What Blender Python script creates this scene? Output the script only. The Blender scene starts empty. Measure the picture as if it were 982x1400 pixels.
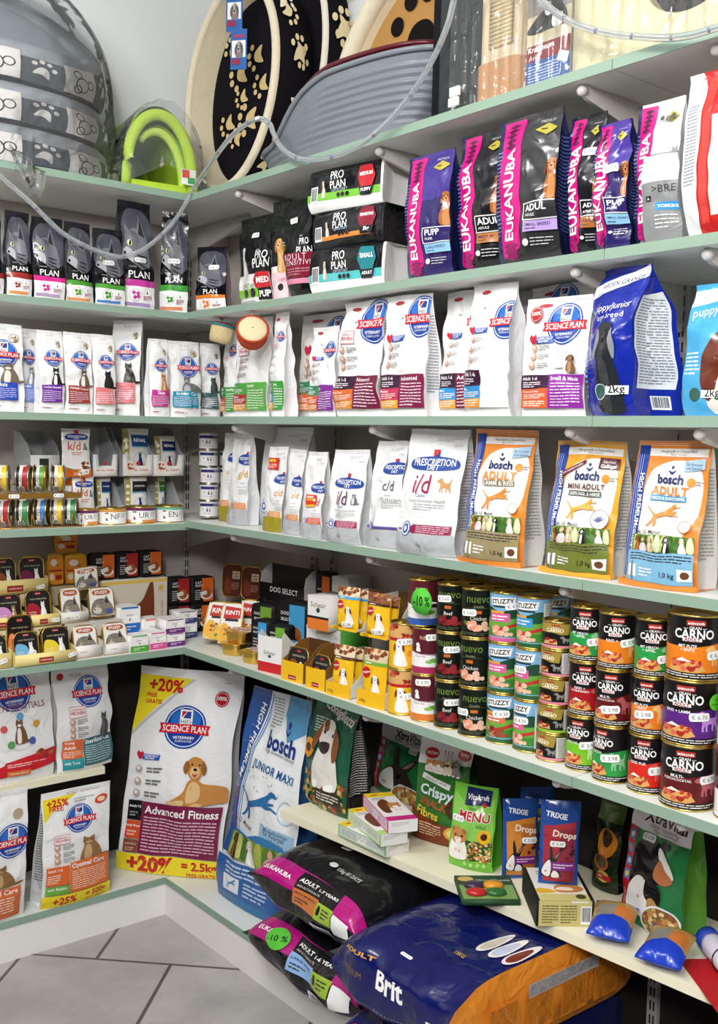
import bpy, math, random
import numpy as np
from mathutils import Vector, Matrix, geometry
R_ = math.radians
sc = bpy.context.scene
COL = sc.collection
# ------------------------------------------------------------------ camera, light, exposure
CH = 1.5363
FPX, YAW, PIT, ROL = 1441.99, .6866, .0714, .0218
def _cam():
    cy, sy, cp, sp = math.cos(YAW), math.sin(YAW), math.cos(PIT), math.sin(PIT)
    fw = np.array([sy*cp, cy*cp, -sp]); rt = np.array([cy, -sy, 0.]); up = np.cross(rt, fw)
    c, s = math.cos(ROL), math.sin(ROL)
    return fw, c*rt+s*up, -s*rt+c*up
FW, RT, UP = _cam()
CP = np.array([0, 0, CH])
cd = bpy.data.cameras.new('camera'); co = bpy.data.objects.new('camera', cd); COL.objects.link(co)
cd.sensor_fit = 'VERTICAL'; cd.sensor_height = 36; cd.lens = FPX/1400*36; cd.clip_start = .05
co.matrix_world = Matrix(((RT[0], UP[0], -FW[0], 0), (RT[1], UP[1], -FW[1], 0), (RT[2], UP[2], -FW[2], CH), (0, 0, 0, 1)))
sc.camera = co
sc.view_settings.view_transform = 'Standard'; sc.view_settings.look = 'None'; sc.view_settings.gamma = 1
sc.view_settings.use_curve_mapping = False
sc.view_settings.exposure = -0.1
w = bpy.data.worlds.new('world'); sc.world = w; w.use_nodes = True
w.node_tree.nodes['Background'].inputs[0].default_value = (.93, .97, 1, 1)
w.node_tree.nodes['Background'].inputs[1].default_value = .05
def area(name, loc, rot, sx, sy, power, col=(1, 1, 1)):
    l = bpy.data.lights.new(name, 'AREA'); l.shape = 'RECTANGLE'; l.size = sx; l.size_y = sy; l.energy = power; l.color = col
    o = bpy.data.objects.new(name, l); COL.objects.link(o); o.location = loc; o.rotation_euler = rot
    return o
def lamp(name, loc, power, r=.16, col=(1, .985, .96)):
    l = bpy.data.lights.new(name, 'POINT'); l.energy = power; l.shadow_soft_size = r; l.color = col
    o = bpy.data.objects.new(name, l); COL.objects.link(o); o.location = loc
lamp('unseen_point_lamp', (-.35, .45, 2.7), 84); lamp('unseen_point_lamp', (.15, 1.75, 2.72), 47); lamp('unseen_point_lamp', (-.8, -.8, 2.5), 190)  # point lamps added out of view; the last gives the lower shelves frontal fill

def ray(px, py):
    return FW + RT*(px-491)/FPX + UP*(700-py)/FPX
def proj(P):
    d = np.asarray(P, float)-CP; q = d@FW
    return 491+FPX*(d@RT)/q, 700-FPX*(d@UP)/q
def on_x(px, py, X): d = ray(px, py); return CP+d*(X/d[0])
def on_y(px, py, Y): d = ray(px, py); return CP+d*(Y/d[1])
def on_z(px, py, Z): d = ray(px, py); return CP+d*((Z-CH)/d[2])
def z_at(x, y, py):      # height of the pixel row above the point (x, y)
    lo, hi = -1., 5.
    for _ in range(50):
        m = (lo+hi)/2
        if proj((x, y, m))[1] > py: lo = m
        else: hi = m
    return m

# ------------------------------------------------------------------ materials
def hexc(h):
    h = h.lstrip('#')
    if len(h) == 3: h = ''.join(c*2 for c in h)
    return tuple((c/12.92 if c <= .04045 else ((c+.055)/1.055)**2.4) for c in (int(h[i:i+2], 16)/255 for i in (0, 2, 4)))
MATS = {}
def mat(name, rough=.5, color=None, metal=0, spec=.5, bump=0, bscale=40, dist=.004, coat=0, noise=0, nscale=20, bdetail=3, trans=0, ior=1.45, alpha=1):
    if name in MATS: return MATS[name]
    m = bpy.data.materials.new(name); m.use_nodes = True; MATS[name] = m
    nt = m.node_tree; b = nt.nodes['Principled BSDF']
    b.inputs['Roughness'].default_value = rough; b.inputs['Metallic'].default_value = metal
    b.inputs['Specular IOR Level'].default_value = spec; b.inputs['Coat Weight'].default_value = coat
    b.inputs['Coat Roughness'].default_value = .12
    b.inputs['Transmission Weight'].default_value = trans; b.inputs['IOR'].default_value = ior
    b.inputs['Alpha'].default_value = alpha
    if color is None:
        a = nt.nodes.new('ShaderNodeAttribute'); a.attribute_name = 'Col'; src = a.outputs['Color']
    else:
        rgb = nt.nodes.new('ShaderNodeRGB'); rgb.outputs[0].default_value = (*hexc(color), 1); src = rgb.outputs[0]
    tc = nt.nodes.new('ShaderNodeTexCoord')
    if noise:
        n = nt.nodes.new('ShaderNodeTexNoise'); n.inputs['Scale'].default_value = nscale; n.inputs['Detail'].default_value = 4
        nt.links.new(tc.outputs['Object'], n.inputs['Vector'])
        mr = nt.nodes.new('ShaderNodeMapRange'); mr.inputs['To Min'].default_value = 1-noise; mr.inputs['To Max'].default_value = 1+noise
        nt.links.new(n.outputs[0], mr.inputs[0])
        mx = nt.nodes.new('ShaderNodeMix'); mx.data_type = 'RGBA'; mx.blend_type = 'MULTIPLY'; mx.inputs[0].default_value = 1
        nt.links.new(src, mx.inputs[6]); nt.links.new(mr.outputs[0], mx.inputs[7]); src = mx.outputs[2]
    nt.links.new(src, b.inputs['Base Color'])
    if bump:
        n = nt.nodes.new('ShaderNodeTexNoise'); n.inputs['Scale'].default_value = bscale; n.inputs['Detail'].default_value = bdetail
        n.inputs['Distortion'].default_value = .8
        nt.links.new(tc.outputs['Object'], n.inputs['Vector'])
        bp = nt.nodes.new('ShaderNodeBump'); bp.inputs['Strength'].default_value = bump; bp.inputs['Distance'].default_value = dist
        nt.links.new(n.outputs[0], bp.inputs['Height']); nt.links.new(bp.outputs[0], b.inputs['Normal'])
    return m
mat('satin_film', .34, bump=.9, bscale=18, dist=.009, bdetail=2)
mat('gloss_film', .2, bump=.8, bscale=16, dist=.008, bdetail=2, spec=.6)
mat('printed_card', .55, spec=.3, bump=.05, bscale=60)
mat('litho_label', .3, spec=.5)
mat('tin', .28, '#c9c4b8', metal=1)
mat('brass_tin', .25, '#d8bb6a', metal=1)
mat('gold_foil', .3, '#e0b857', metal=1, bump=.3, bscale=70, dist=.002)
mat('sticker_paper', .6)
mat('shelf_white', .42, '#e9ece6', noise=.02, bump=.02)
mat('edge_green', .45, '#8fa896', noise=.03)
mat('cream_board', .5, '#f2ecd2', noise=.02)
mat('plinth_white', .45, '#f0edea', noise=.02)
mat('wall_paint', .75, '#e6e9ea', noise=.03, nscale=3, bump=.15, bscale=90, dist=.002)
mat('wall_panel', .6, '#d5ccc6', noise=.03, nscale=4)
mat('grey_metal', .4, '#cfcac6', spec=.5)
mat('dark_slot', .8, '#15110f')
mat('plush', .95, bump=.6, bscale=260, dist=.004, noise=.12, nscale=160, spec=.1)
mat('fleece', .95, bump=.4, bscale=120, dist=.003, noise=.07, nscale=60, spec=.1)
mat('plastic', .28, spec=.5)
mat('matte_plastic', .5, spec=.4)
mat('wire_brass', .35, '#b98b3e', metal=.85)

# ------------------------------------------------------------------ mesh builder
class MB:
    def __init__(s): s.V = []; s.F = []; s.C = []; s.N = {}
    def add(s, V, F, c=(1, 1, 1)):
        if isinstance(c, str): c = hexc(c)
        o = len(s.V); s.V += [tuple(map(float, v)) for v in V]
        s.F += [tuple(i+o for i in f) for f in F]; s.C += [c]*len(F); return o
    def grid(s, G, c, flip=False):
        nv, nu = G.shape[:2]
        F = []
        for j in range(nv-1):
            for i in range(nu-1):
                f = (j*nu+i, j*nu+i+1, (j+1)*nu+i+1, (j+1)*nu+i)
                F.append(f[::-1] if flip else f)
        s.add(G.reshape(-1, 3), F, c)
    def box(s, lo, hi, c, M=None):
        x0, y0, z0 = lo; x1, y1, z1 = hi
        V = [(x0,y0,z0),(x1,y0,z0),(x1,y1,z0),(x0,y1,z0),(x0,y0,z1),(x1,y0,z1),(x1,y1,z1),(x0,y1,z1)]
        if M is not None: V = [tuple(M @ Vector(v)) for v in V]
        s.add(V, [(0,3,2,1),(4,5,6,7),(0,1,5,4),(1,2,6,5),(2,3,7,6),(3,0,4,7)], c)
    def prism(s, pts, z0, z1, c, axis='z', M=None):   # pts ccw polygon extruded
        n = len(pts)
        def m(a, b, t): return {'z': (a, b, t), 'y': (a, t, b), 'x': (t, a, b)}[axis]
        V = [m(a, b, z0) for a, b in pts]+[m(a, b, z1) for a, b in pts]
        if M is not None: V = [tuple(M @ Vector(v)) for v in V]
        F = [tuple(range(n))[::-1], tuple(range(n, 2*n))]+[(i, (i+1) % n, n+(i+1) % n, n+i) for i in range(n)]
        s.add(V, F, c)
    def lathe(s, prof, c, n=40, caps=True):
        V = []; F = []
        for r, z in prof: V += [(r*math.cos(2*math.pi*k/n), r*math.sin(2*math.pi*k/n), z) for k in range(n)]
        for j in range(len(prof)-1):
            for k in range(n): F.append((j*n+k, j*n+(k+1) % n, (j+1)*n+(k+1) % n, (j+1)*n+k))
        if caps:
            F.append(tuple(range(n))[::-1]); F.append(tuple(range((len(prof)-1)*n, len(prof)*n)))
        s.add(V, F, c)
    def tube(s, pts, r, c, n=8, closed=False):
        P = [np.array(p, float) for p in pts]; m = len(P); V = []; F = []
        ref = np.array([0, 0, 1.])
        for i in range(m):
            if closed: t = P[(i+1) % m]-P[i-1]
            else: t = P[min(i+1, m-1)]-P[max(i-1, 0)]
            t = t/(np.linalg.norm(t)+1e-12)
            a = np.cross(t, ref)
            if np.linalg.norm(a) < .15: a = np.cross(t, np.array([1., .3, 0]))
            a /= np.linalg.norm(a); b = np.cross(t, a)
            rr = r[i] if hasattr(r, '__len__') else r
            V += [P[i]+rr*(math.cos(2*math.pi*k/n)*a+math.sin(2*math.pi*k/n)*b) for k in range(n)]
        for i in range(m if closed else m-1):
            j = (i+1) % m
            for k in range(n): F.append((i*n+k, i*n+(k+1) % n, j*n+(k+1) % n, j*n+k))
        if not closed: F += [tuple(range(n))[::-1], tuple(range((m-1)*n, m*n))]
        s.add(V, F, c)
    def build(s, name, m, parent=None, smooth=True, loc=None, rot=None):
        me = bpy.data.meshes.new(name); me.from_pydata(s.V, [], s.F)
        nl = len(me.loops)
        tot = np.array([len(f) for f in s.F]); cols = np.repeat(np.array(s.C, dtype=np.float32).reshape(-1, 3), tot, axis=0)
        a = me.color_attributes.new('Col', 'FLOAT_COLOR', 'CORNER')
        a.data.foreach_set('color', np.hstack([cols, np.ones((nl, 1), np.float32)]).astype(np.float32).ravel())
        if smooth:
            me.polygons.foreach_set('use_smooth', [True]*len(s.F))
        if s.N:
            nn = np.zeros((len(me.vertices), 3), np.float32); me.vertex_normals.foreach_get('vector', nn.ravel()) if False else None
            nn = np.array([v.vector[:] for v in me.vertex_normals], np.float32)
            for o, arr in s.N.items(): nn[o:o+len(arr)] = arr
            me.normals_split_custom_set_from_vertices([tuple(v) for v in nn.tolist()])
        me.materials.append(MATS[m] if isinstance(m, str) else m)
        ob = bpy.data.objects.new(name, me); COL.objects.link(ob)
        if parent is not None: ob.parent = parent
        if loc is not None: ob.location = loc
        if rot is not None: ob.rotation_euler = rot
        return ob
def sharp(ob, ang=35):
    me = ob.data
    me.set_sharp_from_angle(angle=R_(ang)); return ob
def tag(o, label, cat, group=None, kind=None):
    o['label'] = label; o['category'] = cat
    if group: o['group'] = group
    if kind: o['kind'] = kind
    return o
def empty(name, loc=(0, 0, 0), rz=0, label=None, cat=None, group=None):
    o = bpy.data.objects.new(name, None); COL.objects.link(o); o.location = loc; o.rotation_euler = (0, 0, rz); o.empty_display_size = .05
    if label: tag(o, label, cat, group)
    return o
def copy_thing(root, loc, rz=None, label=None):
    c = root.copy(); COL.objects.link(c); c.location = loc
    if rz is not None: c.rotation_euler = (c.rotation_euler[0], c.rotation_euler[1], rz)
    if label: c['label'] = label
    for ch in list(root.children):
        d = ch.copy(); COL.objects.link(d); d.parent = c
        for g in list(ch.children):
            e = g.copy(); COL.objects.link(e); e.parent = d
    return c
def structure(o): o['kind'] = 'structure'; return o

# ------------------------------------------------------------------ printed artwork (real geometry laid on a surface)
_TXT = {}
def text_tris(s, bold=0, shear=0, sp=1):
    k = (s, bold, shear, sp)
    if k in _TXT: return _TXT[k]
    cu = bpy.data.curves.new('t', 'FONT'); cu.body = s; cu.offset = bold; cu.shear = shear; cu.resolution_u = 2; cu.space_character = sp
    cu.align_x = 'CENTER'
    ob = bpy.data.objects.new('t', cu); COL.objects.link(ob)
    dg = bpy.context.evaluated_depsgraph_get(); dg.update()
    me = ob.evaluated_get(dg).to_mesh(); me.calc_loop_triangles()
    v = np.array([x.co[:2] for x in me.vertices]) if len(me.vertices) else np.zeros((0, 2))
    t = np.array([x.vertices[:] for x in me.loop_triangles], int) if len(me.loop_triangles) else np.zeros((0, 3), int)
    T = v[t] if len(t) else np.zeros((0, 3, 2))
    bpy.data.objects.remove(ob); bpy.data.curves.remove(cu)
    if len(T):
        lo = T.reshape(-1, 2).min(0); hi = T.reshape(-1, 2).max(0); T = T-(lo+hi)/2; ext = hi-lo
        a = np.cross(T[:, 1]-T[:, 0], T[:, 2]-T[:, 0]); T[a < 0] = T[a < 0][:, ::-1]
    else: ext = np.array([1., 1.])
    _TXT[k] = (T, ext); return _TXT[k]
def smooth_closed(pts, n=5):
    P = np.array(pts, float); out = []; m = len(P)
    for i in range(m):
        p0, p1, p2, p3 = P[i-1], P[i], P[(i+1) % m], P[(i+2) % m]
        for k in range(n):
            t = k/n
            out.append(.5*((2*p1)+(-p0+p2)*t+(2*p0-5*p1+4*p2-p3)*t*t+(-p0+3*p1-3*p2+p3)*t**3))
    return np.array(out)
def tess(pts):
    P = [Vector((p[0], p[1], 0)) for p in pts]
    t = geometry.tessellate_polygon([P])
    T = np.array([[pts[i] for i in tri] for tri in t], float)
    if len(T) == 0: return np.zeros((0, 3, 2))
    a = np.cross(T[:, 1]-T[:, 0], T[:, 2]-T[:, 0]); T[a < 0] = T[a < 0][:, ::-1]
    return T
def split_tris(T, L, an=1):
    if an != 1:
        q = np.array([1, an]); return split_tris(T*q, L)/q
    # halve the longest edge until every edge is shorter than L
    done = []
    for _ in range(16):
        if not len(T): break
        e = np.stack([np.linalg.norm(T[:, (i+1) % 3]-T[:, i], axis=1) for i in range(3)], 1)
        k = e.argmax(1); big = e.max(1) > L
        done.append(T[~big]); T = T[big]; k = k[big]
        if not len(T): break
        idx = np.arange(len(T)); a = T[idx, k]; b = T[idx, (k+1) % 3]; c = T[idx, (k+2) % 3]; m = (a+b)/2
        T = np.concatenate([np.stack([a, m, c], 1), np.stack([m, b, c], 1)])
    return np.concatenate(done) if done else np.zeros((0, 3, 2))
class Art:
    """draws in 0..1 x 0..1 on a panel w x h metres"""
    def __init__(s, w, h, clip=True): s.w = w; s.h = h; s.items = []; s.layer = 0; s.clip = clip
    def _put(s, T, c):
        if isinstance(c, str): c = hexc(c)
        if len(T): s.items.append((T*np.array([s.w, s.h]), c, s.layer))
    def up(s): s.layer += 1; return s
    def rect(s, x0, y0, x1, y1, c):
        s.up(); s._put(np.array([[[x0,y0],[x1,y0],[x1,y1]],[[x0,y0],[x1,y1],[x0,y1]]], float), c)
    def poly(s, pts, c): s.up(); s._put(tess(pts), c)
    def blob(s, pts, c, n=4): s.up(); s._put(tess(smooth_closed(pts, n)), c)
    def ell(s, cx, cy, rx, c, ry=None, n=26, rot=0, a0=0, a1=360):
        if ry is None: ry = rx*s.w/s.h
        else: pass
        t = np.radians(np.linspace(a0, a1, n, endpoint=(a1-a0 != 360)))
        X = np.cos(t)*rx*s.w; Y = np.sin(t)*ry*s.h; cr, sr = math.cos(R_(rot)), math.sin(R_(rot))
        s.poly(np.stack([cx+(X*cr-Y*sr)/s.w, cy+(X*sr+Y*cr)/s.h], 1).tolist(), c)
    def ring(s, cx, cy, r, th, c, n=30):
        s.up(); q = []
        for i in range(n):
            a, b = 2*math.pi*i/n, 2*math.pi*(i+1)/n; k = s.w/s.h
            f = lambda t, rr: [cx+math.cos(t)*rr, cy+math.sin(t)*rr*k]
            q += [[f(a, r-th), f(a, r), f(b, r)], [f(a, r-th), f(b, r), f(b, r-th)]]
        s._put(np.array(q), c)
    def text(s, t, cx, cy, wf, c, rot=0, bold=.0, shear=0, maxh=None, sx=1, up=True, sp=1, fit=True):
        if up: s.up()
        T, ext = text_tris(t, bold, shear, sp)
        k = wf*s.w/ext[0]
        if maxh and ext[1]*k > maxh*s.h: k = maxh*s.h/ext[1]
        ca, sa = math.cos(R_(rot)), math.sin(R_(rot))
        P = T*k*np.array([1, sx]); P = np.stack([P[..., 0]*ca-P[..., 1]*sa, P[..., 0]*sa+P[..., 1]*ca], -1)
        s._put(P/np.array([s.w, s.h])+np.array([cx, cy]), c)
    def textl(s, t, x, cy, h, c, bold=0, maxw=9, shear=0):   # left aligned by cap height
        T, ext = text_tris(t, bold, shear); k = h*s.h/ext[1]; k = min(k, maxw*s.w/ext[0]); s.up()
        s._put(T*k/np.array([s.w, s.h])+np.array([x+ext[0]*k/s.w/2, cy]), c)
    def lines(s, x0, y0, x1, y1, n, c, fill=.45, seed=1, words=5):
        rd = random.Random(seed); s.up(); q = []
        dy = (y1-y0)/n
        for i in range(n):
            y = y1-(i+.5)*dy; x = x0; end = x1 if i < n-1 else x0+(x1-x0)*rd.uniform(.4, .9)
            while x < end:
                l = (x1-x0)/words*rd.uniform(.5, 1.3); e = min(x+l, end)
                q += [[[x, y-dy*fill/2], [e, y-dy*fill/2], [e, y+dy*fill/2]], [[x, y-dy*fill/2], [e, y+dy*fill/2], [x, y+dy*fill/2]]]
                x = e+(x1-x0)/words*.12
        s._put(np.array(q), c)
    def barcode(s, x0, y0, x1, y1, seed=3):
        s.rect(x0, y0, x1, y1, '#f4f4f4'); rd = random.Random(seed); s.up(); q = []
        x = x0+(x1-x0)*.08; y2 = y0+(y1-y0)*.15; y3 = y1-(y1-y0)*.08
        while x < x1-(x1-x0)*.1:
            w_ = (x1-x0)*rd.choice([.02, .03, .05]); q += [[[x, y2], [x+w_, y2], [x+w_, y3]], [[x, y2], [x+w_, y3], [x, y3]]]; x += w_+(x1-x0)*rd.choice([.02, .035])
        s._put(np.array(q), '#222222')
    def put(s, mb, G, N, cell=None, off=.0008, dl=.00018, aniso=1, flat=False):
        """lay the artwork on the grid G (rows v, columns u)"""
        nv, nu = G.shape[0]-1, G.shape[1]-1
        if cell is None: cell = min(s.w/nu, s.h/nv)*.6
        Ts = []; Cs = []; Ls = []
        for T, c, l in s.items:
            if not flat:
                T = split_tris(T, cell, aniso)
            Ts.append(T); Cs += [c]*len(T); Ls.append(np.full(len(T)*3, l))
        if not Ts: return
        T = np.concatenate(Ts).reshape(-1, 2); L = np.concatenate(Ls)
        u = np.clip(T[:, 0]/s.w, 0, 1)*nu; v = np.clip(T[:, 1]/s.h, 0, 1)*nv
        i = np.minimum(u.astype(int), nu-1); j = np.minimum(v.astype(int), nv-1); fu = (u-i)[:, None]; fv = (v-j)[:, None]
        def bl(A): return A[j, i]*(1-fu)*(1-fv)+A[j, i+1]*fu*(1-fv)+A[j+1, i]*(1-fu)*fv+A[j+1, i+1]*fu*fv
        P = bl(G); Nn = bl(N); Nn /= (np.linalg.norm(Nn, axis=1, keepdims=True)+1e-9)
        P = P+Nn*(off+dl*L)[:, None]
        o = len(mb.V); mb.V += P.tolist(); n = len(T)//3
        mb.F += [(o+3*k, o+3*k+1, o+3*k+2) for k in range(n)]; mb.C += [tuple(c) for c in Cs]
        mb.N[o] = Nn.astype(np.float32)
def grid_normals(G, flip=False):
    du = np.gradient(G, axis=1); dv = np.gradient(G, axis=0); N = np.cross(du, dv)
    N /= (np.linalg.norm(N, axis=2, keepdims=True)+1e-12)
    return -N if flip else N
def quadgrid(p00, p10, p11, p01, nu=1, nv=1):
    p00, p10, p11, p01 = [np.array(p, float) for p in (p00, p10, p11, p01)]
    u = np.linspace(0, 1, nu+1)[None, :, None]; v = np.linspace(0, 1, nv+1)[:, None, None]
    return p00*(1-u)*(1-v)+p10*u*(1-v)+p11*u*v+p01*(1-u)*v
# ------------------------------------------------------------------ places on the shelves
XR, YL, DEP = 1.617, 2.806, .40
ZR = {1: CH+.7047, 2: CH+.3593, 3: CH+.0483, 4: CH-.2664, 5: CH-.6564, 6: CH-1.4139}
ZL = {1: CH+.7071, 2: CH+.358, 3: CH+.0459, 4: CH-.2748, 5: CH-.6568, 6: CH-1.4139}
XB, YB = 1.6145, 2.9038          # fronts of the floor plinth
def slide(P0, d, px):
    k = (px-491)/FPX; Q = np.asarray(P0, float)-CP; d = np.asarray(d, float)
    return (k*(Q@FW)-Q@RT)/(d@RT-k*(d@FW))
BASE = {'R': -90, 'L': 0}
def spot(side, z, pl, pr, sb=.02, yaw=0, front=None):
    """front-bottom edge between two pixel columns -> (centre of that edge, width, rotation)"""
    a = R_(BASE[side])
    P = np.array([XR+sb, 0, z]) if side == 'R' else np.array([0, YL+sb, z])
    if front is not None: P = np.array([front, 0, z]) if side == 'R' else np.array([0, front, z])
    dx = np.array([math.cos(a), math.sin(a), 0])
    P = P+dx*slide(P, dx, (pl+pr)/2)
    rz = a+R_(yaw); e = np.array([math.cos(rz), math.sin(rz), 0])
    t0, t1 = slide(P, e, pl), slide(P, e, pr)
    return P+e*(t0+t1)/2, abs(t1-t0), rz
def inward(rz): return np.array([-math.sin(rz), math.cos(rz), 0])

def sticker(parent, G, N, w, h, u, v, txt='€ 1.98', sw=.034, sh=.014, rot=0, col='#fbfbf8', off=.004, name='price_sticker'):
    a = Art(w, h); X = sw/w/2; Y = sh/h/2; c = .18
    pts = [(-X, -Y*.45), (-X*.86, -Y), (X*.86, -Y), (X, -Y*.45), (X, Y*.45), (X*.86, Y), (-X*.86, Y), (-X, Y*.45)]
    cr, sr = math.cos(R_(rot)), math.sin(R_(rot))
    f = lambda p: (u+(p[0]*w*cr-p[1]*h*sr)/w, v+(p[0]*w*sr+p[1]*h*cr)/h)
    a.poly([f(p) for p in pts], col)
    a.text(txt, u, v, X*1.5, '#4a4a55', rot=rot, maxh=Y*1.2)
    m = MB(); a.put(m, G, N, off=off)
    return m.build(name, 'sticker_paper', parent)

def bag_grids(w, h, d, kind, seed, nu=16, nv=24, wr=.003, lean=0, p=1.7, taper=0, shear=0):
    rd = np.random.RandomState(seed)
    U = np.linspace(-1, 1, nu+1)[None, :]*np.ones((nv+1, 1)); V = np.linspace(0, 1, nv+1)[:, None]*np.ones((1, nu+1))
    def nz(n, lo, hi):
        f = 0
        for _ in range(n):
            a = rd.uniform(0, 2*np.pi); k = rd.uniform(lo, hi)
            f = f+np.sin(k*(np.cos(a)*U*w/2+np.sin(a)*V*h)/max(w, .12)+rd.uniform(0, 6.28))/n**.5
        return f
    if kind == 'gus':
        s = np.clip(V/.955, 0, 1)
        t = d*(1-s**p)*(.86+.14*np.clip(V/.07, 0, 1))+.003
        X = w/2*(1-.025*np.sin(np.pi*np.clip(V*1.05, 0, 1))-taper*V)*U
        bow = .78+.3*(1-U**2)
        yf = -t/2*bow; yb = t/2*bow
    elif kind == 'brick':
        t = d*np.ones_like(U)*(1-.12*np.abs(2*V-1)**6)
        X = w/2*U*(1-.03*np.abs(2*V-1)**4)
        yf = -t/2*(.93+.07*(1-U**4)); yb = t/2*(.93+.07*(1-U**4))
    else:   # pillow
        t = d*(1-np.abs(2*V-1)**3.2)**.6+.003
        X = w/2*U*(1-.05*np.sin(np.pi*V)-taper*V)
        e = (1-np.abs(U)**3.2)**.6
        yf = -t/2*e-.001; yb = t/2*e+.001
    env = np.clip(np.minimum(V*6, 1), .15, 1)*np.clip((1-V)*9, .25, 1)
    yf = yf+wr*env*(nz(5, 4, 11)+.6*nz(5, 12, 24)); yb = yb+wr*env*nz(5, 5, 14)
    X = X+wr*.5*nz(3, 5, 12)*np.sign(U)*np.abs(U)**3
    X = X+shear*h*V
    Z = h*V+wr*.8*np.clip(V-.5, 0, 1)*nz(3, 3, 7)
    if kind == 'gus':
        yb = np.maximum(yb, yf+.002)
    L = lean*h*V
    F = np.stack([X, yf+L, Z], -1); B = np.stack([X, yb+L, Z], -1)
    return F, B
def bag_mesh(root, F, B, base, side_col, art, w, h, m='satin_film', seal=.95, sidelines=None, seal_col=None, back=None):
    nv, nu = F.shape[0]-1, F.shape[1]-1
    k = int(round(nv*seal)) if seal else nv
    N = grid_normals(F)
    mb = MB(); mb.grid(F[:k+1], base); mb.grid(B[:k+1], back or base, flip=True)
    bot = list(F[0])+list(B[0][::-1]); mb.add(bot, [tuple(range(len(bot)))[::-1]], base)
    if not seal:
        top = list(F[-1])+list(B[-1][::-1]); mb.add(top, [tuple(range(len(top)))], base)
    if art is not None: art.put(mb, F, N)
    mb.V = [v if v[2] > .0002 else (v[0], v[1], .0002) for v in mb.V]
    mb.build('pouch', m, root)
    ns = 4
    for sgn, col in ((1, -1), (-1, 0)):
        f = F[:k+1, col]; b = B[:k+1, col]; th = np.linalg.norm(f-b, axis=1)[:, None]
        rows = []
        for i in range(ns+1):
            q = i/ns; c = 1-abs(2*q-1)
            rows.append(f*(1-q)+b*q+np.array([-sgn, 0, 0])*np.minimum(th*.22, .022)*c)
        S = np.stack(rows, 1)
        sm = MB(); sm.grid(S, side_col, flip=(sgn < 0))
        if sidelines:
            sa = Art(float(th.max()), h*seal if seal else h)
            S2 = S if sgn > 0 else S[:, ::-1]
            if callable(sidelines): sidelines(sa)
            else: sa.lines(.12, .2, .88, .86, 26, sidelines, words=6, seed=5)
            sa.put(sm, S2, grid_normals(S2), cell=.02)
        sm.build('side_panel', m, root)
    if seal:
        tm = MB(); c = seal_col or base
        f = F[k:].copy(); b = B[k:].copy()
        tm.grid(f, c); tm.grid(b, c, flip=True)
        e = np.stack([f[-1], b[-1]], 0); tm.grid(e, c)
        for col, fl in ((-1, False), (0, True)): tm.grid(np.stack([f[:, col], b[:, col]], 1), c, flip=fl)
        nl = 3      # crimp ridges across the seal
        for i in range(nl):
            q = (i+.6)/nl*(f.shape[0]-1); j = min(int(q), f.shape[0]-2); r = q-j
            ln = f[j]*(1-r)+f[j+1]*r; tm.tube(ln+np.array([0, -.0006, 0]), .0007, c, n=4)
        tm.build('top_seal', m, root)
    return N
SEED = [10]
def bag(name, label, cat, group, side, z, pl, pr, pyt, art=None, base='#f3f3f3', side_col='#e9e9ea', sb=.02, yaw=0, d=.07, kind='gus', m='satin_film', stick=None,
        lean=0, wr=.003, p=1.7, seal=.95, sidelines=None, seal_col=None, hgt=None, taper=0, back=None, nu=16, nv=24, front=None, pyb=None, shear=0, pts=None):
    SEED[0] += 1
    if pyb is not None:
        q = on_z((pl+pr)/2, pyb, z); front = min(max(q[0], XR+.004), XR+.3) if side == 'R' else min(max(q[1], YL+.004), YL+.3)
    P, w_, rz = spot(side, z, pl, pr, sb, yaw, front); w_ *= .97
    if pts is not None:
        A_, B_ = on_z(*pts[0], z), on_z(*pts[1], z); P = (A_+B_)/2; rz = math.atan2(B_[1]-A_[1], B_[0]-A_[0]); w_ = float(np.linalg.norm(B_-A_))
    O = P+inward(rz)*d/2
    T = O+inward(rz)*0
    h = hgt
    UPR = .95 if (side == 'R' and abs(z-ZR[2]) < .002) else (.45 if (side == 'R' and abs(z-ZR[3]) < .002) else 0)
    if UPR: T = O-inward(rz)*d/2*UPR
    if h is None:
        h = z_at(T[0], T[1], pyt)-z
        if lean:
            for _ in range(3):
                Q = O+inward(rz)*lean*h; h = z_at(Q[0], Q[1], pyt)-z
    for Z_ in (ZR if side == 'R' else ZL, ):
        for k_ in (2, 3, 4):
            if abs(z-Z_[k_]) < .002: h = min(h, Z_[k_-1]-.0205-z-.007)
    O = O+np.array([0, 0, .0008])
    if UPR: lean = -UPR*d/2/h
    root = empty(name, tuple(O), rz, label, cat, group)
    F, B = bag_grids(w_, h, d, kind, SEED[0], nu, nv, wr, lean, p, taper, shear)
    a = None
    if art is not None:
        a = Art(w_, h); art(a)
    N = bag_mesh(root, F, B, base, side_col, a, w_, h, m, seal, sidelines, seal_col, back)
    if stick:
        for st in (stick if isinstance(stick, list) else [stick]): sticker(root, F, N, w_, h, **st)
    return root

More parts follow.
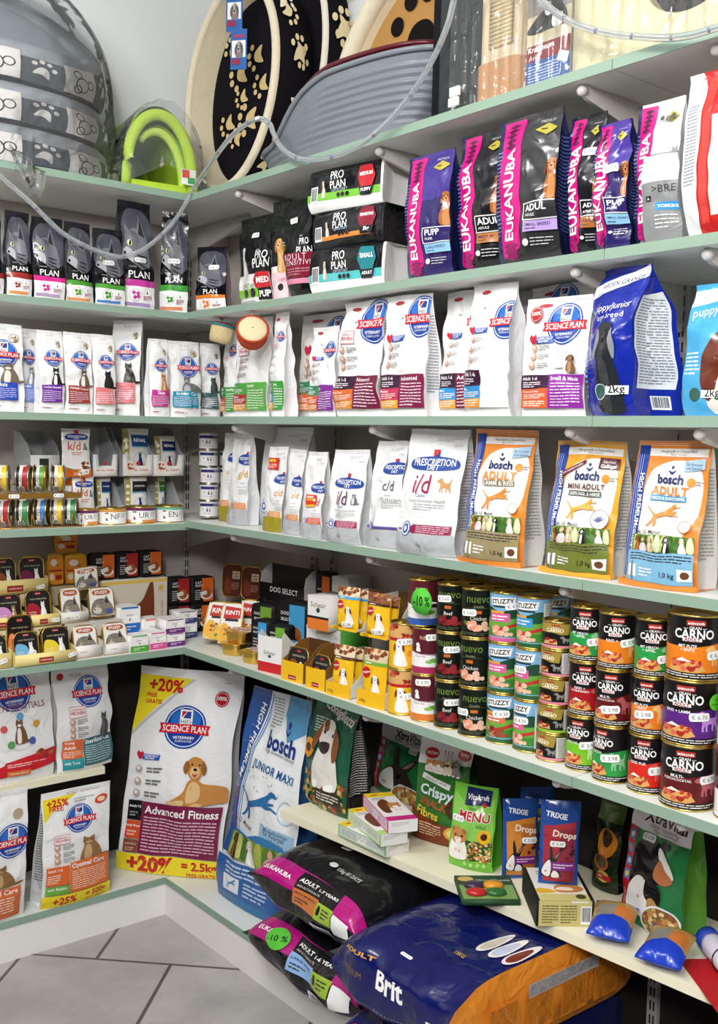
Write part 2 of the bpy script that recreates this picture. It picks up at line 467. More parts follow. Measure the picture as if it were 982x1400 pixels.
# ------------------------------------------------------------------ tins, cartons, foil trays
def can_mesh(root, r, h, art=None, lidmat='brass_tin', rim=.004, base='#222', sticks=None, seam_dark=None):
    n = 96
    mb = MB(); th = np.linspace(-math.pi, math.pi, n+1)
    zs = np.linspace(rim, h-rim, 3)
    G = np.stack([np.stack([r*np.sin(th), -r*np.cos(th), np.full(n+1, z)], 1) for z in zs], 0)
    mb.grid(G, base); N = grid_normals(G)
    if art is not None: art.put(mb, G, N, cell=.0042, off=.0003, dl=.00006, aniso=.04)
    mb.build('label_wrap', 'litho_label', root)
    n = 48
    for nm, z0, up in (('base_rim', 0, False), ('lid', h, True)):
        q = MB()
        if up: q.lathe([(r-.0005, h-rim), (r+.0012, h-rim+.001), (r+.0014, h-.001), (r+.0004, h+.0004), (r-.0016, h), (r-.0028, h-.005), (r*.8, h-.0058), (r*.74, h-.0045), (r*.6, h-.0055), (.002, h-.0052)], (1, 1, 1), n=n, caps=False)
        else: q.lathe([(.002, .002), (r*.8, .002), (r-.003, .0018), (r-.0015, 0), (r+.0004, 0), (r+.0014, .0012), (r+.0012, rim-.001), (r-.0005, rim)], (1, 1, 1), n=n, caps=False)
        o = q.build(nm, lidmat, root)
        if up:
            g = MB(); g.tube([(.011*math.cos(t)-r*.3, .007*math.sin(t), h-.0028) for t in np.linspace(0, 6.283, 16, endpoint=False)], .0009, (1, 1, 1), n=5, closed=True); g.tube([(-r*.3-.011, 0, h-.003), (-r*.72, 0, h-.0036)], .0012, (1, 1, 1), n=5); g.build('pull_ring', lidmat, o)
    if sticks:
        for st in sticks: sticker(root, G, N, 2*math.pi*r, h-2*rim, off=.0022, **st)
    return G, N
def can_art(r, h): return Art(2*math.pi*r, h-.008)

def carton_mesh(root, w, d, h, base='#fff', front=None, top=None, right=None, m='printed_card', name='carton', left=None):
    """closed folding box standing on z=0, front at -y"""
    mb = MB(); b = .0006
    mb.box((-w/2, -d/2, 0), (w/2, d/2, h), base)
    def face(a, G):
        if a is not None: a.put(mb, G, np.broadcast_to(np.cross(G[0,1]-G[0,0], G[1,0]-G[0,0])/1e-9, G.shape), flat=True, off=.0003, dl=.00004)
    if front: face(front, quadgrid((-w/2,-d/2,0), (w/2,-d/2,0), (w/2,-d/2,h), (-w/2,-d/2,h)))
    if top: face(top, quadgrid((-w/2,-d/2,h), (w/2,-d/2,h), (w/2,d/2,h), (-w/2,d/2,h)))
    if right: face(right, quadgrid((w/2,-d/2,0), (w/2,d/2,0), (w/2,d/2,h), (w/2,-d/2,h)))
    if left: face(left, quadgrid((-w/2,d/2,0), (-w/2,-d/2,0), (-w/2,-d/2,h), (-w/2,d/2,h)))
    return mb.build(name, m, root, smooth=False)
def rrect(w, h, r, n=6):
    out = []
    for cx, cy, a0 in ((w/2-r, h/2-r, 0), (-w/2+r, h/2-r, 90), (-w/2+r, -h/2+r, 180), (w/2-r, -h/2+r, 270)):
        for k in range(n+1):
            a = R_(a0+90*k/n); out.append((cx+r*math.cos(a), cy+r*math.sin(a)))
    return out
def foil_tray_mesh(root, w, h, d, art=None, ribs=True, lid='#888', metalmat='gold_foil', rc=.022):
    """aluminium food tray standing upright on its long rim: lid faces -y"""
    mb = MB(); rim = rrect(w, h, rc); n = len(rim)
    lv = [(1.0, 0), (1.0, .0025), (.93, .0035), (.9, d*.5), (.84, d*.92), (.78, d)]
    V = []; F = []
    for s, y in lv:
        for k, (a, b) in enumerate(rim):
            q = s*(1-(.012 if (ribs and k % 2 and 0 < y < d*.95 and s < .95) else 0)); V.append((a*q, y, h/2+b*q))
    m = len(lv)
    for j in range(m-1):
        for k in range(n): F.append((j*n+k, (j*n+(k+1) % n), (j+1)*n+(k+1) % n, (j+1)*n+k))
    F.append(tuple(range((m-1)*n, m*n)))
    F = [f[::-1] for f in F]; F.append(tuple(range(n)))
    mb.add(V, F, (1, 1, 1)); mb.build('foil_body', metalmat, root, smooth=False)
    rm = MB(); rm.tube([(a*.985, -.0005, h/2+b*.985) for a, b in rim], .0018, (1, 1, 1), n=6, closed=True); rm.build('crimped_rim', metalmat, root)
    lm = MB(); ins = rrect(w*.93, h*.93, rc*.85)
    lm.prism([(a, h/2+b) for a, b in ins], -.0012, -.0002, lid, axis='y')
    if art:
        G = quadgrid((-w*.465, -.0012, h*.035), (w*.465, -.0012, h*.035), (w*.465, -.0012, h*.965), (-w*.465, -.0012, h*.965))
        art.put(lm, G, np.broadcast_to(np.array([0, -1., 0]), G.shape), flat=True, off=.0003, dl=.00004)
    lm.build('printed_lid', 'litho_label', root, smooth=False)

# ------------------------------------------------------------------ little printed pictures
def pic(a, kind, x0, y0, x1, y1, c1='#555', c2='#ddd', c3='#222', flip=False):
    def f(p):
        X = 1-p[0] if flip else p[0]
        return (x0+X*(x1-x0), y0+p[1]*(y1-y0))
    def B(pts, c): a.blob([f(p) for p in pts], c)
    def P(pts, c): a.poly([f(p) for p in pts], c)
    def E(cx, cy, rx, ry, c, rot=0):
        t = np.linspace(0, 2*math.pi, 16, endpoint=False); cr, sr = math.cos(R_(rot)), math.sin(R_(rot))
        a.poly([f((cx+rx*math.cos(k)*cr-ry*math.sin(k)*sr, cy+rx*math.cos(k)*sr+ry*math.sin(k)*cr)) for k in t], c)
    if kind == 'cat':       # sitting cat
        B([(.62,.03),(.8,0),(.97,.03),(1,.1),(.9,.12),(.72,.1)], c1)
        B([(.22,0),(.2,.3),(.28,.55),(.32,.7),(.55,.72),(.7,.5),(.78,.2),(.74,0)], c1)
        B([(.3,.05),(.3,.4),(.36,.62),(.48,.55),(.5,.25),(.46,.02)], c2)
        E(.42,.78,.17,.13,c1); P([(.26,.82),(.28,1),(.4,.9)], c1); P([(.45,.9),(.57,1),(.59,.82)], c1)
        E(.42,.73,.09,.06,c2); E(.35,.8,.025,.02,c3); E(.49,.8,.025,.02,c3); E(.42,.755,.02,.013,c3)
    elif kind == 'catlie':
        B([(.02,.05),(.0,.3),(.1,.5),(.3,.55),(.6,.5),(.85,.3),(1,.08),(.8,0),(.4,.02)], c1)
        B([(.12,.05),(.1,.3),(.22,.42),(.36,.3),(.34,.05)], c2)
        E(.24,.72,.16,.17,c1); P([(.1,.8),(.1,1),(.22,.88)], c1); P([(.28,.88),(.4,1),(.39,.78)], c1)
        E(.24,.66,.08,.08,c2); E(.18,.75,.02,.025,c3); E(.3,.75,.02,.025,c3)
    elif kind == 'doglie':  # retriever lying, head up
        B([(.02,.06),(.12,.0),(.3,.03),(.45,.0),(.6,.05),(.8,.1),(.98,.12),(1.,.24),(.97,.42),(.8,.48),(.6,.5),(.45,.58),(.33,.5),(.28,.3),(.12,.14)], c1)
        B([(.36,.1),(.35,.4),(.44,.52),(.56,.42),(.55,.18)], c2)
        B([(.02,.06),(.14,.12),(.3,.14),(.3,.04),(.12,.0)], c2); B([(.38,.0),(.5,.1),(.62,.08),(.55,0)], c2)
        B([(.3,.7),(.28,.88),(.38,1),(.5,1),(.6,.88),(.56,.65),(.44,.52)], c1)
        B([(.28,.92),(.23,.78),(.28,.66),(.34,.8)], c3); B([(.56,.95),(.63,.8),(.6,.66),(.54,.78)], c3)
        B([(.38,.8),(.36,.66),(.44,.58),(.52,.66),(.5,.8)], c2); E(.44,.76,.035,.03,'#1c120c'); B([(.39,.68),(.44,.6),(.5,.68),(.44,.66)], '#b84b4b')
        E(.38,.86,.018,.02,'#1c120c'); E(.51,.86,.018,.02,'#1c120c')
    elif kind == 'dogstand':   # silhouette of a standing dog
        P([(0,.74),(.06,.86),(.16,.92),(.24,.99),(.34,.96),(.4,.84),(.52,.66),(.8,.64),(.88,.72),(.95,.95),(1,.97),(.99,.82),(.94,.6),(.93,.42),(.98,.2),(.96,.02),(.9,0),(.88,.2),(.8,.32),(.74,.12),(.76,.0),(.68,0),(.66,.2),(.68,.34),(.5,.34),(.48,.16),(.5,0),(.42,0),(.4,.2),(.38,.3),(.34,.14),(.35,0),(.27,0),(.26,.2),(.28,.42),(.24,.58),(.2,.68),(.1,.66)], c1)
    elif kind == 'dogrun':     # stretched running hound
        P([(1,.86),(.93,.97),(.84,1),(.78,.93),(.72,.84),(.5,.66),(.34,.56),(.26,.52),(.1,.72),(.0,.86),(-.02,.83),(.1,.66),(.2,.48),(.18,.3),(.1,.12),(.02,.02),(.08,0),(.16,.1),(.24,.26),(.26,.16),(.24,0),(.3,0),(.32,.2),(.3,.36),(.5,.46),(.62,.5),(.74,.46),(.9,.5),(1.0,.42),(1.02,.46),(.9,.57),(.78,.56),(.95,.64),(.93,.69),(.78,.66),(.82,.78),(.9,.84),(.97,.82)], c1)
    elif kind == 'dogsit':
        B([(.25,0),(.2,.3),(.3,.55),(.32,.68),(.6,.7),(.72,.5),(.82,.25),(.85,0)], c1)
        B([(.34,.02),(.34,.4),(.42,.6),(.56,.5),(.58,.2),(.54,0)], c2)
        B([(.25,.78),(.28,.95),(.45,1),(.62,.95),(.66,.78),(.55,.66),(.36,.66)], c1)
        B([(.27,.93),(.17,.75),(.2,.58),(.3,.7)], c3); B([(.64,.93),(.74,.75),(.71,.58),(.61,.7)], c3)
        B([(.37,.86),(.36,.74),(.45,.68),(.54,.74),(.53,.86)], c2); E(.45,.79,.045,.03,'#141010'); E(.37,.86,.024,.02,'#141010'); E(.54,.86,.024,.02,'#141010')
    elif kind == 'dogface':
        B([(.2,0),(.1,.35),(.2,.6),(.25,.85),(.5,1),(.75,.9),(.8,.6),(.95,.3),(.9,0)], c1)
        B([(.22,.85),(.02,.6),(.0,.3),(.14,.12),(.26,.35),(.3,.6)], c3); B([(.72,.9),(.95,.7),(1.,.35),(.88,.15),(.76,.4),(.7,.65)], c3)
        B([(.4,.95),(.38,.65),(.3,.45),(.36,.28),(.6,.28),(.66,.45),(.58,.65),(.56,.95)], c2)
        E(.47,.5,.1,.075,'#15100e'); B([(.38,.34),(.47,.15),(.58,.34),(.47,.38)], '#c25a5e'); E(.34,.68,.04,.04,'#15100e'); E(.6,.68,.04,.04,'#15100e')
    elif kind == 'catface':   # big grey tabby, three-quarter face
        B([(.05,0),(.02,.3),(.12,.55),(.3,.7),(.52,.74),(.8,.66),(.98,.4),(1,0)], c1)
        P([(.52,.62),(.72,1.02),(.92,.5)], c1); P([(.6,.62),(.72,.92),(.84,.56)], c3); P([(.1,.5),(.1,.8),(.28,.66)], c1)
        B([(.04,.12),(.04,.3),(.2,.38),(.42,.28),(.4,.08),(.2,.02)], c2)
        E(.28,.45,.09,.055,'#d9dca8',-10); E(.3,.45,.032,.05,'#0d0d10'); E(.1,.26,.05,.035,'#241d20')
        a.up()
        for k in range(4): P([(.3+.06*k,.68-.012*k),(.325+.06*k,.68-.012*k),(.36+.07*k,.55-.03*k)], c3)
        for k in range(3): B([(.46,.24-.07*k),(.7,.23-.09*k),(.95,.2-.1*k),(.7,.2-.09*k)], c3)
    elif kind == 'rabbit':
        B([(.22,.0),(.15,.3),(.3,.6),(.75,.6),(.95,.3),(.9,.02),(.6,.06),(.5,0)], c2)
        B([(.2,.08),(.26,-.02),(.38,.02),(.38,.1)], '#fff'); B([(.6,.06),(.66,-.02),(.84,.02),(.82,.12)], '#fff')
        B([(.22,.7),(.2,.86),(.34,.99),(.58,1),(.72,.86),(.68,.62),(.46,.5)], c2)
        B([(.26,.92),(.1,.8),(.0,.6),(.06,.5),(.22,.68)], c1); B([(.66,.92),(.84,.8),(.9,.56),(.8,.44),(.68,.66)], c1)
        B([(.3,.96),(.34,.84),(.46,.86),(.44,1)], c1); B([(.3,.66),(.28,.56),(.44,.5),(.6,.58),(.56,.68)], c3)
        E(.36,.82,.035,.03,'#120c0c'); E(.62,.8,.03,.03,'#120c0c')
    elif kind == 'rabbithead':
        B([(.0,.0),(.05,.3),(.28,.52),(.55,.6),(.8,.45),(1,.1),(.9,0)], c3)
        B([(.42,.5),(.36,.75),(.4,1),(.48,.9),(.56,.62)], c3); B([(.6,.52),(.76,.72),(1,.84),(.9,.66),(.72,.45)], c3); B([(.64,.56),(.8,.72),(.93,.78),(.8,.62)], '#9a7a72')
        B([(.02,.06),(.08,.3),(.3,.5),(.42,.48),(.46,.2),(.36,0)], '#f1efec'); B([(.5,.0),(.6,.2),(.85,.15),(.9,0)], '#f1efec')
        E(.56,.36,.05,.05,'#0b0808'); E(.2,.16,.06,.04,'#d8a79c')
    elif kind == 'guinea':
        B([(.02,.35),(.0,.7),(.15,.95),(.45,1),(.7,.9),(.9,.68),(.98,.58),(.9,.5),(.7,.48),(.5,.4),(.2,.3)], '#0f0e10')
        B([(.6,.93),(.62,.8),(.85,.6),(.99,.6),(.96,.68),(.8,.82)], '#f4f1ee'); B([(.58,.66),(.6,.54),(.78,.48),(.95,.53),(.97,.6),(.82,.68),(.66,.78)], '#c4794a')
        B([(.62,1),(.68,.92),(.78,.93),(.76,1.0)], '#151213'); E(.58,.76,.03,.025,'#3a3030')
        B([(.0,.0),(.0,.26),(.14,.45),(.32,.5),(.5,.4),(.62,.22),(.66,0)], '#efece6'); B([(.42,.46),(.42,.28),(.6,.18),(.78,.24),(.75,.4),(.58,.5)], '#121014')
        B([(.5,.22),(.62,.26),(.82,.12),(.84,0),(.56,0)], '#b98d56'); E(.28,.22,.04,.025,'#dba99e')
    elif kind == 'hamster':
        B([(.1,.0),(.02,.3),(.1,.55),(.3,.6),(.75,.62),(.95,.4),(.98,.15),(.85,0)], '#f4eee6')
        B([(.12,.55),(.1,.8),(.25,.98),(.6,1),(.85,.85),(.88,.62),(.6,.5),(.3,.46)], '#d08a4a')
        E(.2,.93,.09,.08,'#b0693c'); E(.78,.93,.1,.08,'#b0693c'); B([(.3,.66),(.34,.5),(.5,.46),(.64,.54),(.62,.7)], '#fdf6ee')
        E(.36,.76,.05,.04,'#15100f'); E(.68,.76,.05,.04,'#15100f'); E(.48,.66,.035,.025,'#d98a86'); E(.36,.26,.08,.05,'#e8b9a8'); E(.62,.26,.08,.05,'#e8b9a8')
def confetti(a, x0, y0, x1, y1, cols, n, r=.03, seed=2, ell=None):
    rd = random.Random(seed)
    for i in range(n):
        if ell:
            t = rd.uniform(0, 6.28); q = rd.uniform(0, 1)**.5; x = (x0+x1)/2+(x1-x0)/2*q*math.cos(t); y = (y0+y1)/2+(y1-y0)/2*q*math.sin(t)
        else: x = rd.uniform(x0, x1); y = rd.uniform(y0, y1)
        s = r*rd.uniform(.6, 1.3); k = rd.randint(5, 7); t0 = rd.uniform(0, 6)
        L = a.layer
        a.poly([(x+s*math.cos(t0+6.283*j/k), y+s*math.sin(t0+6.283*j/k)*a.w/a.h*rd.uniform(.7, 1)) for j in range(k)], rd.choice(cols))
        a.layer = L+1 if i % 6 == 5 else L
    a.up()
# ------------------------------------------------------------------ the room
def floor_mat():
    m = bpy.data.materials.new('stone_tile'); m.use_nodes = True; nt = m.node_tree; b = nt.nodes['Principled BSDF']
    tc = nt.nodes.new('ShaderNodeTexCoord'); mp = nt.nodes.new('ShaderNodeMapping'); mp.vector_type = 'POINT'
    mp.inputs['Rotation'].default_value = (0, 0, R_(45)); mp.inputs['Location'].default_value = (.805, -2.887, 0)
    br = nt.nodes.new('ShaderNodeTexBrick'); br.offset = .5; br.squash = 1
    for k, v in (('Scale', 1), ('Mortar Size', .0055), ('Mortar Smooth', .1), ('Brick Width', .445), ('Row Height', .445), ('Bias', 0)): br.inputs[k].default_value = v
    br.inputs['Color1'].default_value = (*hexc('#b3b0ae'), 1); br.inputs['Color2'].default_value = (*hexc('#a6a3a2'), 1); br.inputs['Mortar'].default_value = (*hexc('#575250'), 1)
    nt.links.new(tc.outputs['Object'], mp.inputs[0]); nt.links.new(mp.outputs[0], br.inputs['Vector'])
    n = nt.nodes.new('ShaderNodeTexNoise'); n.inputs['Scale'].default_value = 5; n.inputs['Detail'].default_value = 9; n.inputs['Roughness'].default_value = .7
    nt.links.new(tc.outputs['Object'], n.inputs['Vector'])
    mr = nt.nodes.new('ShaderNodeMapRange'); mr.inputs[1].default_value = .3; mr.inputs[2].default_value = .7; mr.inputs['To Min'].default_value = .78; mr.inputs['To Max'].default_value = 1.14
    nt.links.new(n.outputs[0], mr.inputs[0])
    mx = nt.nodes.new('ShaderNodeMix'); mx.data_type = 'RGBA'; mx.blend_type = 'MULTIPLY'; mx.inputs[0].default_value = 1
    nt.links.new(br.outputs['Color'], mx.inputs[6]); nt.links.new(mr.outputs[0], mx.inputs[7]); nt.links.new(mx.outputs[2], b.inputs['Base Color'])
    bp = nt.nodes.new('ShaderNodeBump'); bp.inputs['Strength'].default_value = .5; bp.inputs['Distance'].default_value = .003; bp.invert = True
    nt.links.new(br.outputs['Fac'], bp.inputs['Height']); nt.links.new(bp.outputs[0], b.inputs['Normal'])
    b.inputs['Roughness'].default_value = .42
    return m
WX, WY = XR+DEP, YL+DEP          # the two walls behind the shelves
XA, YA = -1.4, -1.6
def slab(name, lo, hi, m, c=(1, 1, 1)):
    b = MB(); b.box(lo, hi, c); return structure(b.build(name, m, smooth=False))
slab('floor', (XA, YA, -.05), (WX+.1, WY+.1, 0), floor_mat())
slab('wall_back', (XA, WY, 0), (WX+.1, WY+.1, 3.1), 'wall_paint')
slab('wall_right', (WX, YA, 0), (WX+.1, WY, 3.1), 'wall_paint')
slab('ceiling', (XA, YA, 3.1), (WX+.1, WY+.1, 3.15), 'wall_paint')
# lower wall panels between the shelves (a warmer grey than the wall above, dark below the tin shelf)
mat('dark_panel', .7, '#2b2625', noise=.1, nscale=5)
slab('trim_1', (XA, WY-.004, .86), (WX-.004, WY, ZL[1]-.02), 'wall_panel')
slab('trim_2', (WX-.004, YA, .86), (WX, WY, ZR[1]-.02), 'wall_panel')
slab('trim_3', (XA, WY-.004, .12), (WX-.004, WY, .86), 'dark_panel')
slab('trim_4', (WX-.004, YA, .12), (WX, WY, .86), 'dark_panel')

# shelf boards: a white board with a green edging strip
def board(name, x0, x1, y0, y1, z, side, label, th=.019):
    r = empty(name, ((x0+x1)/2, (y0+y1)/2, z), 0, label, 'shelf', 'shelf boards round the corner')
    cx, cy = (x0+x1)/2, (y0+y1)/2
    m = MB(); m.box((x0-cx, y0-cy, -th), (x1-cx, y1-cy, 0), (1, 1, 1)); m.build('board', 'shelf_white', r, smooth=False)
    e = MB()
    if side == 'L': e.box((x0-cx, y0-cy-.0025, -th-.0005), (x1-cx, y0-cy, .0004), (1, 1, 1))
    else: e.box((x0-cx-.0025, y0-cy, -th-.0005), (x0-cx, y1-cy, .0004), (1, 1, 1))
    e.build('edging_strip', 'edge_green', r, smooth=False)
    return r
RN = {1: 'top shelf holding the pet beds', 2: 'shelf holding the dark kibble bags', 3: 'shelf holding the white dog bags', 4: 'shelf holding the diet food bags', 5: 'shelf holding the tins'}
LN = {1: 'top shelf under the grey and lime pet beds', 2: 'shelf under the black cat food bags', 3: 'shelf under the white cat food bags', 4: 'shelf under the wire tin rack', 5: 'shelf under the small foil trays'}
JT = {1: 1.261, 2: 1.263, 3: 1.276, 4: 1.285, 5: 1.293}
for k in range(1, 6):
    board('shelf_board', XR, WX-.005, JT[k]+.0015, YL-.001, ZR[k], 'R', 'green-edged white '+RN[k]+' on the right wall, corner length')
    board('shelf_board', XR, WX-.005, .55, JT[k]-.0015, ZR[k], 'R', 'green-edged white '+RN[k]+' on the right wall, length past the joint')
    board('shelf_board', .55, WX-.005, YL, WY-.005, ZL[k], 'L', 'green-edged white '+LN[k]+' on the back wall')
# uprights with slots and the arms that hold the boards
def upright(x, y, side, label):
    r = empty('slotted_upright', (x, y, .13), 0 if side == 'L' else R_(-90), label, 'shelf rail', 'slotted rails on the walls')
    m = MB(); m.box((-.0135, -.012, 0), (.0135, -.0002, 2.08), (1, 1, 1)); m.build('rail', 'grey_metal', r, smooth=False)
    s = MB()
    for i in range(62):
        for sx in (-.0065, .0025): s.box((sx, -.0124, .02+i*.033), (sx+.004, -.0119, .02+i*.033+.022), (1, 1, 1))
    s.build('slots', 'dark_slot', r, smooth=False)
def bracket(x, y, z, side, label, ln=.375):
    r = empty('shelf_bracket', (x, y, z), 0 if side == 'L' else R_(-90), label, 'bracket', 'arms under the shelf boards')
    p = [(-.013, 0), (-.013, -.095), (-.02, -.1), (-.1, -.08), (-ln+.02, -.026), (-ln, -.018), (-ln-.004, -.01), (-ln, 0)]
    m = MB(); m.prism([(a, b) for a, b in p][::-1], -.0045, .0045, (1, 1, 1), axis='x')
    m.build('arm', 'grey_metal', r, smooth=False)
    t = MB(); t.lathe([(.001, -ln-.006), (.007, -ln-.005), (.01, -ln), (.01, -ln+.012)], (1, 1, 1), n=14)
    o = t.build('nose_cap', 'grey_metal', r); o.rotation_euler = (R_(-90), 0, 0); o.location = (0, 0, -.0115)
RN2 = {1: 'pet bed shelf', 2: 'dark kibble bag shelf', 3: 'white dog bag shelf', 4: 'diet bag shelf', 5: 'tin shelf'}
LN2 = {1: 'plush bed shelf', 2: 'black cat bag shelf', 3: 'white cat bag shelf', 4: 'wire rack shelf', 5: 'foil tray shelf'}
LU = [1.0, 1.846]; RU = [float(on_x(px, 300, XR+.02)[1]) for px in (968, 788, 515, 324)]
for x, n in zip(LU, ('behind the wire tin rack', 'beside the corner')): upright(x, WY-.004, 'L', 'grey slotted metal rail on the back wall '+n)
for y, n in zip(RU+[2.67], ('past the last board joint', 'at the board joint', 'behind the white kibble bags', 'behind the folded cartons', 'near the corner behind the white diet bags')): upright(WX-.004, y, 'R', 'grey slotted metal rail on the right wall '+n)
for k in range(1, 6):
    for x, n in zip(LU, ('at the wire rack end', 'by the corner')): bracket(x, WY-.004, ZL[k]-.02, 'L', 'grey arm %s, under the %s' % (n, LN2[k]))
    for y, n in zip(RU, ('past the joint', 'at the joint', 'in mid shelf', 'near the corner')):
        if (k, n) in ((2, 'in mid shelf'), (2, 'near the corner'), (4, 'past the joint')): continue
        bracket(WX-.004, y, ZR[k]-.02, 'R', 'grey arm %s, under the %s' % (n, RN2[k]))
# floor plinth, two legs, white front with a green top edge
def plinth(name, lo, hi, front, label):
    r = empty(name, (lo[0], lo[1], 0), 0, label, 'plinth', 'low plinths on the floor')
    w_, d_ = hi[0]-lo[0], hi[1]-lo[1]; h_ = CH-1.4139
    m = MB(); m.box((0, 0, h_-.02), (w_, d_, h_), (1, 1, 1)); m.build('deck', 'shelf_white', r, smooth=False)
    p = MB(); e = MB()
    if front == 'L': p.box((0, .001, 0), (w_, .018, h_-.02), (1, 1, 1)); e.box((0, -.0025, h_-.02), (w_, 0, h_+.0005), (1, 1, 1))
    else: p.box((.001, 0, 0), (.018, d_, h_-.02), (1, 1, 1)); e.box((-.0025, 0, h_-.02), (0, d_, h_+.0005), (1, 1, 1))
    p.build('kickboard', 'plinth_white', r, smooth=False); e.build('edging_strip', 'edge_green', r, smooth=False)
plinth('floor_plinth', (.4, YB, 0), (WX-.005, WY-.005, 0), 'L', 'low white plinth with green edge along the back wall')
plinth('floor_plinth', (XB, .5, 0), (WX-.005, YB-.001, 0), 'R', 'low white plinth with green edge along the right wall')
# loose cream boards
ZCL, ZCR = CH-1.03, CH-1.02
def loose(name, pts, z, th, label):
    c = np.mean(pts, 0); r = empty(name, (c[0], c[1], z), 0, label, 'shelf')
    m = MB(); m.prism([(p[0]-c[0], p[1]-c[1]) for p in pts], -th, 0, (1, 1, 1)); m.build('board', 'cream_board', r, smooth=False)
    e = MB(); P = [np.array(p)-c for p in pts]
    return r
loose('loose_shelf', [(.6, 2.938), (1.425, 2.945), (1.425, 3.19), (.6, 3.19)], ZCL, .022, 'cream loose board low on the back wall carrying two cat food bags')
loose('loose_shelf', [(1.757, .62), (2.0, .62), (2.0, 2.30), (1.63, 2.30)], ZCR, .022, 'cream loose board low on the right wall carrying rodent food')
W = '#f4f4f4'
# ------------------------------------------------------------------ recurring print designs
def sp_logo(a, cx, cy, r):
    """round blue emblem with a red banner; r = radius in panel widths"""
    k = a.w/a.h
    a.ell(cx, cy, r, '#1a3f9e'); a.ring(cx, cy, r*.93, r*.05, '#cfe0f5'); a.ell(cx, cy+r*.3*k, r*.72, '#2a6cc4', ry=r*.5*k)
    a.rect(cx-r*.3, cy+r*.1*k, cx+r*.3, cy+r*.8*k, '#f7f7f7'); a.poly([(cx-r*.22, cy+r*.72*k), (cx+r*.02, cy+r*.72*k), (cx-r*.22, cy+r*.42*k)], '#c8202c')
    a.poly([(cx+r*.04, cy+r*.72*k), (cx+r*.22, cy+r*.72*k), (cx+r*.22, cy+r*.4*k), (cx-r*.16, cy+r*.4*k)], '#1c3c92')
    a.text("Hill's", cx, cy+r*.24*k, r*.5, '#222')
    a.poly([(cx-r*1.22, cy-r*.3*k), (cx-r*1.14, cy-r*.1*k), (cx-r*1.22, cy+r*.12*k), (cx+r*1.22, cy+r*.12*k), (cx+r*1.14, cy-r*.1*k), (cx+r*1.22, cy-r*.3*k)], '#d11f2d')
    a.text('SCIENCE PLAN', cx, cy-r*.09*k, r*2.1, '#fff', bold=.012, sx=1.25)
    a.text('VETERINARY', cx, cy-r*.5*k, r*1.05, '#fff', bold=.015); a.text('FORMULATED', cx, cy-r*.66*k, r*.8, '#fff', up=False)
def seal100(a, cx, cy, r):
    a.ell(cx, cy, r, '#b5222c'); a.ring(cx, cy, r*.85, r*.06, '#f3d4d4'); a.text('100%', cx, cy+r*.1*a.w/a.h, r*1.3, '#fff', bold=.02)
def heart_badge(a, x, y, s):
    k = a.w/a.h
    a.blob([(x, y-.5*s*k), (x-.5*s, y+.1*s*k), (x-.3*s, y+.5*s*k), (x, y+.3*s*k), (x+.3*s, y+.5*s*k), (x+.5*s, y+.1*s*k)], '#cf2333')
    a.poly([(x+.35*s, y-.42*s*k), (x+2.5*s, y-.42*s*k), (x+2.6*s, y+.25*s*k), (x+.35*s, y+.25*s*k)], '#2452b5')
    a.text('CLINICALLY', x+1.45*s, y+.07*s*k, 1.9*s, '#fff', bold=.02); a.text('PROVEN', x+1.3*s, y-.22*s*k, 1.2*s, '#fff', bold=.02)
def stamp_proven(a, cx, cy, w_):
    k = a.w/a.h
    a.rect(cx-w_/2, cy-w_*.3*k, cx+w_/2, cy+w_*.3*k, '#d9949c'); a.rect(cx-w_*.46, cy-w_*.26*k, cx+w_*.46, cy+w_*.26*k, '#f6eeee')
    a.text('CLINICALLY', cx, cy+w_*.12*k, w_*.8, '#c84a58', bold=.02); a.text('PROVEN', cx, cy-w_*.06*k, w_*.8, '#c84a58', bold=.03)
def benefits(a, x, ys, wd, c='#c39a86'):
    k = a.w/a.h
    for y in ys:
        a.ell(x, y, wd*.5, c); a.ell(x-.1*wd, y+.12*wd*k, wd*.25, '#e9d3c8'); a.lines(x+wd*.8, y-.4*wd*k, x+wd*2.6, y+.4*wd*k, 3, '#8b8b8b', words=2)
def cat_white(word, col, animal='cat', ac=('#6f675f', '#f2efea'), logo_x=.56, logo_y=.66, flip=False, blk=(.1, .52, .1, .34), cut=0):
    def f(a):
        a.text('FELINE', .5, .94, .3, '#b9b2b2'); a.text('VETERINARY FORMULATED', .55, .89, .45, '#c98a90', up=False)
        a.ell(.8, .84, .11, '#e4e0da'); a.ring(.8, .84, .1, .015, '#8f867c'); pic(a, 'catface', .73, .8, .87, .88, '#a98c6c', '#eee', '#4b3b2e')
        sp_logo(a, logo_x-cut, logo_y, .3)
        pic(a, animal, .34, .33, .98, .55, ac[0], ac[1], '#1d1a18', flip)
        a.rect(.06, .13, .82, .335, col); a.text(word, .45, .305, .66, '#fff', bold=.015, maxh=.045)
        a.lines(.1, .14, .78, .27, 6, '#e9dff0', fill=.28)
        a.lines(.1, .05, .8, .08, 1, '#b58a8a', words=3)
    return f
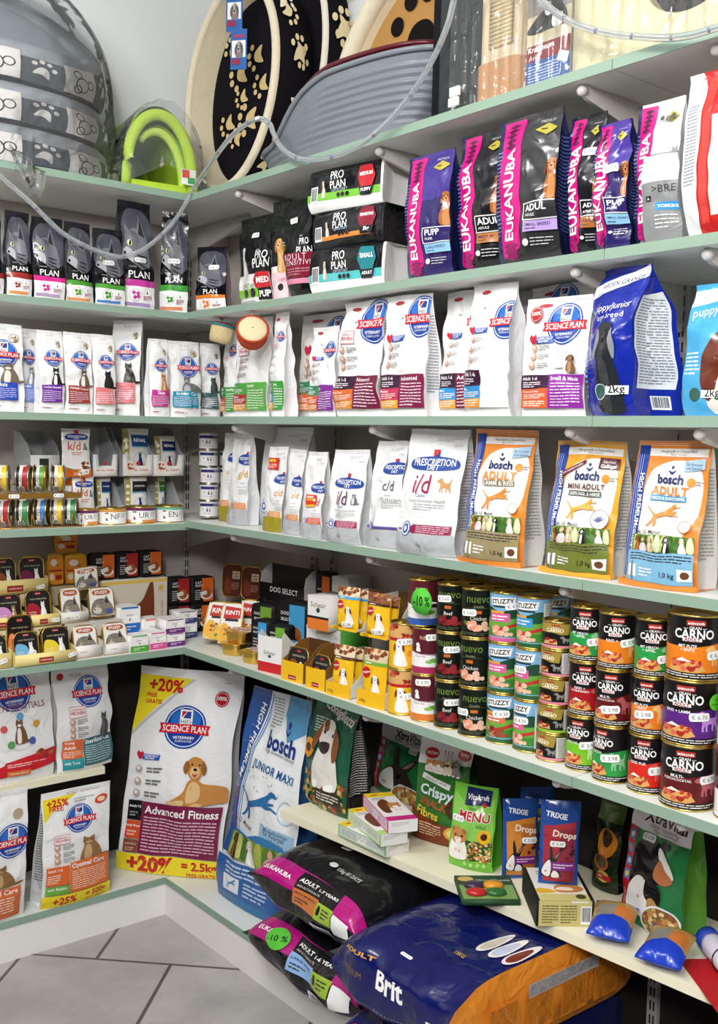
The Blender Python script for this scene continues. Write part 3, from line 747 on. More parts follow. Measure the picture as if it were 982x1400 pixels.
def dog_white(lc, ltxt, mid, mtxt, low, rc, rtxt, top='logo', animal=None, logo=(.68, .77, .25), big=False, seed=1):
    """white dog-food bag: coloured table at the bottom with left column and right panel"""
    def f(a):
        k = a.w/a.h
        a.ell(.3, .935, .11, '#b8303a', ry=.016); sp_logo(a, *logo); a.lines(.36, .8, .5, .82, 1, '#999', words=2)
        stamp_proven(a, .27, .68, .3) if top == 'stamp' else heart_badge(a, .17, .65, .13)
        benefits(a, .2, (.575, .5, .425), .1)
        a.rect(.04, .23, .5, .345, lc); a.textl(ltxt, .07, .315, .028, '#fff', bold=.015, maxw=.4); a.lines(.08, .24, .36, .29, 3, '#e7dde3', words=2)
        a.rect(.04, .135, .5, .23, mid); a.textl(mtxt, .07, .207, .022, '#fff', maxw=.4, bold=.01); a.lines(.08, .145, .45, .19, 3, '#f3e3da', words=3)
        a.rect(.04, .07, .5, .135, low); a.lines(.08, .08, .45, .13, 3, '#fbeeda', words=3)
        a.rect(.5, .07, 1, .345, rc); a.textl(rtxt, .53, .31, .034, '#fff', bold=.012, maxw=.55); a.lines(.54, .08, .95, .28, 8, '#f0e0ec', fill=.3, words=4, seed=seed)
        if animal: pic(a, animal, .4, .37, .95, .56, '#d9a05b', '#f0d7ad', '#8a5a2a')
    return f
def proplan_cat(band, low, word='PLAN', full=False, face=('#74747c', '#b9b9bf', '#2b2b31')):
    def f(a):
        a.rect(0, .27, 1, 1, '#0d0d12'); a.blob([(.0, .45), (.05, .8), (.3, .93), (.7, .92), (1, .8), (1, .45), (.6, .4)], '#4c4c58'); a.rect(0, .93, 1, 1, '#15131c')
        pic(a, 'catface', .02, .38, .82, .88, *face)
        a.poly([(0, .27), (0, .5), (.25, .44), (.55, .36), (1, .4), (1, .27)], '#0b0b10')
        a.text('PURINA', .3, .385, .2, '#ddd', sp=1.2); a.text('PRO', .3, .0, .01, '#000')
        a.text(word, .5, .315, .62, '#fff', maxh=.07, bold=.008, sx=1.05)
        a.rect(0, .205, 1, .265, band); a.rect(0, 0, 1, .205, '#f3f2f2')
        a.ring(.36, .125, .17, .015, '#b9b3b5'); k = a.w/a.h
        for i, (dx, dy) in enumerate(((-.05, .05), (.06, .04), (-.02, -.05), (.07, -.03))): a.ell(.36+dx, .125+dy*1.2*k+.0, .05, band)
        a.ell(.72, .155, .1, '#fdfdfd', ry=.03); pic(a, 'cat', .69, .14, .75, .172, '#222', '#222', '#222'); a.lines(.58, .08, .86, .125, 3, '#9c4a60', words=2)
        a.rect(.04, .03, .8, .058, low)
    return f
def eukanuba(main, title, sub, subcol, tabcol='#d01280', titlecol='#fff', ani='dogsit', ac=('#a5673a', '#c98a55', '#5c3318'), dia='#b5a93c', navy='#1a2350'):
    """dark bag with a tall magenta strip carrying the vertical name"""
    def f(a):
        k = a.w/a.h; sw = .36; o = .13
        a.rect(0, 0, 1, 1, main[0]); a.rect(.0, .62, 1, 1, main[1]); a.poly([(0, 0), (0, 1), (o*.7, 1), (o+.05, .05)], navy); a.lines(.01, .2, .1, .8, 22, '#7d8bc0', words=2, fill=.3)
        a.poly([(o-.01, .06), (o*.6, .98), (o*.6+sw, .98), (o+sw, .12), (o+sw*.55, .03)], tabcol)
        for i in range(5): a.poly([(o*.6+sw*.5, .965-.035*i), (o*.6+sw*.8, .945-.035*i), (o*.6+sw*.5, .925-.035*i), (o*.6+sw*.22, .945-.035*i)], '#5a1040')
        for i in range(3): a.poly([(o+sw*.5, .15-.035*i), (o+sw*.9, .125-.035*i), (o+sw*.5, .1-.035*i), (o+sw*.15, .125-.035*i)], '#8d0f5c')
        a.text('EUKANUBA', o+sw*.44, .47, .62/k, '#fff', rot=90, bold=.022)
        a.poly([(.64, .87), (.8, .91), (.96, .87), (.8, .83)], dia); a.text('PREMIUM', .8, .925, .22, '#bbb'); a.lines(.72, .86, .9, .88, 1, '#333', words=2)
        pic(a, ani, .78, .4, 1.14, .66, *ac)
        a.rect(.55, .27, 1, .39, '#d8d8d8'); a.rect(.565, .278, 1, .382, main[0]); a.textl(title, .6, .35, .045, titlecol, bold=.02, maxw=.38); a.textl(title+'E', .6, .305, .018, titlecol, maxw=.36)
        a.rect(.565, .195, 1, .265, subcol); a.textl(sub, .59, .24, .022, '#2a2340', bold=.01, maxw=.4); a.lines(.59, .205, .9, .222, 1, '#555')
        a.lines(.66, .1, .94, .16, 3, '#c9c9c9', words=3, fill=.3); a.ell(.6, .13, .04, '#ddd')
    return f
def bosch(c, c2, low, title, sub, subcol, tcol, dogcol, mini=False, left='HIGH PREMIUMconcept', ab='ab 12. Monat'):
    def f(a):
        k = a.w/a.h
        a.rect(0, 0, 1, 1, c); a.rect(.12, 0, 1, .04, c)
        a.blob([(.2, .15), (.2, .7), (.4, .84), (.75, .86), (.93, .78), (.93, .5), (.8, .36), (.7, .15)], '#f7f5f0')
        a.rect(.12, .89, .97, .945, '#f5f3ef'); a.text('Hergestellt in Deutschland', .58, .922, .5, '#444', bold=.006); a.text('Made in Germany', .58, .902, .22, '#777')
        a.poly([(.0, .06), (.02, .9), (.18, .9), (.17, .06)], '#1b3f96')
        for i in range(3): a.poly([(.015+.03*i, .06), (.04+.032*i, .9), (.044+.032*i, .9), (.02+.03*i, .06)], '#dfe8f6')
        a.rect(.03, .9, .18, .965, '#173a8d'); a.text(left, .12, .5, .74/k, '#fff', rot=-90, bold=.012, maxh=.05)
        a.blob([(.49, .795), (.55, .785), (.6, .8), (.55, .765)], '#1c2f6c'); a.ell(.545, .815, .02, '#1c2f6c')
        a.text('bosch', .53, .735, .36, '#1b2a66', bold=.035); a.ell(.8, .72, .055, '#e9973c'); a.lines(.86, .7, .95, .735, 2, '#999', words=1)
        if mini:
            a.poly([(.16, .72), (.48, .82), (.48, .85), (.14, .76)], '#6f1c2b'); a.text('FÜR KLEINE RASSEN', .3, .785, .3, '#fff', rot=24)
            a.rect(.68, .79, .95, .87, '#5c1322'); a.text('Geflügel', .81, .805, .2, '#fff', bold=.02); a.text('frischem', .81, .84, .15, '#fff')
        else:
            a.poly([(.7, .79), (.96, .81), (.96, .88), (.7, .86)], '#a9c8e4'); a.text('für Knorpel', .83, .838, .2, '#244'); a.text('und Gelenke', .83, .815, .2, '#244')
        a.text(title, .54, .655, .5 if not mini else .54, tcol, bold=.03, sp=1.1); a.rect(.3, .585, .78, .622, subcol); a.text(sub, .54, .603, .45, '#f4f2ee', bold=.02)
        pic(a, 'dogrun', .3, .41, .72, .57, dogcol); a.ell(.7, .56, .03, '#efe9df')
        for i in range(6): a.ell(.24+.03*i*i*.3, .62+.03*i, .006, '#c8c2b8')
        a.text(ab, .37, .375, .32, '#333', bold=.01)
        if mini: a.ell(.8, .42, .12, '#f2f2f2'); a.ring(.8, .42, .12, .008, '#777'); 
        if mini:
            for t in range(7): a.poly([(.8, .4), (.8+.09*math.cos(.5+t*.36), .4+.09*k*math.sin(.5+t*.36)), (.8+.05*math.cos(.75+t*.36), .4+.05*k*math.sin(.75+t*.36))], '#23408c')
        else: a.ell(.82, .42, .07, '#f4efe6'); a.ring(.82, .42, .07, .008, '#d98e4a')
        a.rect(.14, .245, .96, .355, '#6f8c3a'); rd = random.Random(4)
        for i in range(10): x = .16+.08*i; a.blob([(x, .26), (x+.01, .34), (x+.05, .35), (x+.08, .3), (x+.07, .25)], rd.choice(['#3d6b22', '#b8c77a', '#4e7a2c', '#dce0b8', '#7ba33f']))
        for i, (q, c_) in enumerate((('dogsit', ('#8a4a22', '#b8743f', '#4a230d')), ('dogsit', ('#d9bf95', '#efe4cd', '#a8864f')), ('dogsit', ('#1b1717', '#e9e4de', '#0c0909')), ('dogsit', ('#e8dfd0', '#fff', '#b79a70')))): pic(a, q, .17+.2*i, .247, .3+.2*i, .345, *c_)
        a.ell(.36, .325, .025, '#e2b596'); a.blob([(.31, .25), (.33, .3), (.4, .3), (.42, .25)], '#e6d6dd')
        a.rect(.14, .05, .96, .245, low); a.lines(.18, .18, .94, .235, 3, '#3b3a3a', fill=.42, words=8)
        a.rect(.17, .075, .28, .15, '#eeeae2'); a.text('1', .225, .112, .03, '#777'); a.lines(.32, .08, .5, .14, 3, '#eee', words=2)
        a.text('1,0 kg', .68, .1, .16, '#222', bold=.01); a.rect(.79, .075, .95, .15, '#f4f1ec'); a.ell(.87, .112, .05, '#6b4028', ry=.025)
        a.rect(.0, 0, 1, .05, c)
    return f
def rx_diet(code, ccol, foot, band, badge=None, animal=None, sub='Gastrointestinal Health', logo=(.58, .72), cut=0, med='#27408f', small='Canine'):
    def f(a):
        k = a.w/a.h; lx, ly = logo
        a.lines(.5, .9, .9, .93, 2, '#c9c6c6', words=4); a.ell(.85, .87, .09, '#e2e4ea', ry=.02); a.text('VETERINARY', .85, .87, .15, '#667')
        a.rect(lx-.05, ly+.045, lx+.06, ly+.045+.12*k, '#c9342f'); a.poly([(lx-.03, ly+.05), (lx+.05, ly+.05), (lx+.05, ly+.045+.1*k)], '#23408e')
        a.blob([(lx-.38, ly-.035), (lx-.36, ly+.035), (lx, ly+.06), (lx+.36, ly+.035), (lx+.38, ly-.035), (lx, ly-.055)], '#22489b')
        a.text('PRESCRIPTION', lx, ly+.012, .68, '#fff', bold=.012, sx=1.3); a.text('DIET', lx, ly-.03, .2, '#fff', bold=.01)
        a.text(code, lx-.12, ly-.16, .34, ccol, sx=1.15, maxh=.13, bold=.004)
        if animal: pic(a, animal, lx+.12, ly-.22, lx+.36, ly-.11, '#c9955a' if animal == 'dogstand' else '#6d6f74', '#ddd', '#333')
        a.text(small, lx-.1, ly-.25, .18, '#3a5fb0'); a.text(sub, lx+.0, ly-.29, .6, '#888'); a.lines(lx-.22, ly-.37, lx+.3, ly-.31, 3, '#aaa', words=5, fill=.3)
        a.rect(0, 0, 1, .17, foot); a.poly([(.05, .2), (.3, .2), (.38, .24), (.95, .24), (.95, .17), (.38, .17), (.3, .19), (.05, .19)], band) if sub.startswith('Gastro') else a.rect(0, .175, 1, .2, band)
        if sub.startswith('Gastro'): a.lines(.42, .175, .92, .235, 4, '#ecc9d8', words=5, fill=.35)
        a.ell(.24, .2, .1, '#2c5aa6'); a.ring(.24, .2, .085, .02, '#eef2fa'); a.ell(.24, .2, .03, '#e8eefc', ry=.02)
        if badge == 'taste': a.rect(.3, .36, .75, .5, '#d8351f'); a.text('GREAT', .48, .475, .28, '#fff', bold=.03); a.text('TASTE', .48, .445, .28, '#ffd83a', bold=.03); a.rect(.3, .36, .75, .385, '#f0b62b'); a.ell(.66, .44, .06, '#f7e7d8')
        if badge == 'new': a.rect(.08, .73, .66, .87, '#d5281c'); a.text('NEW', .3, .835, .35, '#ffe24a', bold=.03); a.lines(.12, .74, .6, .8, 3, '#f6d9d2', words=2)
        a.text('1kg', .5, .08, .09, '#777')
    return f
# ------------------------------------------------------------------ second shelf: dark bags
z = ZL[2]; G = 'black cat food bags on the back wall'
PC = 'resealable_kibble_bag'
bag(PC, 'black cat food bag with grey cat face cut by the photo edge, red band', 'pet food bag', G, 'L', z, -22, 17, 288, proplan_cat('#a02c28', '#d9925a', 'PLAN'), '#15151c', '#20202a', d=.045, m='gloss_film', sb=.03)
bag(PC, 'black cat food bag with brown-red band and orange strip, grey tabby printed above', 'pet food bag', G, 'L', z, 10, 43, 290, proplan_cat('#9a2a22', '#e0914f'), '#15151c', '#20202a', d=.045, m='gloss_film', sb=.015)
bag(PC, 'black cat food bag with magenta band and lilac strip, beside the brown-red banded one', 'pet food bag', G, 'L', z, 46, 89, 298, proplan_cat('#d42a8c', '#b79ac4'), '#15151c', '#20202a', d=.04, m='gloss_film', sb=.004)
bag(PC, 'narrow black cat food bag with green band and orange strip, beside the blue stripped one', 'pet food bag', G, 'L', z, 91, 128, 305, proplan_cat('#4d9a34', '#df9350'), '#15151c', '#20202a', d=.045, m='gloss_film', sb=.025)
bag(PC, 'black cat food bag with green band and blue strip, price sticker on its cat', 'pet food bag', G, 'L', z, 127, 168, 314, proplan_cat('#4d9a34', '#3f87c9'), '#15151c', '#20202a', d=.045, m='gloss_film', sb=.008, stick=dict(u=.45, v=.55, txt='€ 6.10'))
bag(PC, 'tall black cat food bag with dark folded top and purple-pink band', 'pet food bag', G, 'L', z, 167, 212, 277, proplan_cat('#c53f9e', '#a48cc0'), '#15151c', '#20202a', d=.075, m='gloss_film', sb=.03, stick=dict(u=.55, v=.45, txt='€ 12.90'), p=2.6)
bag(PC, 'tall black cat food bag with green band and orange strip standing beside the shelf corner', 'pet food bag', G, 'L', z, 219, 256, 291, proplan_cat('#3f9a38', '#d9825a'), '#15151c', '#8d8d90', d=.075, m='gloss_film', sb=.03, yaw=-33, stick=dict(u=.5, v=.5, txt='€ 12.90'), p=2.6)
bag(PC, 'low black cat food bag with orange band standing in the shelf corner', 'pet food bag', G, 'R', z, 269, 310, 338, proplan_cat('#e07f2e', '#b9b2b2'), '#15151c', '#7d6f70', d=.045, m='gloss_film', front=1.66, yaw=28, stick=dict(u=.6, v=.68, txt='€ 6.10'))

z = ZR[2]; G = 'black dog food bags beside the stack of packs'
def pp_dog(a, kind):
    a.rect(0, 0, 1, 1, '#0e0e12')
    a.text('PRO', .8, .56, .3, '#f5f5f5', bold=.01, sx=1.25); a.text('PLAN', .8, .47, .42, '#f5f5f5', bold=.01, sx=1.25); a.lines(.66, .6, .85, .63, 1, '#aaa')
    if kind == 1:
        a.rect(0, 0, 1, .36, '#f2f2f0'); pic(a, 'dogsit', .1, .25, .5, .66, '#e9e7e2', '#fff', '#1c1a1c')
        a.rect(0, .11, .72, .2, '#7ac227'); a.text('OPTISTART', .4, .235, .5, '#6aa83a'); a.ell(.3, .155, .08, '#222'); a.ell(.55, .155, .08, '#222')
        a.poly([(.66, .2), (.58, .29), (.68, .37), (1, .37), (1, .2)], '#c4202c'); a.text('MED', .84, .285, .28, '#fff', bold=.03); a.rect(.7, .07, 1, .2, '#131317'); a.text('PUP', .86, .135, .26, '#fff', bold=.03); a.lines(.1, .03, .6, .08, 2, '#999')
    elif kind == 2:
        a.rect(0, 0, 1, .36, '#f3eeee'); a.rect(.15, 0, 1, .3, '#f2d3da'); pic(a, 'dogsit', .35, .3, 1.1, .62, '#d8a466', '#e7c493', '#b07a3e'); a.text('OPTI', .75, .22, .4, '#c58'); a.ell(.7, .15, .12, '#222')
    else:
        a.rect(0, .2, 1, .45, '#7d1830'); a.text('ADULT', .5, .41, .7, '#e9d3d8', sp=1.2); a.text('SENSITIVE', .6, .35, .8, '#e9d3d8', sp=1.2); a.lines(.3, .22, .95, .3, 3, '#b87a88'); a.rect(0, .14, 1, .19, '#e58ba8')
bag('dog_food_bag', 'black bag with a white sitting puppy and red hexagon beside the corner', 'pet food bag', G, 'R', z, 323, 367, 292, lambda a: pp_dog(a, 1), '#101014', '#17171b', d=.1, m='gloss_film', sb=.03, stick=dict(u=.6, v=.78, txt='€ 16.40'), p=2.4)
bag('dog_food_bag', 'black and pale pink bag with tan dog wedged between two black bags', 'pet food bag', G, 'R', z, 371, 394, 275, lambda a: pp_dog(a, 2), '#101014', '#17171b', d=.06, m='gloss_film', sb=.06, p=2.4)
bag('dog_food_bag', 'black bag with a maroon panel and pink line beside the stacked packs', 'pet food bag', G, 'R', z, 391, 428, 273, lambda a: pp_dog(a, 3), '#101014', '#17171b', d=.12, m='gloss_film', sb=.035, stick=dict(u=.4, v=.78, txt='€ 16.40'), p=2.4)
# three long packs lying on each other
def pack(label, c, pl, pr, py0, py1, z0, art, dep=.15, yaw=0, sb=.02):
    P, w_, rz = spot('R', z0, pl, pr, sb, yaw); h = z_at(P[0], P[1], py1)-z0
    O = P+inward(rz)*dep/2; SEED[0] += 1
    r = empty('lying_dog_food_pack', tuple(O), rz, label, 'pet food bag', 'long dog food packs stacked lying down')
    F, B = bag_grids(w_, h, dep, 'brick', SEED[0], 20, 10, .003); a = Art(w_, h); art(a)
    N = bag_mesh(r, F, B, c, '#efecec' if c != '#141418' else '#141418', a, w_, h, 'gloss_film', seal=0)
    return h
def pk(head, strip, sub, hexc_, bg, f2='#141418', white=True):
    def f(a):
        a.rect(0, .4, .97, 1, '#131318'); a.rect(0, .24, .97, .42, strip) if white else a.rect(.05, .2, .85, .32, strip)
        a.text('PRO', .42, .8, .17, '#fff', bold=.01, sx=1.2); a.text('PLAN', .42, .59, .2, '#fff', bold=.01, sx=1.2); a.barcode(.05, .2, .16, .6)
        pic(a, 'dogsit', .2, .3, .28, .7, '#c9b49a', '#f0ece6', '#4b3a2e'); a.text('OPTISTART', .45, .45, .2, '#bcd')
        for i in range(3): a.ell(.44+.055*i, .325, .022, '#1b1b1b')
        a.poly([(.68, .66), (.72, .9), (.87, .9), (.91, .66), (.87, .42), (.72, .42)], hexc_); a.text(head, .795, .72, .16, '#fff', bold=.03, maxh=.16); a.poly([(.7, .42), (.89, .42), (.86, .22), (.73, .22)], '#141418'); a.text(sub, .795, .34, .13, '#fff', bold=.03, maxh=.12)
    return f
zz = z+.001
h1 = pack('white dog food pack with teal stripe and hexagon, lowest of the lying packs', '#f4f3f2', 421, 524, 0, 336, zz, pk('SMALL', '#52bdc0', 'ADULT', '#14808a', 0), yaw=8)
h2 = pack('black dog food pack with orange stripe lying between two white packs', '#141418', 424, 524, 0, 284, zz+h1+.002, pk('SENSITIVE', '#e0893a', '3kg', '#8c1830', 0, white=False), yaw=7, dep=.15)
h3 = pack('white dog food pack with green stripe and red hexagon, topmost of the lying packs', '#f4f3f2', 420, 522, 0, 226, zz+h1+h2+.004, pk('MEDIUM', '#78c23a', 'PUPPY', '#c81f2b', 0), yaw=10)
G = 'dark bags with a magenta strip'
EB = 'large_kibble_bag'; NAVY = '#1a2350'
bag(EB, 'purple bag with magenta strip and light blue PUPPY plate beside the lying packs', 'pet food bag', G, 'R', z, 556, 619, 211, eukanuba(('#2d2260', '#41308a'), 'PUPP', 'LARGE BREED', '#8fc3ea'), '#1d1c3a', NAVY, d=.11, m='gloss_film', sb=.03, p=2.6)
bag(EB, 'black bag with magenta strip and brown plate, between the purple puppy bag and widest bag', 'pet food bag', G, 'R', z, 626, 688, 181, eukanuba(('#1a191c', '#242328'), 'ADUL', 'MEDIUM', '#b5703a'), '#1a191c', NAVY, d=.12, m='gloss_film', sb=.05, p=2.6)
bag(EB, 'widest dark grey bag with magenta strip, ADULT plate and lilac SMALL BREED plate', 'pet food bag', G, 'R', z, 682, 768, 157, eukanuba(('#2c2c2e', '#3a393b'), 'ADUL', 'SMALL BREED', '#b79ad6'), '#242325', NAVY, d=.12, m='gloss_film', sb=.02, p=2.6, sidelines='#5663a0')
bag(EB, 'narrow dark bag with magenta strip behind the widest one, price label on it', 'pet food bag', G, 'R', z, 775, 822, 158, eukanuba(('#1a191f', '#232228'), 'ADUL', 'LARGE', '#b5703a'), '#1a191c', NAVY, d=.1, m='gloss_film', sb=.045, p=2.6, stick=dict(u=.72, v=.72, txt='€ 7.90'), sidelines='#5663a0')
bag(EB, 'smaller purple bag with crinkled magenta strip beside the white yorkshire bag', 'pet food bag', G, 'R', z, 812, 858, 167, eukanuba(('#2a2262', '#4a3796'), 'PUPP', 'SMALL BREED', '#8fc3ea'), '#221d50', NAVY, d=.1, m='gloss_film', sb=.02, p=2.6, stick=dict(u=.6, v=.62, txt='€ 14.50'), wr=.006, sidelines='#5663a0')
def yorkie(a):
    eukanuba(('#8d8f90', '#f1efef'), 'A', 'YORKSHIRE', '#2f8fd4', titlecol='#222', ani='cat', ac=('#8d8f90',)*3)(a)
    a.rect(.35, .3, 1, .6, '#f1efef'); a.rect(.36, .0, 1, .42, '#8b8d8e'); a.text('>BRE', .78, .37, .4, '#3a3a3a', bold=.01); a.rect(.46, .29, .56, .33, '#1b1b1b'); a.text('A', .51, .31, .05, '#fff'); a.rect(.62, .22, 1, .28, '#2f8fd4'); a.text('YORKSHI', .82, .25, .34, '#fff', bold=.02)
    a.lines(.62, .1, .95, .2, 4, '#eee', words=3, fill=.3); a.ell(.62, .86, .05, '#555'); a.ell(.75, .85, .05, '#777'); a.ell(.87, .86, .05, '#555'); a.text('€ 27.30', .72, .46, .2, '#777')
bag(EB, 'white and grey bag with magenta strip and blue breed plate', 'pet food bag', G, 'R', z, 865, 929, 140, yorkie, '#efefef', '#cfd2d6', d=.1, m='satin_film', sb=.03, p=2.6)
def redbag(a):
    a.rect(0, 0, 1, 1, '#c4211f'); a.poly([(0, 0), (0, 1), (.16, 1), (.22, .9), (.2, 0)], '#e6e8ea'); a.lines(.03, .3, .17, .8, 24, '#8e939b', words=3); a.rect(.24, .06, .34, .95, '#d8423a'); a.rect(.36, .1, .96, .7, '#f6d7d4')
bag(EB, 'tall red bag with white side panel at the end of the shelf', 'pet food bag', None, 'R', z, 932, 1062, 88, redbag, '#c4211f', '#e9e9ec', d=.13, m='gloss_film', sb=.0, p=2.6, sidelines='#8e939b', yaw=-2)

# ------------------------------------------------------------------ third shelf: white bags
z = ZL[3]; G = 'white cat food bags on the back wall'; CB = 'cat_food_bag'
S_ = '#ececee'
def cb(lab, pl, pr, pt, word, col, **k):
    ac = k.pop('ac', ('#6f675f', '#f2efea')); ani = k.pop('ani', 'cat'); cut = k.pop('cut', 0)
    bag(CB, lab, 'pet food bag', G, 'L', z, pl, pr, pt, cat_white(word, col, ani, ac, cut=cut), W, S_, **{**dict(d=.05, sb=.015, wr=.003), **k})
cb('white cat food bag with royal blue block, cut by the photo edge', -28, 35, 443, 'Adult', '#1f49b8', ac=('#7a6a5a', '#efe9e0'))
cb('white cat food bag with pale blue block mostly hidden behind its neighbours', 26, 60, 449, 'Light', '#6f86cf', sb=.05, ac=('#8a8a8a', '#eee'))
cb('white cat food bag with violet block and black-and-white cat', 54, 90, 452, 'Sensitive Stomach', '#6a1f96', ac=('#1f1c1e', '#f4f4f4'))
cb('white cat food bag with brick red block and tabby cat', 90, 129, 455, 'Hairball Control', '#9c3526', ac=('#6a5a4a', '#f0ece6'))
cb('small white cat food bag with salmon block and black cat', 127, 158, 458, '', '#e07d78', ac=('#1a1819', '#2a2829'))
cb('biggest white cat food bag with salmon block, grey side panel of small print', 150, 191, 433, '', '#dc7c82', ac=('#2b2420', '#3b312b'), d=.1, sb=.06, yaw=-36, sidelines='#8d8d92', p=2.6)
cb('white cat food bag with magenta block and orange cat', 206, 233, 464, 'Skin', '#c2298a', ac=('#c98540', '#e9c79a'))
cb('white cat food bag with teal block and grey lying cat', 234, 277, 467, 'Indoor Cat', '#1f8fae', ani='catlie', ac=('#6d6e70', '#b5b6b8'))
cb('greyish white cat food bag with dark teal block at the shelf corner', 274, 302, 470, '', '#42605e', sb=.05, ac=('#3c4446', '#5b6466'), yaw=-20)
z = ZR[3]; G = 'white dog food bags on the right wall'
def db(lab, pl, pr, pt, f, **k):
    bag('dog_food_bag', lab, 'pet food bag', G, 'R', z, pl, pr, pt, f, W, S_, **{**dict(d=.08, sb=.02, wr=.0035), **k})
db('white dog food bag with dark teal block, hidden deep in the corner', 290, 309, 474, dog_white('#2f5152', '', '#2f5152', '', '#35595a', '#35595a', ''), sb=.1, d=.05, base=None) if False else None
GRN = '#3e9a3e'
db('narrow white bag with green block under the tan toy ball', 303, 322, 453, dog_white('#2f7f3a', 'Puppy', '#c9452c', 'Large', '#e08f2e', GRN, 'Healthy', top='stamp'), sb=.1, d=.05)
db('white bag with green block and red Medium line under the red-sided toy', 318, 366, 432, dog_white('#48a53c', 'Puppy', '#b5232d', 'Medium', '#e0912e', '#58ab40', 'Healthy', top='stamp', logo=(.6, .8, .2)), d=.05, sb=.072)
db('narrow white bag with green and blue block between two puppy bags', 368, 386, 427, dog_white('#48a53c', 'Pup', '#2e8fd0', 'Mini', '#e0a02e', GRN, 'H', top='stamp'), sb=.04, d=.06)
db('large white puppy bag with curved green and violet block behind a small bag', 382, 455, 424, dog_white('#2f8a5c', 'Puppy', '#d9612f', 'Chicken', '#d9732f', '#7d2a92', 'Small', logo=(.66, .8, .2)), sb=.07, d=.1)
db('small white puppy bag with green and violet block in front of a large one', 423, 459, 447, dog_white('#2f8a5c', 'Puppy', '#d9612f', 'Turkey', '#d9732f', '#7d2a92', 'Sm', logo=(.8, .74, .2)), d=.05)
db('crinkled white adult bag with wine red block and orange Large Breed line', 456, 519, 407, dog_white('#35142f', 'Adult 1-5', '#dd6a2c', 'Large Breed', '#e5952e', '#731b3c', 'Advanced', top='stamp', logo=(.8, .81, .31)), wr=.007, d=.09, sidelines='#9a9aa0')
db('white adult bag with wine red block and pink Medium line', 518, 580, 404, dog_white('#3a1836', 'Adult 1-6', '#c9305a', 'Medium', '#e5a52e', '#7c1c44', 'Advanced', logo=(.84, .81, .32)), d=.07, sidelines='#9a9aa0')
db('white adult bag with wine red block and blue Mini line, narrower', 584, 640, 389, dog_white('#35142f', 'Adult 1-6', '#2e8fd0', 'Mini', '#e5952e', '#6f1c3e', 'Ad', logo=(.95, .76, .3)), sb=.035, d=.07, sidelines='#9a9aa0')
db('wide white adult bag with blue Mini line and orange Lamb line', 632, 692, 383, dog_white('#3a1836', 'Adult 1-6', '#2e8fd0', 'Mini', '#e5952e', '#f0eded', '', logo=(.92, .71, .33)), d=.1, sb=.02, p=2.4)
db('white bag with dark purple and orange blocks peeping out behind the small breed bag', 676, 722, 390, dog_white('#3a1836', 'Ad', '#d95a2c', 'Chicken', '#d9612f', '#8d2a8a', 'S', logo=(.8, .78, .2)), sb=.12, d=.09)
def smallmini(a):
    dog_white('#3a1836', 'Adult 1-6', '#d95a2c', 'Chicken & Turkey', '#d9612f', '#8d2a9a', 'Small & Minia', logo=(.64, .77, .27))(a)
    seal100(a, .2, .86, .1); pic(a, 'dogsit', .52, .4, .72, .56, '#efece8', '#fff', '#e3ded8'); pic(a, 'dogsit', .72, .37, .92, .5, '#7a5a3c', '#b8895a', '#4a3526')
db('white bag with violet Small and Miniature panel, white poodle and terrier printed', 708, 799, 407, smallmini, d=.08, sb=.015, yaw=6)
db('big white bag with pale flat top standing behind the small breed bag', 708, 804, 380, dog_white('#3a1836', '', '#d95a2c', '', '#d9612f', '#8d2a9a', '', logo=(.5, .86, .22)), d=.09, sb=.12, p=2.6)
# blue bag with a folded-over top, and its light blue neighbour
def arden(a):
    a.poly([(0, .78), (.0, .88), (1, 1), (1, .92)], '#f0f0f0'); a.text('ARDEN GRANGE', .56, .893, .72, '#1d2f6e', rot=9, bold=.01); a.text('nutrition without compromise', .45, .835, .6, '#4a5a8a', rot=8)
    a.text('puppy/junior', .56, .72, .72, '#f4f4f4', rot=4, shear=.1); a.text('large breed', .55, .655, .5, '#e9e9f4', rot=4)
    pic(a, 'dogsit', .3, .03, .97, .62, '#26282c', '#3b3e42', '#8d9094'); a.ell(.5, .16, .12, '#2d5a50'); a.ring(.5, .16, .12, .012, '#cfe0da')
    a.rect(.62, .14, .95, .2, '#f2f2f2'); a.text('2kg', .78, .17, .22, '#222', bold=.01); a.lines(.04, .12, .2, .42, 9, '#8fa6e0', words=2)
def ardenside(a): a.poly([(.1, .2), (.06, .86), (.92, .9), (.9, .2)], '#eef0f2'); a.lines(.14, .23, .86, .85, 30, '#8d9096', words=5); a.barcode(.5, .05, .82, .15)
r = bag('kibble_bag', 'royal blue bag with grey sitting dog and white text panel on its side', 'pet food bag', None, 'R', z, 797, 860, 366, arden, '#15289a', '#15289a', d=.15, m='gloss_film', sb=.004, p=4, yaw=-14, sidelines=ardenside, seal=.93, wr=.005)
def cocker(a):
    a.rect(0, 0, 1, 1, '#4aa9dc'); a.poly([(0, .82), (0, .95), (1, 1), (1, .9)], '#eef3f6'); a.text('puppy/junior', .45, .78, .8, '#f6f6f6', rot=5, shear=.1); a.lines(.03, .3, .25, .48, 6, '#d6ecf8', words=2)
    pic(a, 'dogface', .28, .02, 1.2, .72, '#e9e3d9', '#f6f2ec', '#6a2f1c'); a.ell(.2, .16, .08, '#2d5a50'); a.rect(.3, .13, .6, .19, '#f2f2f2'); a.text('2kg', .45, .16, .2, '#222', bold=.01)
bag('kibble_bag', 'light blue bag with a brown-eared spaniel puppy at the shelf end', 'pet food bag', None, 'R', z, 928, 1040, 385, cocker, '#3f9fd6', '#3f9fd6', d=.14, m='gloss_film', sb=.01, p=2.8, yaw=4)
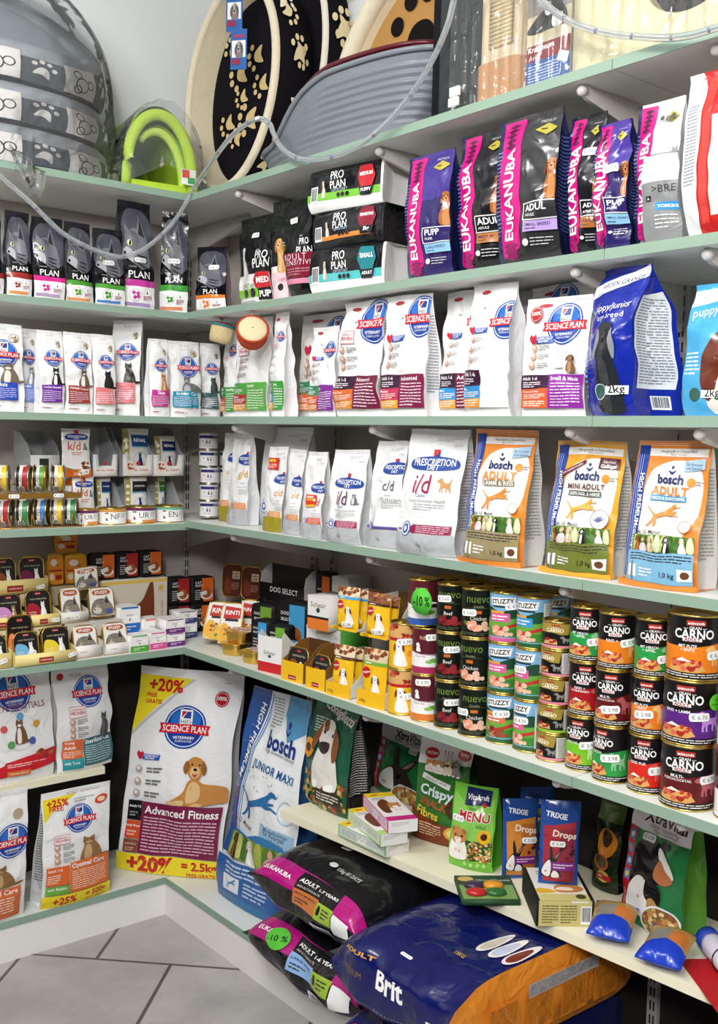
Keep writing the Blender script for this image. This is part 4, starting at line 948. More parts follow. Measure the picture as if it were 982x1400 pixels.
# ------------------------------------------------------------------ fourth shelf: diet food
z = ZR[4]; G = 'white diet food bags on the right wall'
def rx(lab, pl, pr, pt, pb, f, **k):
    bag('diet_food_bag', lab, 'pet food bag', G, 'R', z, pl, pr, pt, f, '#eeeeef', '#dcdcde', **{**dict(d=.07, wr=.003, pyb=pb, yaw=6), **k})
OL, SIL = '#9c8f22', '#b4b6ba'
rx('narrow white diet bag with olive foot standing beside the small tin stack', 298, 316, 592, 713, rx_diet('c/d', '#d9a02e', OL, '#e0902e', logo=(.9, .72)), d=.05)
rx('white diet bag with orange line and silver foot, next to the olive-footed corner bag', 311, 338, 591, 718, rx_diet('g/d', '#d9a02e', SIL, '#e8952e', logo=(.9, .7)), d=.06)
rx('biggest plain white diet bag with grey foot behind three small ones', 340, 402, 584, 721, rx_diet('c/d', '#d9a02e', SIL, '#e07a2e', logo=(.9, .5)), d=.1, front=None, p=2.4)
rx('small white diet bag with red NEW corner and olive foot', 358, 384, 611, 727, rx_diet('c/d', '#d98a2e', OL, '#e6a22e', badge='new', logo=(.9, .62)), d=.05)
rx('small white diet bag with orange line and silver foot after the NEW one', 386, 408, 615, 731, rx_diet('c/d', '#e0a02e', SIL, '#e0952e', logo=(.8, .62)), d=.05)
rx('small white diet bag with red and yellow taste badge', 410, 438, 618, 736, rx_diet('s/d', '#d9622e', SIL, '#e0622e', badge='taste', logo=(.85, .58)), d=.05)
rx('white diet bag with i/d print and a grey cat', 443, 490, 615, 743, rx_diet('i/d', '#6f1d5a', SIL, '#a01f50', animal='cat', small='Feline', logo=(.56, .64)), d=.07)
rx('white diet bag with violet line and grey foot between two i/d bags', 497, 540, 603, 749, rx_diet('c/d', '#4a4a5c', SIL, '#5c4a90', sub='Multicare', logo=(.75, .74)), d=.09)
rx('large white diet bag with i/d print and a standing tan dog', 535, 617, 586, 761, rx_diet('i/d', '#a01c50', SIL, '#8e1846', animal='dogstand', logo=(.52, .72)), d=.13, yaw=9, sidelines='#9b8f96')
G = 'dog food bags with a blue side strip'
def bs(lab, pl, pr, pt, pb, f, bc, **k):
    bag('dog_food_bag', lab, 'pet food bag', G, 'R', z, pl, pr, pt, f, bc, '#d7d4cf', **{**dict(d=.09, wr=.003, pyb=pb, yaw=5, sidelines='#9a9a98', p=1.9, seal_col='#efece6'), **k})
OR_ = '#ea8a34'
bs('orange and white dog food bag with olive picture foot, lamb and rice', 629, 713, 588, 772, bosch(OR_, '', '#9b8d66', 'ADULT', 'LAMM & REIS', '#8a8262', '#d98f3c', '#e08a35'), OR_)
bs('yellow and white dog food bag with dark green picture foot', 740, 836, 603, 787, bosch('#efa92e', '', '#6f7a30', 'MINI ADULT', 'GEFLÜGEL & HIRSE', '#4d5a52', '#5c3a30', '#e9a838', mini=True, ab='ab 10. Monat'), '#efa92e')
bs('orange and white dog food bag with sky blue foot, fish and potato', 852, 958, 603, 808, bosch(OR_, '', '#7fb4d4', 'ADULT', 'FISCH & KARTOFFEL', '#4f97c4', '#e0873a', '#e08a35'), OR_)
bag('cat_food_bag', 'white bag with yellow foot cut by the photo edge', 'pet food bag', None, 'R', z, 990, 1060, 650, lambda a: (a.rect(0, 0, 1, .06, '#e8d02e'), a.lines(.05, .15, .5, .6, 14, '#999', words=3)), '#eceef0', '#dddfe2', d=.08, front=XR+.02, p=2.2)

# left: open card trays, pouches, tins, wire rack
z = ZL[4]
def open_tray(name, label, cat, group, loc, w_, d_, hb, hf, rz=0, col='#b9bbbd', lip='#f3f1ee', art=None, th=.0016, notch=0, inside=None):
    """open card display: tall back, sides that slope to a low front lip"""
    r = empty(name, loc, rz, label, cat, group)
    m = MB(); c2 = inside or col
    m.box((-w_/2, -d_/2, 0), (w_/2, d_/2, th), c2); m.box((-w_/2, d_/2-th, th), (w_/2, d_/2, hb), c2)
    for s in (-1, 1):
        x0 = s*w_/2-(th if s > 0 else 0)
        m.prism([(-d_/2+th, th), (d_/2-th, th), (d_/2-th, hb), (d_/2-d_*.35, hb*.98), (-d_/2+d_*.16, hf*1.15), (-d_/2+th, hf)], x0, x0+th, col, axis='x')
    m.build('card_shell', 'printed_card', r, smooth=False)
    l = MB(); n = notch
    pts = [(-w_/2, 0), (w_/2, 0), (w_/2, hf), (w_/2*.62, hf), (w_/2*.5, hf*(1-n)), (-w_/2*.5, hf*(1-n)), (-w_/2*.62, hf), (-w_/2, hf)] if n else [(-w_/2, 0), (w_/2, 0), (w_/2, hf), (-w_/2, hf)]
    l.prism(pts, -d_/2, -d_/2+th, lip, axis='y')
    if art:
        A = Art(w_, hf); art(A); Gd = quadgrid((-w_/2, -d_/2, 0), (w_/2, -d_/2, 0), (w_/2, -d_/2, hf), (-w_/2, -d_/2, hf)); A.put(l, Gd, np.broadcast_to(np.array([0, -1., 0]), Gd.shape), flat=True, off=.0004)
    l.build('front_lip', 'printed_card', r, smooth=False)
    return r
def at(side, front, pl, pr, pyb, yaw=0):
    """object whose front-bottom edge lies in the vertical plane `front`: (centre, width, rotation) with its height read off the row pyb"""
    P = None; zz_ = CH-.3
    for _ in range(4):
        P, w_, rz = spot(side, zz_, pl, pr, 0, yaw, front); zz_ = z_at(P[0], P[1], pyb)
    P[2] = zz_; return P, w_, rz
def sachet(name, lab, cat, grp, P, rz, w_, h, base, art, tilt=0, d=.018, stick=None, m='gloss_film'):
    SEED[0] += 1
    r = empty(name, tuple(P), rz, lab, cat, grp); r.rotation_euler = (R_(-tilt), 0, rz)
    F, B = bag_grids(w_, h, d, 'pillow', SEED[0], 10, 12, .0015)
    A = Art(w_, h); art(A); N = bag_mesh(r, F, B, base, base, A, w_, h, m, seal=.93)
    if stick: sticker(r, F, N, w_, h, **stick)
    return r
def rc_lip(a):
    a.text('ROYAL CANIN', .5, .3, .7, '#c2303a', bold=.015); a.ell(.5, .6, .07, '#c2303a', ry=.1)
def rc_lip2(a):
    rc_lip(a); a.ell(.24, .42, .16, '#f6e6dc', ry=.3); confetti(a, .12, .25, .36, .6, ['#b5482e', '#8e3520', '#c9603e'], 16, .03, ell=1)
def renal(col, word, cat='#1c2a66'):
    def f(a):
        a.rect(0, 0, .2, 1, '#a89a50'); 
        for i in range(5): a.ell(.1, .15+.15*i, .07, '#efe9d2')
        a.rect(.28, .62, .97, .86, col); a.text(word, .62, .75, .5, '#fff', bold=.015); a.rect(.28, .6, .97, .625, '#5aa3c4')
        a.ring(.62, .33, .28, .02, '#b9bdc9'); pic(a, 'cat', .48, .18, .78, .5, cat, cat, cat); a.lines(.3, .05, .9, .12, 2, '#999')
    return f
def kd(a):
    a.blob([(.12, .78), (.14, .87), (.5, .9), (.86, .87), (.88, .78), (.5, .76)], '#22489b'); a.text('PRESCRIPTION', .5, .835, .64, '#fff', bold=.012); a.text('DIET', .5, .795, .2, '#fff')
    a.rect(.42, .89, .58, .97, '#c9342f'); a.text('k/d', .4, .64, .46, '#d8502a', bold=.008); pic(a, 'cat', .68, .56, .9, .7, '#5d5f63', '#999', '#222'); a.lines(.3, .44, .7, .52, 2, '#d99a84', words=2)
    a.rect(0, 0, 1, .16, '#dd6a22'); a.ell(.76, .22, .2, '#f0ebe4', ry=.12); confetti(a, .6, .14, .92, .3, ['#7a3a1c', '#93501f', '#5c2a14'], 14, .05, ell=1); a.text('Chicken', .55, .07, .4, '#fff')
GT = 'grey card trays of pouches'
fy = YL+.16
P, w_, rz = at('L', fy, 47, 84, 650); zlow = ZL[4]+.0005
def tray_stack(front, pl, pr, pt, pb, lab, lipart, hf=.05, depth=.13, zz=None, **k):
    P, w_, rz = at('L', front, pl, pr, pb); zb = zz if zz is not None else P[2]
    h = z_at(P[0], P[1]+depth, pt)-zb
    return open_tray('pouch_tray', lab, 'display tray', GT, (P[0], P[1]+depth/2, zb), w_*.985, depth, h, hf, art=lipart, notch=.5, **k), P, w_, zb, h
# bottom row stands on the board, top row on it
BOT = [(131, 168, 'grey card tray, empty, above the URinary tin with the purple lid band'), (170, 210, 'grey card tray under the middle red-lettered tray'), (212, 251, 'grey card tray with silver pouches lying in it at the right end')]
ztop = None
for i, (a_, b_, l_) in enumerate(BOT):
    l_ = ['grey card tray holding the white pouch with a dark blue label, lower row', 'grey card tray holding the black-labelled pouch, lower row', 'grey card tray with two silver pouches lying inside, lower row'][i]
    r_, P, w_, zb, h = tray_stack(fy, a_, b_, 650, 700, l_, None, zz=zlow, hf=.045)
    top = zlow+h
    ztop = top if ztop is None else max(ztop, top)
TOP = [(127, 161, 'grey card tray standing empty, red lettering on its lip, upper row'), (166, 208, 'grey card tray with a blue-labelled pouch, food bowl on its lip, upper row'), (210, 252, 'grey card tray with a navy-labelled pouch at the right end, upper row')]
for i, (a_, b_, l_) in enumerate(TOP): tray_stack(fy+.002, a_, b_, 584, 648, l_, rc_lip2 if i else rc_lip, zz=ztop+.001, hf=.068)
P, w_, rz = at('L', fy, 44, 84, 640)
tl = open_tray('pouch_tray', 'grey card tray with small dark picture, left of the white red-lettered pouches', 'display tray', GT, (P[0], fy+.065, zlow), w_, .13, .27, .2, art=lambda a: (a.rect(.3, .7, .62, .95, '#27332f'), a.rect(.3, .7, .62, .76, '#a3342a')))
def on_front(pl, pr, pb, pt, front, zz=None):
    P, w_, rz = at('L', front, pl, pr, pb)
    if zz is not None: P[2] = zz
    return P, w_, z_at(P[0], P[1], pt)-P[2]
GP = 'flat food pouches in the card trays'
def ph(lab, pl, pr, pb, pt, front, art, zz, col='#eceae8', tilt=4, stick=None):
    P, w_, h = on_front(pl, pr, pb, pt, front, zz); return sachet('food_pouch', lab, 'food pouch', GP, P, 0, w_, h, col, art, tilt, .014, stick)
ph('white food pouch with red letters, orange foot and meat bowl, upper one', 85, 124, 650, 586, fy-.03, kd, ztop+.003, stick=dict(u=.7, v=.1, rot=10))
ph('white food pouch with red letters and meat bowl, lower one behind the rack', 100, 130, 700, 651, fy-.03, kd, zlow+.001)
op = open_tray('pouch_tray', 'low orange and white card tray under the upper red-lettered pouch', 'display tray', GT, (float(on_front(85, 126, 650, 600, fy, 1)[0][0]), fy+.015, zlow), .085, .1, ztop-zlow+.001, .13, col='#c9c7c5', art=lambda a: a.rect(0, .86, 1, 1, '#dd6a22'))
ph('white pouch with gold side and blue label in the middle upper tray', 168, 204, 648, 586, fy+.03, renal('#1f4d8c', 'RENAL'), ztop+.004)
ph('white pouch with navy and red label in the end upper tray', 214, 242, 648, 596, fy+.03, renal('#1b2858', 'RENAL', '#22263a'), ztop+.004, tilt=8)
ph('white pouch with dark blue label in the lower row', 133, 152, 695, 650, fy+.03, renal('#1d2c66', 'CARDIAC'), zlow+.003)
ph('white pouch with black label and blue cat in the lower row', 171, 202, 695, 650, fy+.03, renal('#1d1d20', 'INTESTINAL', '#1d2a78'), zlow+.003)
ph('small white pouch with green mark behind the lying silver pouches', 213, 226, 690, 651, fy+.07, renal('#3d7a2c', 'HEPATIC', '#555'), zlow+.003)
for i in range(2):
    P, w_, h = on_front(218, 248, 690, 680, fy+.02, zlow+.012+.022*i)
    rr = sachet('food_pouch', ['silver food pouch lying flat in the end tray, underneath', 'silver food pouch lying flat in the end tray, on top'][i], 'food pouch', GP, (P[0], P[1], P[2]), R_(4-9*i), w_, .09, '#8f9092', lambda a: a.rect(0, 0, 1, 1, '#85868a'), 88, .012)
# flat tins in front of the trays
def flat_tin(lab, pl, pr, pb, pt, word, band, low, front, grp):
    P, w_, rz = spot('L', ZL[4], pl, pr, 0, 0, front); r = w_/2; h = z_at(P[0], P[1], pt)-ZL[4]
    o = empty('flat_food_tin', (P[0], P[1]+r, ZL[4]), R_(-18), lab, 'tin', grp)
    A = can_art(r, h); A.rect(0, 0, 1, 1, '#f1f0ee'); A.rect(0, .82, 1, 1, band); A.rect(0, 0, 1, .2, low); A.rect(.38, 0, .5, .2, '#f1f0ee') ; A.text(word, .52, .52, .11, '#55525a', maxh=.4); A.rect(.4, .7, .44, .78, '#333'); A.lines(.59, .4, .66, .75, 3, '#aaa', words=2); pic(A, 'cat', .4, .22, .44, .42, '#5c2a66', '#5c2a66', '#5c2a66'); A.lines(.72, .2, .9, .75, 7, '#b9b5b5', words=3)
    can_mesh(o, r, h, A, 'brass_tin', base='#f1f0ee')
GF = 'flat tins before the pouch trays'
flat_tin('flat white tin lettered UR with purple band, next to the wire rack', 112, 142, 0, 697, 'UR', '#6d2466', '#e0924a', YL+.03, GF)
flat_tin('flat white tin lettered NF with orange band', 144, 179, 0, 695, 'NF', '#d99a4a', '#f1f0ee', YL+.03, GF)
flat_tin('flat white tin lettered UR with purple band, between the NF and EN tins', 182, 220, 0, 693, 'UR', '#6d2466', '#e0924a', YL+.03, GF)
flat_tin('flat white tin lettered EN with green band at the shelf corner', 223, 258, 0, 692, 'EN', '#6fb598', '#f1f0ee', YL+.03, GF)
# stacked tins in the corner
def wtin_proto(r, h, kind):
    o = empty('diet_tin', (0, 0, 0), 0, 'x', 'tin', 'white diet tins stacked in the corner'); A = can_art(r, h); A.rect(0, 0, 1, 1, '#e9e7e8')
    if kind == 'rc':
        A.rect(.36, .7, .62, .9, '#27306e') if True else 0; A.rect(.62, .7, 1, .9, '#8d8a94'); pic(A, 'cat', .5, .34, .54, .62, '#1d2a66', '#1d2a66', '#1d2a66'); pic(A, 'cat', .55, .34, .58, .58, '#1d2a66', '#1d2a66', '#1d2a66'); A.ell(.45, .5, .012, '#99a'); A.text('ROYAL CANIN', .52, .2, .12, '#c2303a', bold=.01); A.lines(.2, .2, .36, .8, 8, '#aaa', words=3)
    else:
        A.rect(0, .82, 1, 1, '#6d2466'); A.rect(0, 0, 1, .18, '#e0924a'); A.text('UR', .5, .5, .1, '#55525a'); A.lines(.62, .2, .8, .75, 6, '#b9b5b5', words=3)
    can_mesh(o, r, h, A, 'tin', base='#e9e7e8'); return o
P, w_, rz = spot('R', ZR[4], 254, 289, 0, -35, XR+.06); rr_ = .0295
def hz(py0, py1, P): return z_at(P[0], P[1], py1)-z_at(P[0], P[1], py0)
hh = hz(710, 595, P)/5
t0 = wtin_proto(rr_, hh, 'rc'); names = ['lowest', 'second from the bottom', 'third from the bottom', 'fourth from the bottom', 'topmost']
for i in range(5):
    o = t0 if i == 0 else copy_thing(t0, (0, 0, 0)); dx = (.0, .0, .002, -.004, -.004)[i]
    o.location = (P[0]+.03+dx, P[1]+.0, ZR[4]+.0005+i*(hh+.0004)); o.rotation_euler[2] = R_(-48+8*(i % 2)); o['label'] = 'white tin with blue cat mark, %s of the front corner stack' % names[i]
P2, _, _ = spot('R', ZR[4], 287, 304, 0, -35, XR+.15)
u0 = wtin_proto(rr_, hh, 'ur')
for i in range(4):
    o = (u0 if i == 0 else copy_thing(u0, (0, 0, 0))) if i < 2 else copy_thing(t0, (0, 0, 0)); o.location = (P2[0]+.035, P2[1]-.015, ZR[4]+.0005+i*(hh+.0004)); o.rotation_euler[2] = R_(-55)
    o['label'] = 'tin of the rear corner stack, %s' % ['purple banded, lowest', 'purple banded, second', 'plain white, third', 'plain white, topmost'][i]
# brass wire rack of small tins lying on their sides
zr = ZL[4]; yr = YL+.012
XL0, XR0 = float(on_y(-30, 700, yr)[0]), float(on_y(111, 700, yr)[0]); xm = (XL0+XR0)/2
rk = empty('wire_tin_rack', (xm, yr, zr), 0, 'two-tier brass wire rack full of small tins on their sides', 'rack')
hx = (XR0-XL0)/2; DPT = .16; z1 = z_at(xm, yr, 676)-zr; z2 = z1+.03
fr = MB()
for zt, dz in ((.004, 0), (z1, .02)):
    for yy in (0, DPT): fr.tube([(-hx, yy, zt+dz*(yy > 0)), (hx, yy, zt+dz*(yy > 0))], .0016, (1, 1, 1), n=6)
    for i in range(9): x = -hx+2*hx*i/8; fr.tube([(x, 0, zt), (x, DPT, zt+.02*(zt > .1))], .0014, (1, 1, 1), n=6)
for x in (-hx, hx):
    fr.tube([(x, DPT, 0), (x, DPT, z1+.08)], .002, (1, 1, 1), n=6); fr.tube([(x, 0, 0), (x, 0, .004)], .002, (1, 1, 1), n=6); fr.tube([(x, .0, z1), (x, .0, z1+.06), (x, DPT, z1+.075)], .002, (1, 1, 1), n=6)
fr.build('wire_frame', 'wire_brass', rk)
for k_, zt in enumerate((.004, z1)):
    for i in range(11): g = MB(); x = -hx+2*hx*i/10; g.tube([(x, -.002, zt), (x, -.006, zt+.036+.008*k_)], .0013, (1, 1, 1), n=6); g.build('guard_wire', 'wire_brass', rk)
bd = MB(); bd.box((-hx, -.006, z1-.012), (hx, -.003, z1+.004), (1, 1, 1)); bd.build('price_rail', 'wire_brass', rk, smooth=False)
for i, x in enumerate((-hx*.35, hx*.52)):
    Gq = quadgrid((x-.02, -.0064, z1-.012), (x+.02, -.0064, z1-.012), (x+.02, -.0064, z1+.004), (x-.02, -.0064, z1+.004)); sticker(rk, Gq, np.broadcast_to(np.array([0, -1., 0]), Gq.shape), .04, .016, .5, .5, '€ 1.25', .03, .011, off=.0006)
def small_tin(cols, lidm):
    r, h = .036, .036; o = empty('small_cat_food_tin', (0, 0, 0), 0, 'x', 'tin', 'small tins in the wire rack'); A = can_art(r, h)
    A.rect(0, 0, 1, 1, '#e6e2df'); A.rect(0, .55, 1, 1, cols[0]) ; A.rect(0, .25, 1, .55, cols[1]); A.rect(0, 0, 1, .25, '#17171a'); A.text('life', .5, .4, .08, '#333'); A.rect(.2, .1, .32, .8, '#efece9'); A.barcode(.6, .1, .7, .7); can_mesh(o, r, h, A, lidm, base='#e6e2df'); return o
prt = [small_tin(c, l) for c, l in ((('#b02a2a', '#e9e6e3'), 'tin'), (('#5c9a34', '#e6d9cf'), 'brass_tin'), (('#e0c22e', '#efe4d4'), 'tin'), (('#2f7fc9', '#efd9c6'), 'brass_tin'), (('#2f8a4c', '#efe9d9'), 'tin'))]
used = set()
def rack_tin(pi, px, tier, row, lab):
    y = yr+.047+.074*row; zz_ = zr+(.0065 if tier == 0 else z1+.005+row*.012)
    x = on_y(px, 690 if tier == 0 else 640, yr+.04)[0]; o = prt[pi] if pi not in used else copy_thing(prt[pi], (0, 0, 0)); used.add(pi)
    o.rotation_euler = (R_(20), R_(90), R_(-14+3*(pi % 3))); o.location = (x-.018, y, zz_+.038); o['label'] = lab
UPT = [(2, 4, 'at the frame edge'), (0, 34, 'beside the edge tin'), (1, 56, 'third along'), (2, 80, 'at the right end')]; LOT = [(0, 8, 'at the frame edge'), (4, 33, 'with white label'), (3, 58, 'third along'), (2, 79, 'fourth along'), (4, 97, 'at the right end')]
cn = ['red banded', 'green banded', 'yellow banded', 'blue banded', 'dark green banded']
for pi, px, t in UPT: rack_tin(pi, px, 1, 0, '%s small tin on its side, upper rack tier, %s' % (cn[pi], t))
for pi, px, t in LOT: rack_tin(pi, px, 0, 0, '%s small tin on its side, lower rack tier, %s' % (cn[pi], t))
for pi, px, t in ((1, 24, 'left'), (4, 68, 'middle'), (0, 92, 'right')): rack_tin(pi, px, 0, 1, '%s small tin in the second row of the lower rack tier, %s' % (cn[pi], t))
# ------------------------------------------------------------------ fifth shelf, back wall: foil trays and small cartons
z = ZL[5]
def lid_vf(col, catc, patch=1):          # black lid, white cat, coloured corner
    def f(a):
        a.rect(0, 0, 1, 1, '#171416'); a.blob([(.03, .03), (.03, .52), (.2, .62), (.5, .52), (.68, .2), (.66, .03)], col)
        a.rect(.38, .88, .62, .95, '#b5322e'); a.text('animonda', .5, .915, .2, '#fff'); a.text('VOM FEINSTEN', .5, .74, .7, '#d9cfae', sp=1.15); a.lines(.08, .16, .4, .36, 3, '#f2e6da', words=2, fill=.25)
        pic(a, 'cat', .48, .05, .95, .68, *catc)
    return f
def lid_orange(a):
    a.rect(0, 0, 1, 1, '#e0912a'); a.rect(.05, .42, .95, .48, '#b5281c'); a.text('kitty', .55, .62, .4, '#8c1f18', bold=.02); a.ell(.4, .72, .22, '#f0e3d2', ry=.12); a.rect(.5, .14, .9, .3, '#b0241c'); a.ell(.25, .25, .16, '#efe0cc', ry=.12); a.rect(0, .9, 1, 1, '#e9b03a')
def lid_stuzzy(a):
    a.rect(0, 0, 1, 1, '#eceae6'); a.blob([(.1, .05), (.08, .4), (.3, .6), (.65, .6), (.92, .4), (.95, .05)], '#77706a'); pic(a, 'catface', .1, .08, .95, .72, '#8a8178', '#d5cec6', '#3b342f')
    a.blob([(.15, .78), (.2, .92), (.8, .92), (.85, .78), (.5, .74)], '#b4552a'); a.text('STUZZY', .5, .84, .55, '#fff', bold=.03); a.rect(.68, .1, .92, .25, '#4a5fa8')
def foil_tray(lab, P, rz, w_, h, art, lid, tilt=12, d=.03, grp='small foil food trays', stick=None, metal='gold_foil', mesh=None, name='foil_food_tray'):
    if 0 < tilt < 60: P = np.array(P)+np.array([0, 0, d*math.sin(R_(tilt))])
    if mesh is not None:
        o = copy_thing(mesh, tuple(P), rz, lab); o.rotation_euler = (R_(-tilt), 0, rz); return o
    o = empty(name, tuple(P), rz, lab, 'food tray', grp); o.rotation_euler = (R_(-tilt), 0, rz)
    A = Art(w_*.93, h*.93); art(A); foil_tray_mesh(o, w_, h, d, A, lid=lid, metalmat=metal)
    if stick:
        G_ = quadgrid((-w_*.465, -.0013, h*.035), (w_*.465, -.0013, h*.035), (w_*.465, -.0013, h*.965), (-w_*.465, -.0013, h*.965)); sticker(o, G_, np.broadcast_to(np.array([0, -1., 0]), G_.shape), w_*.93, h*.93, **{**dict(sw=.026, sh=.011, off=.003), **stick})
    return o
CREAM = '#efdc93'
def animonda_lip(a): a.rect(.38, .2, .62, .62, '#a02a26'); a.text('ANIMONDA', .5, .41, .2, '#f4dfc8', bold=.02)
GB = 'card trays of small foil trays'
def dbox(lab, front, pl, pr, pb, pt, depth, hb, col=CREAM, art=animonda_lip, zz=None, yaw=0, name='display_tray', stick=None):
    P, w_, rz = at('L', front, pl, pr, pb, yaw)
    if zz is not None: P[2] = zz
    hf = max(z_at(P[0], P[1], pt)-P[2], .02); w_ *= .985
    O = P+inward(rz)*depth/2
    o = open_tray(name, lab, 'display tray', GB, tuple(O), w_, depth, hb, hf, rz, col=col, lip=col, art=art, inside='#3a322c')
    if stick:
        G_ = quadgrid((-w_/2, -depth/2-.0005, 0), (w_/2, -depth/2-.0005, 0), (w_/2, -depth/2-.0005, hf), (-w_/2, -depth/2-.0005, hf)); sticker(o, G_, np.broadcast_to(np.array([0, -1., 0]), G_.shape), w_, hf, **{**dict(sw=.026, sh=.012, off=.002), **stick})
    return O, w_, hf, P
def riser(lab, front, pl, pr, ztopp, depth, col='#d9cfae'):
    P, w_, rz = spot('L', z, pl, pr, 0, 0, front); o = empty('closed_carton', (P[0], P[1]+depth/2, z+.0003), 0, lab, 'box', 'closed cartons under the trays')
    carton_mesh(o, w_*.985, depth, ztopp-z-.001, col); m = MB(); m.box((-w_*.49, -depth/2-.0006, (ztopp-z)*.45), (w_*.49, -depth/2-.0001, (ztopp-z)*.52), '#c9bb92'); m.build('tape_strip', 'printed_card', o, smooth=False)
WHC = ('#f1efed', '#ffffff', '#1d1a18'); CAL = ('#efe9e2', '#fff', '#b5622e')
f1, f2, f3 = YL+.012, YL+.095, YL+.18
# lowest tier
dbox('cream card tray at the photo edge, lowest tier', f1, -40, 15, 0, 895, .075, .05, zz=z+.0004, stick=dict(u=.75, v=.5, rot=14))
dbox('long cream card tray with red badge, lowest tier, two trays in front', f1, 17, 105, 0, 891, .075, .05, zz=z+.0004, stick=dict(u=.93, v=.6, rot=14))
def tr(lab, front, pl, pr, pb, pt, art, lid, zz=None, **k):
    P, w_, rz = at('L', front, pl, pr, pb)
    if zz is not None: P[2] = zz
    h = (z_at(P[0], P[1]+.01, pt)-P[2]); P = P+np.array([0, .004, 0]); return foil_tray(lab, P, 0, w_*.94, h, art, lid, **k)
zt = z+.0025
tr('foil tray with violet corner at the photo edge, lowest tier', f1+.004, -20, 11, 0, 872, lid_vf('#7a2f7c', WHC), '#171416', zt, tilt=14)
tr('foil tray with sky blue corner and white cat, lowest tier', f1+.004, 19, 57, 0, 867, lid_vf('#74b4dd', WHC), '#171416', zt, tilt=14, stick=dict(u=.7, v=.25, rot=18))
tr('foil tray with yellow corner and brown-white cat, lowest tier', f1+.004, 60, 101, 0, 860, lid_vf('#e9cf3a', CAL), '#171416', zt, tilt=14)
for i, n_ in enumerate(('first', 'second')): tr('foil tray behind the yellow cornered one, %s of the tight row' % n_, f1+.04+.0*i, 57-3*i, 97-3*i, 0, 858-3*i, lid_vf('#e9cf3a', CAL), '#171416', zt, tilt=14, d=.006) if i == 0 else None
# middle tier
zm = float(at('L', f2, 38, 85, 856)[0][2]); riser('closed cream carton under the middle tier of cat trays', f2, -35, 85, zm, .075)
dbox('cream card tray with red badge, middle tier, beside white grey-cat trays', f2, 36, 84, 0, 840, .075, .05, zz=zm, stick=dict(u=.85, v=.45))
dbox('cream card tray at the photo edge, middle tier', f2, -35, 34, 0, 845, .075, .05, zz=zm)
tr('foil tray with dark red panel and brown-white cat, middle tier', f2+.004, 36, 74, 0, 809, lid_vf('#a01f2e', CAL), '#171416', zm+.002, tilt=12)
tr('foil tray with lilac corner and tabby cat, middle tier at the photo edge', f2+.004, -4, 34, 0, 815, lid_vf('#c98cc4', ('#9a7a52', '#e9dcc0', '#4a3a20')), '#171416', zm+.002, tilt=12)
tr('foil tray with salmon corner and white cat, propped between lowest and middle tiers', f1+.048, 7, 46, 0, 841, lid_vf('#e8875c', WHC), '#171416', zt+.03, tilt=2, d=.02) if False else tr('foil tray with salmon corner and white cat, standing behind the blue cornered tray', f1+.05, 8, 46, 0, 841, lid_vf('#e8875c', WHC), '#171416', zt, tilt=3, d=.022)
# top tier
zT = float(at('L', f3, 0, 65, 812)[0][2]); riser('closed cream carton under the top tier of cat trays', f3, -35, 66, zT, .075)
dbox('cream card tray with red badge, top tier under the wire rack', f3, -30, 67, 0, 793, .075, .045, zz=zT, stick=dict(u=.88, v=.4, rot=12))
tr('foil tray with wine red panel and brown-white cat, top tier', f3+.004, 29, 66, 0, 763, lid_vf('#6d1640', CAL), '#171416', zT+.002, tilt=10)
tr('foil tray with black lid and white cat, top tier at the photo edge', f3+.004, -13, 24, 0, 765, lid_vf('#8a4a20', WHC), '#171416', zT+.002, tilt=10)
# orange lidded trays behind, one of them standing on top
f4 = YL+.265
zO = float(at('L', f4, 66, 126, 800)[0][2]); riser('closed carton under the orange lidded trays', f4, 66, 128, zO, .09, '#b9a98a')
o1 = tr('orange lidded foil tray beside the top tier, nearer the rack', f4, 66, 90, 0, 757, lid_orange, '#e0912a', zO, tilt=4); 
tr('orange lidded foil tray in the pair behind the tilted cat tray', f4, 90, 124, 0, 758, lid_orange, '#e0912a', zO, tilt=4)
tr('orange lidded foil tray standing behind its twin, edge showing', f4+.037, 85, 121, 0, 756, lid_orange, '#e0912a', zO, tilt=4)
tr('orange lidded foil tray on top of the others, just under the tin rack shelf', f4+.012, 76, 110, 0, 724, lid_orange, '#e0912a', zO+float(z_at(P[0], f4, 757)-z_at(P[0], f4, 800))+.004 if False else float(at('L', f4, 90, 124, 757)[0][2])+.002, tilt=4, stick=dict(u=.5, v=.6))
# white trays with a grey cat
WT = '#e9e6e2'
def wt_lip(a): a.lines(.2, .4, .8, .6, 1, '#c9b9a8', words=3); a.rect(.0, .0, 1, .06, '#c9a06a')
fw1, fw2 = YL+.02, YL+.105
dbox('white card tray with grey-cat foil tray, lowest tier, beside the yellow cornered trays', fw1, 107, 147, 0, 882, .07, .045, WT, wt_lip, z+.0004)
dbox('white card tray with grey-cat foil tray, lowest tier, beside the small cartons', fw1, 149, 185, 0, 879, .07, .045, WT, wt_lip, z+.0004)
tr('white lidded grey-cat foil tray with price tag, lowest tier', fw1+.004, 104, 140, 0, 858, lid_stuzzy, WT, zt, tilt=14, stick=dict(u=.7, v=.2, rot=8))
tr('white lidded grey-cat foil tray, lowest tier, next to the small cartons', fw1+.004, 147, 183, 0, 854, lid_stuzzy, WT, zt, tilt=14)
zw = float(at('L', fw2, 87, 130, 851)[0][2]); riser('closed pale carton under the middle row of grey-cat trays', fw2, 88, 168, zw, .07, '#cfcac2')
dbox('white card tray, middle tier, beside the cream middle tray', fw2, 88, 128, 0, 836, .07, .045, WT, wt_lip, zw, stick=dict(u=.5, v=.5))
dbox('white card tray, middle tier, before the big picture carton', fw2, 130, 167, 0, 834, .07, .045, WT, wt_lip, zw)
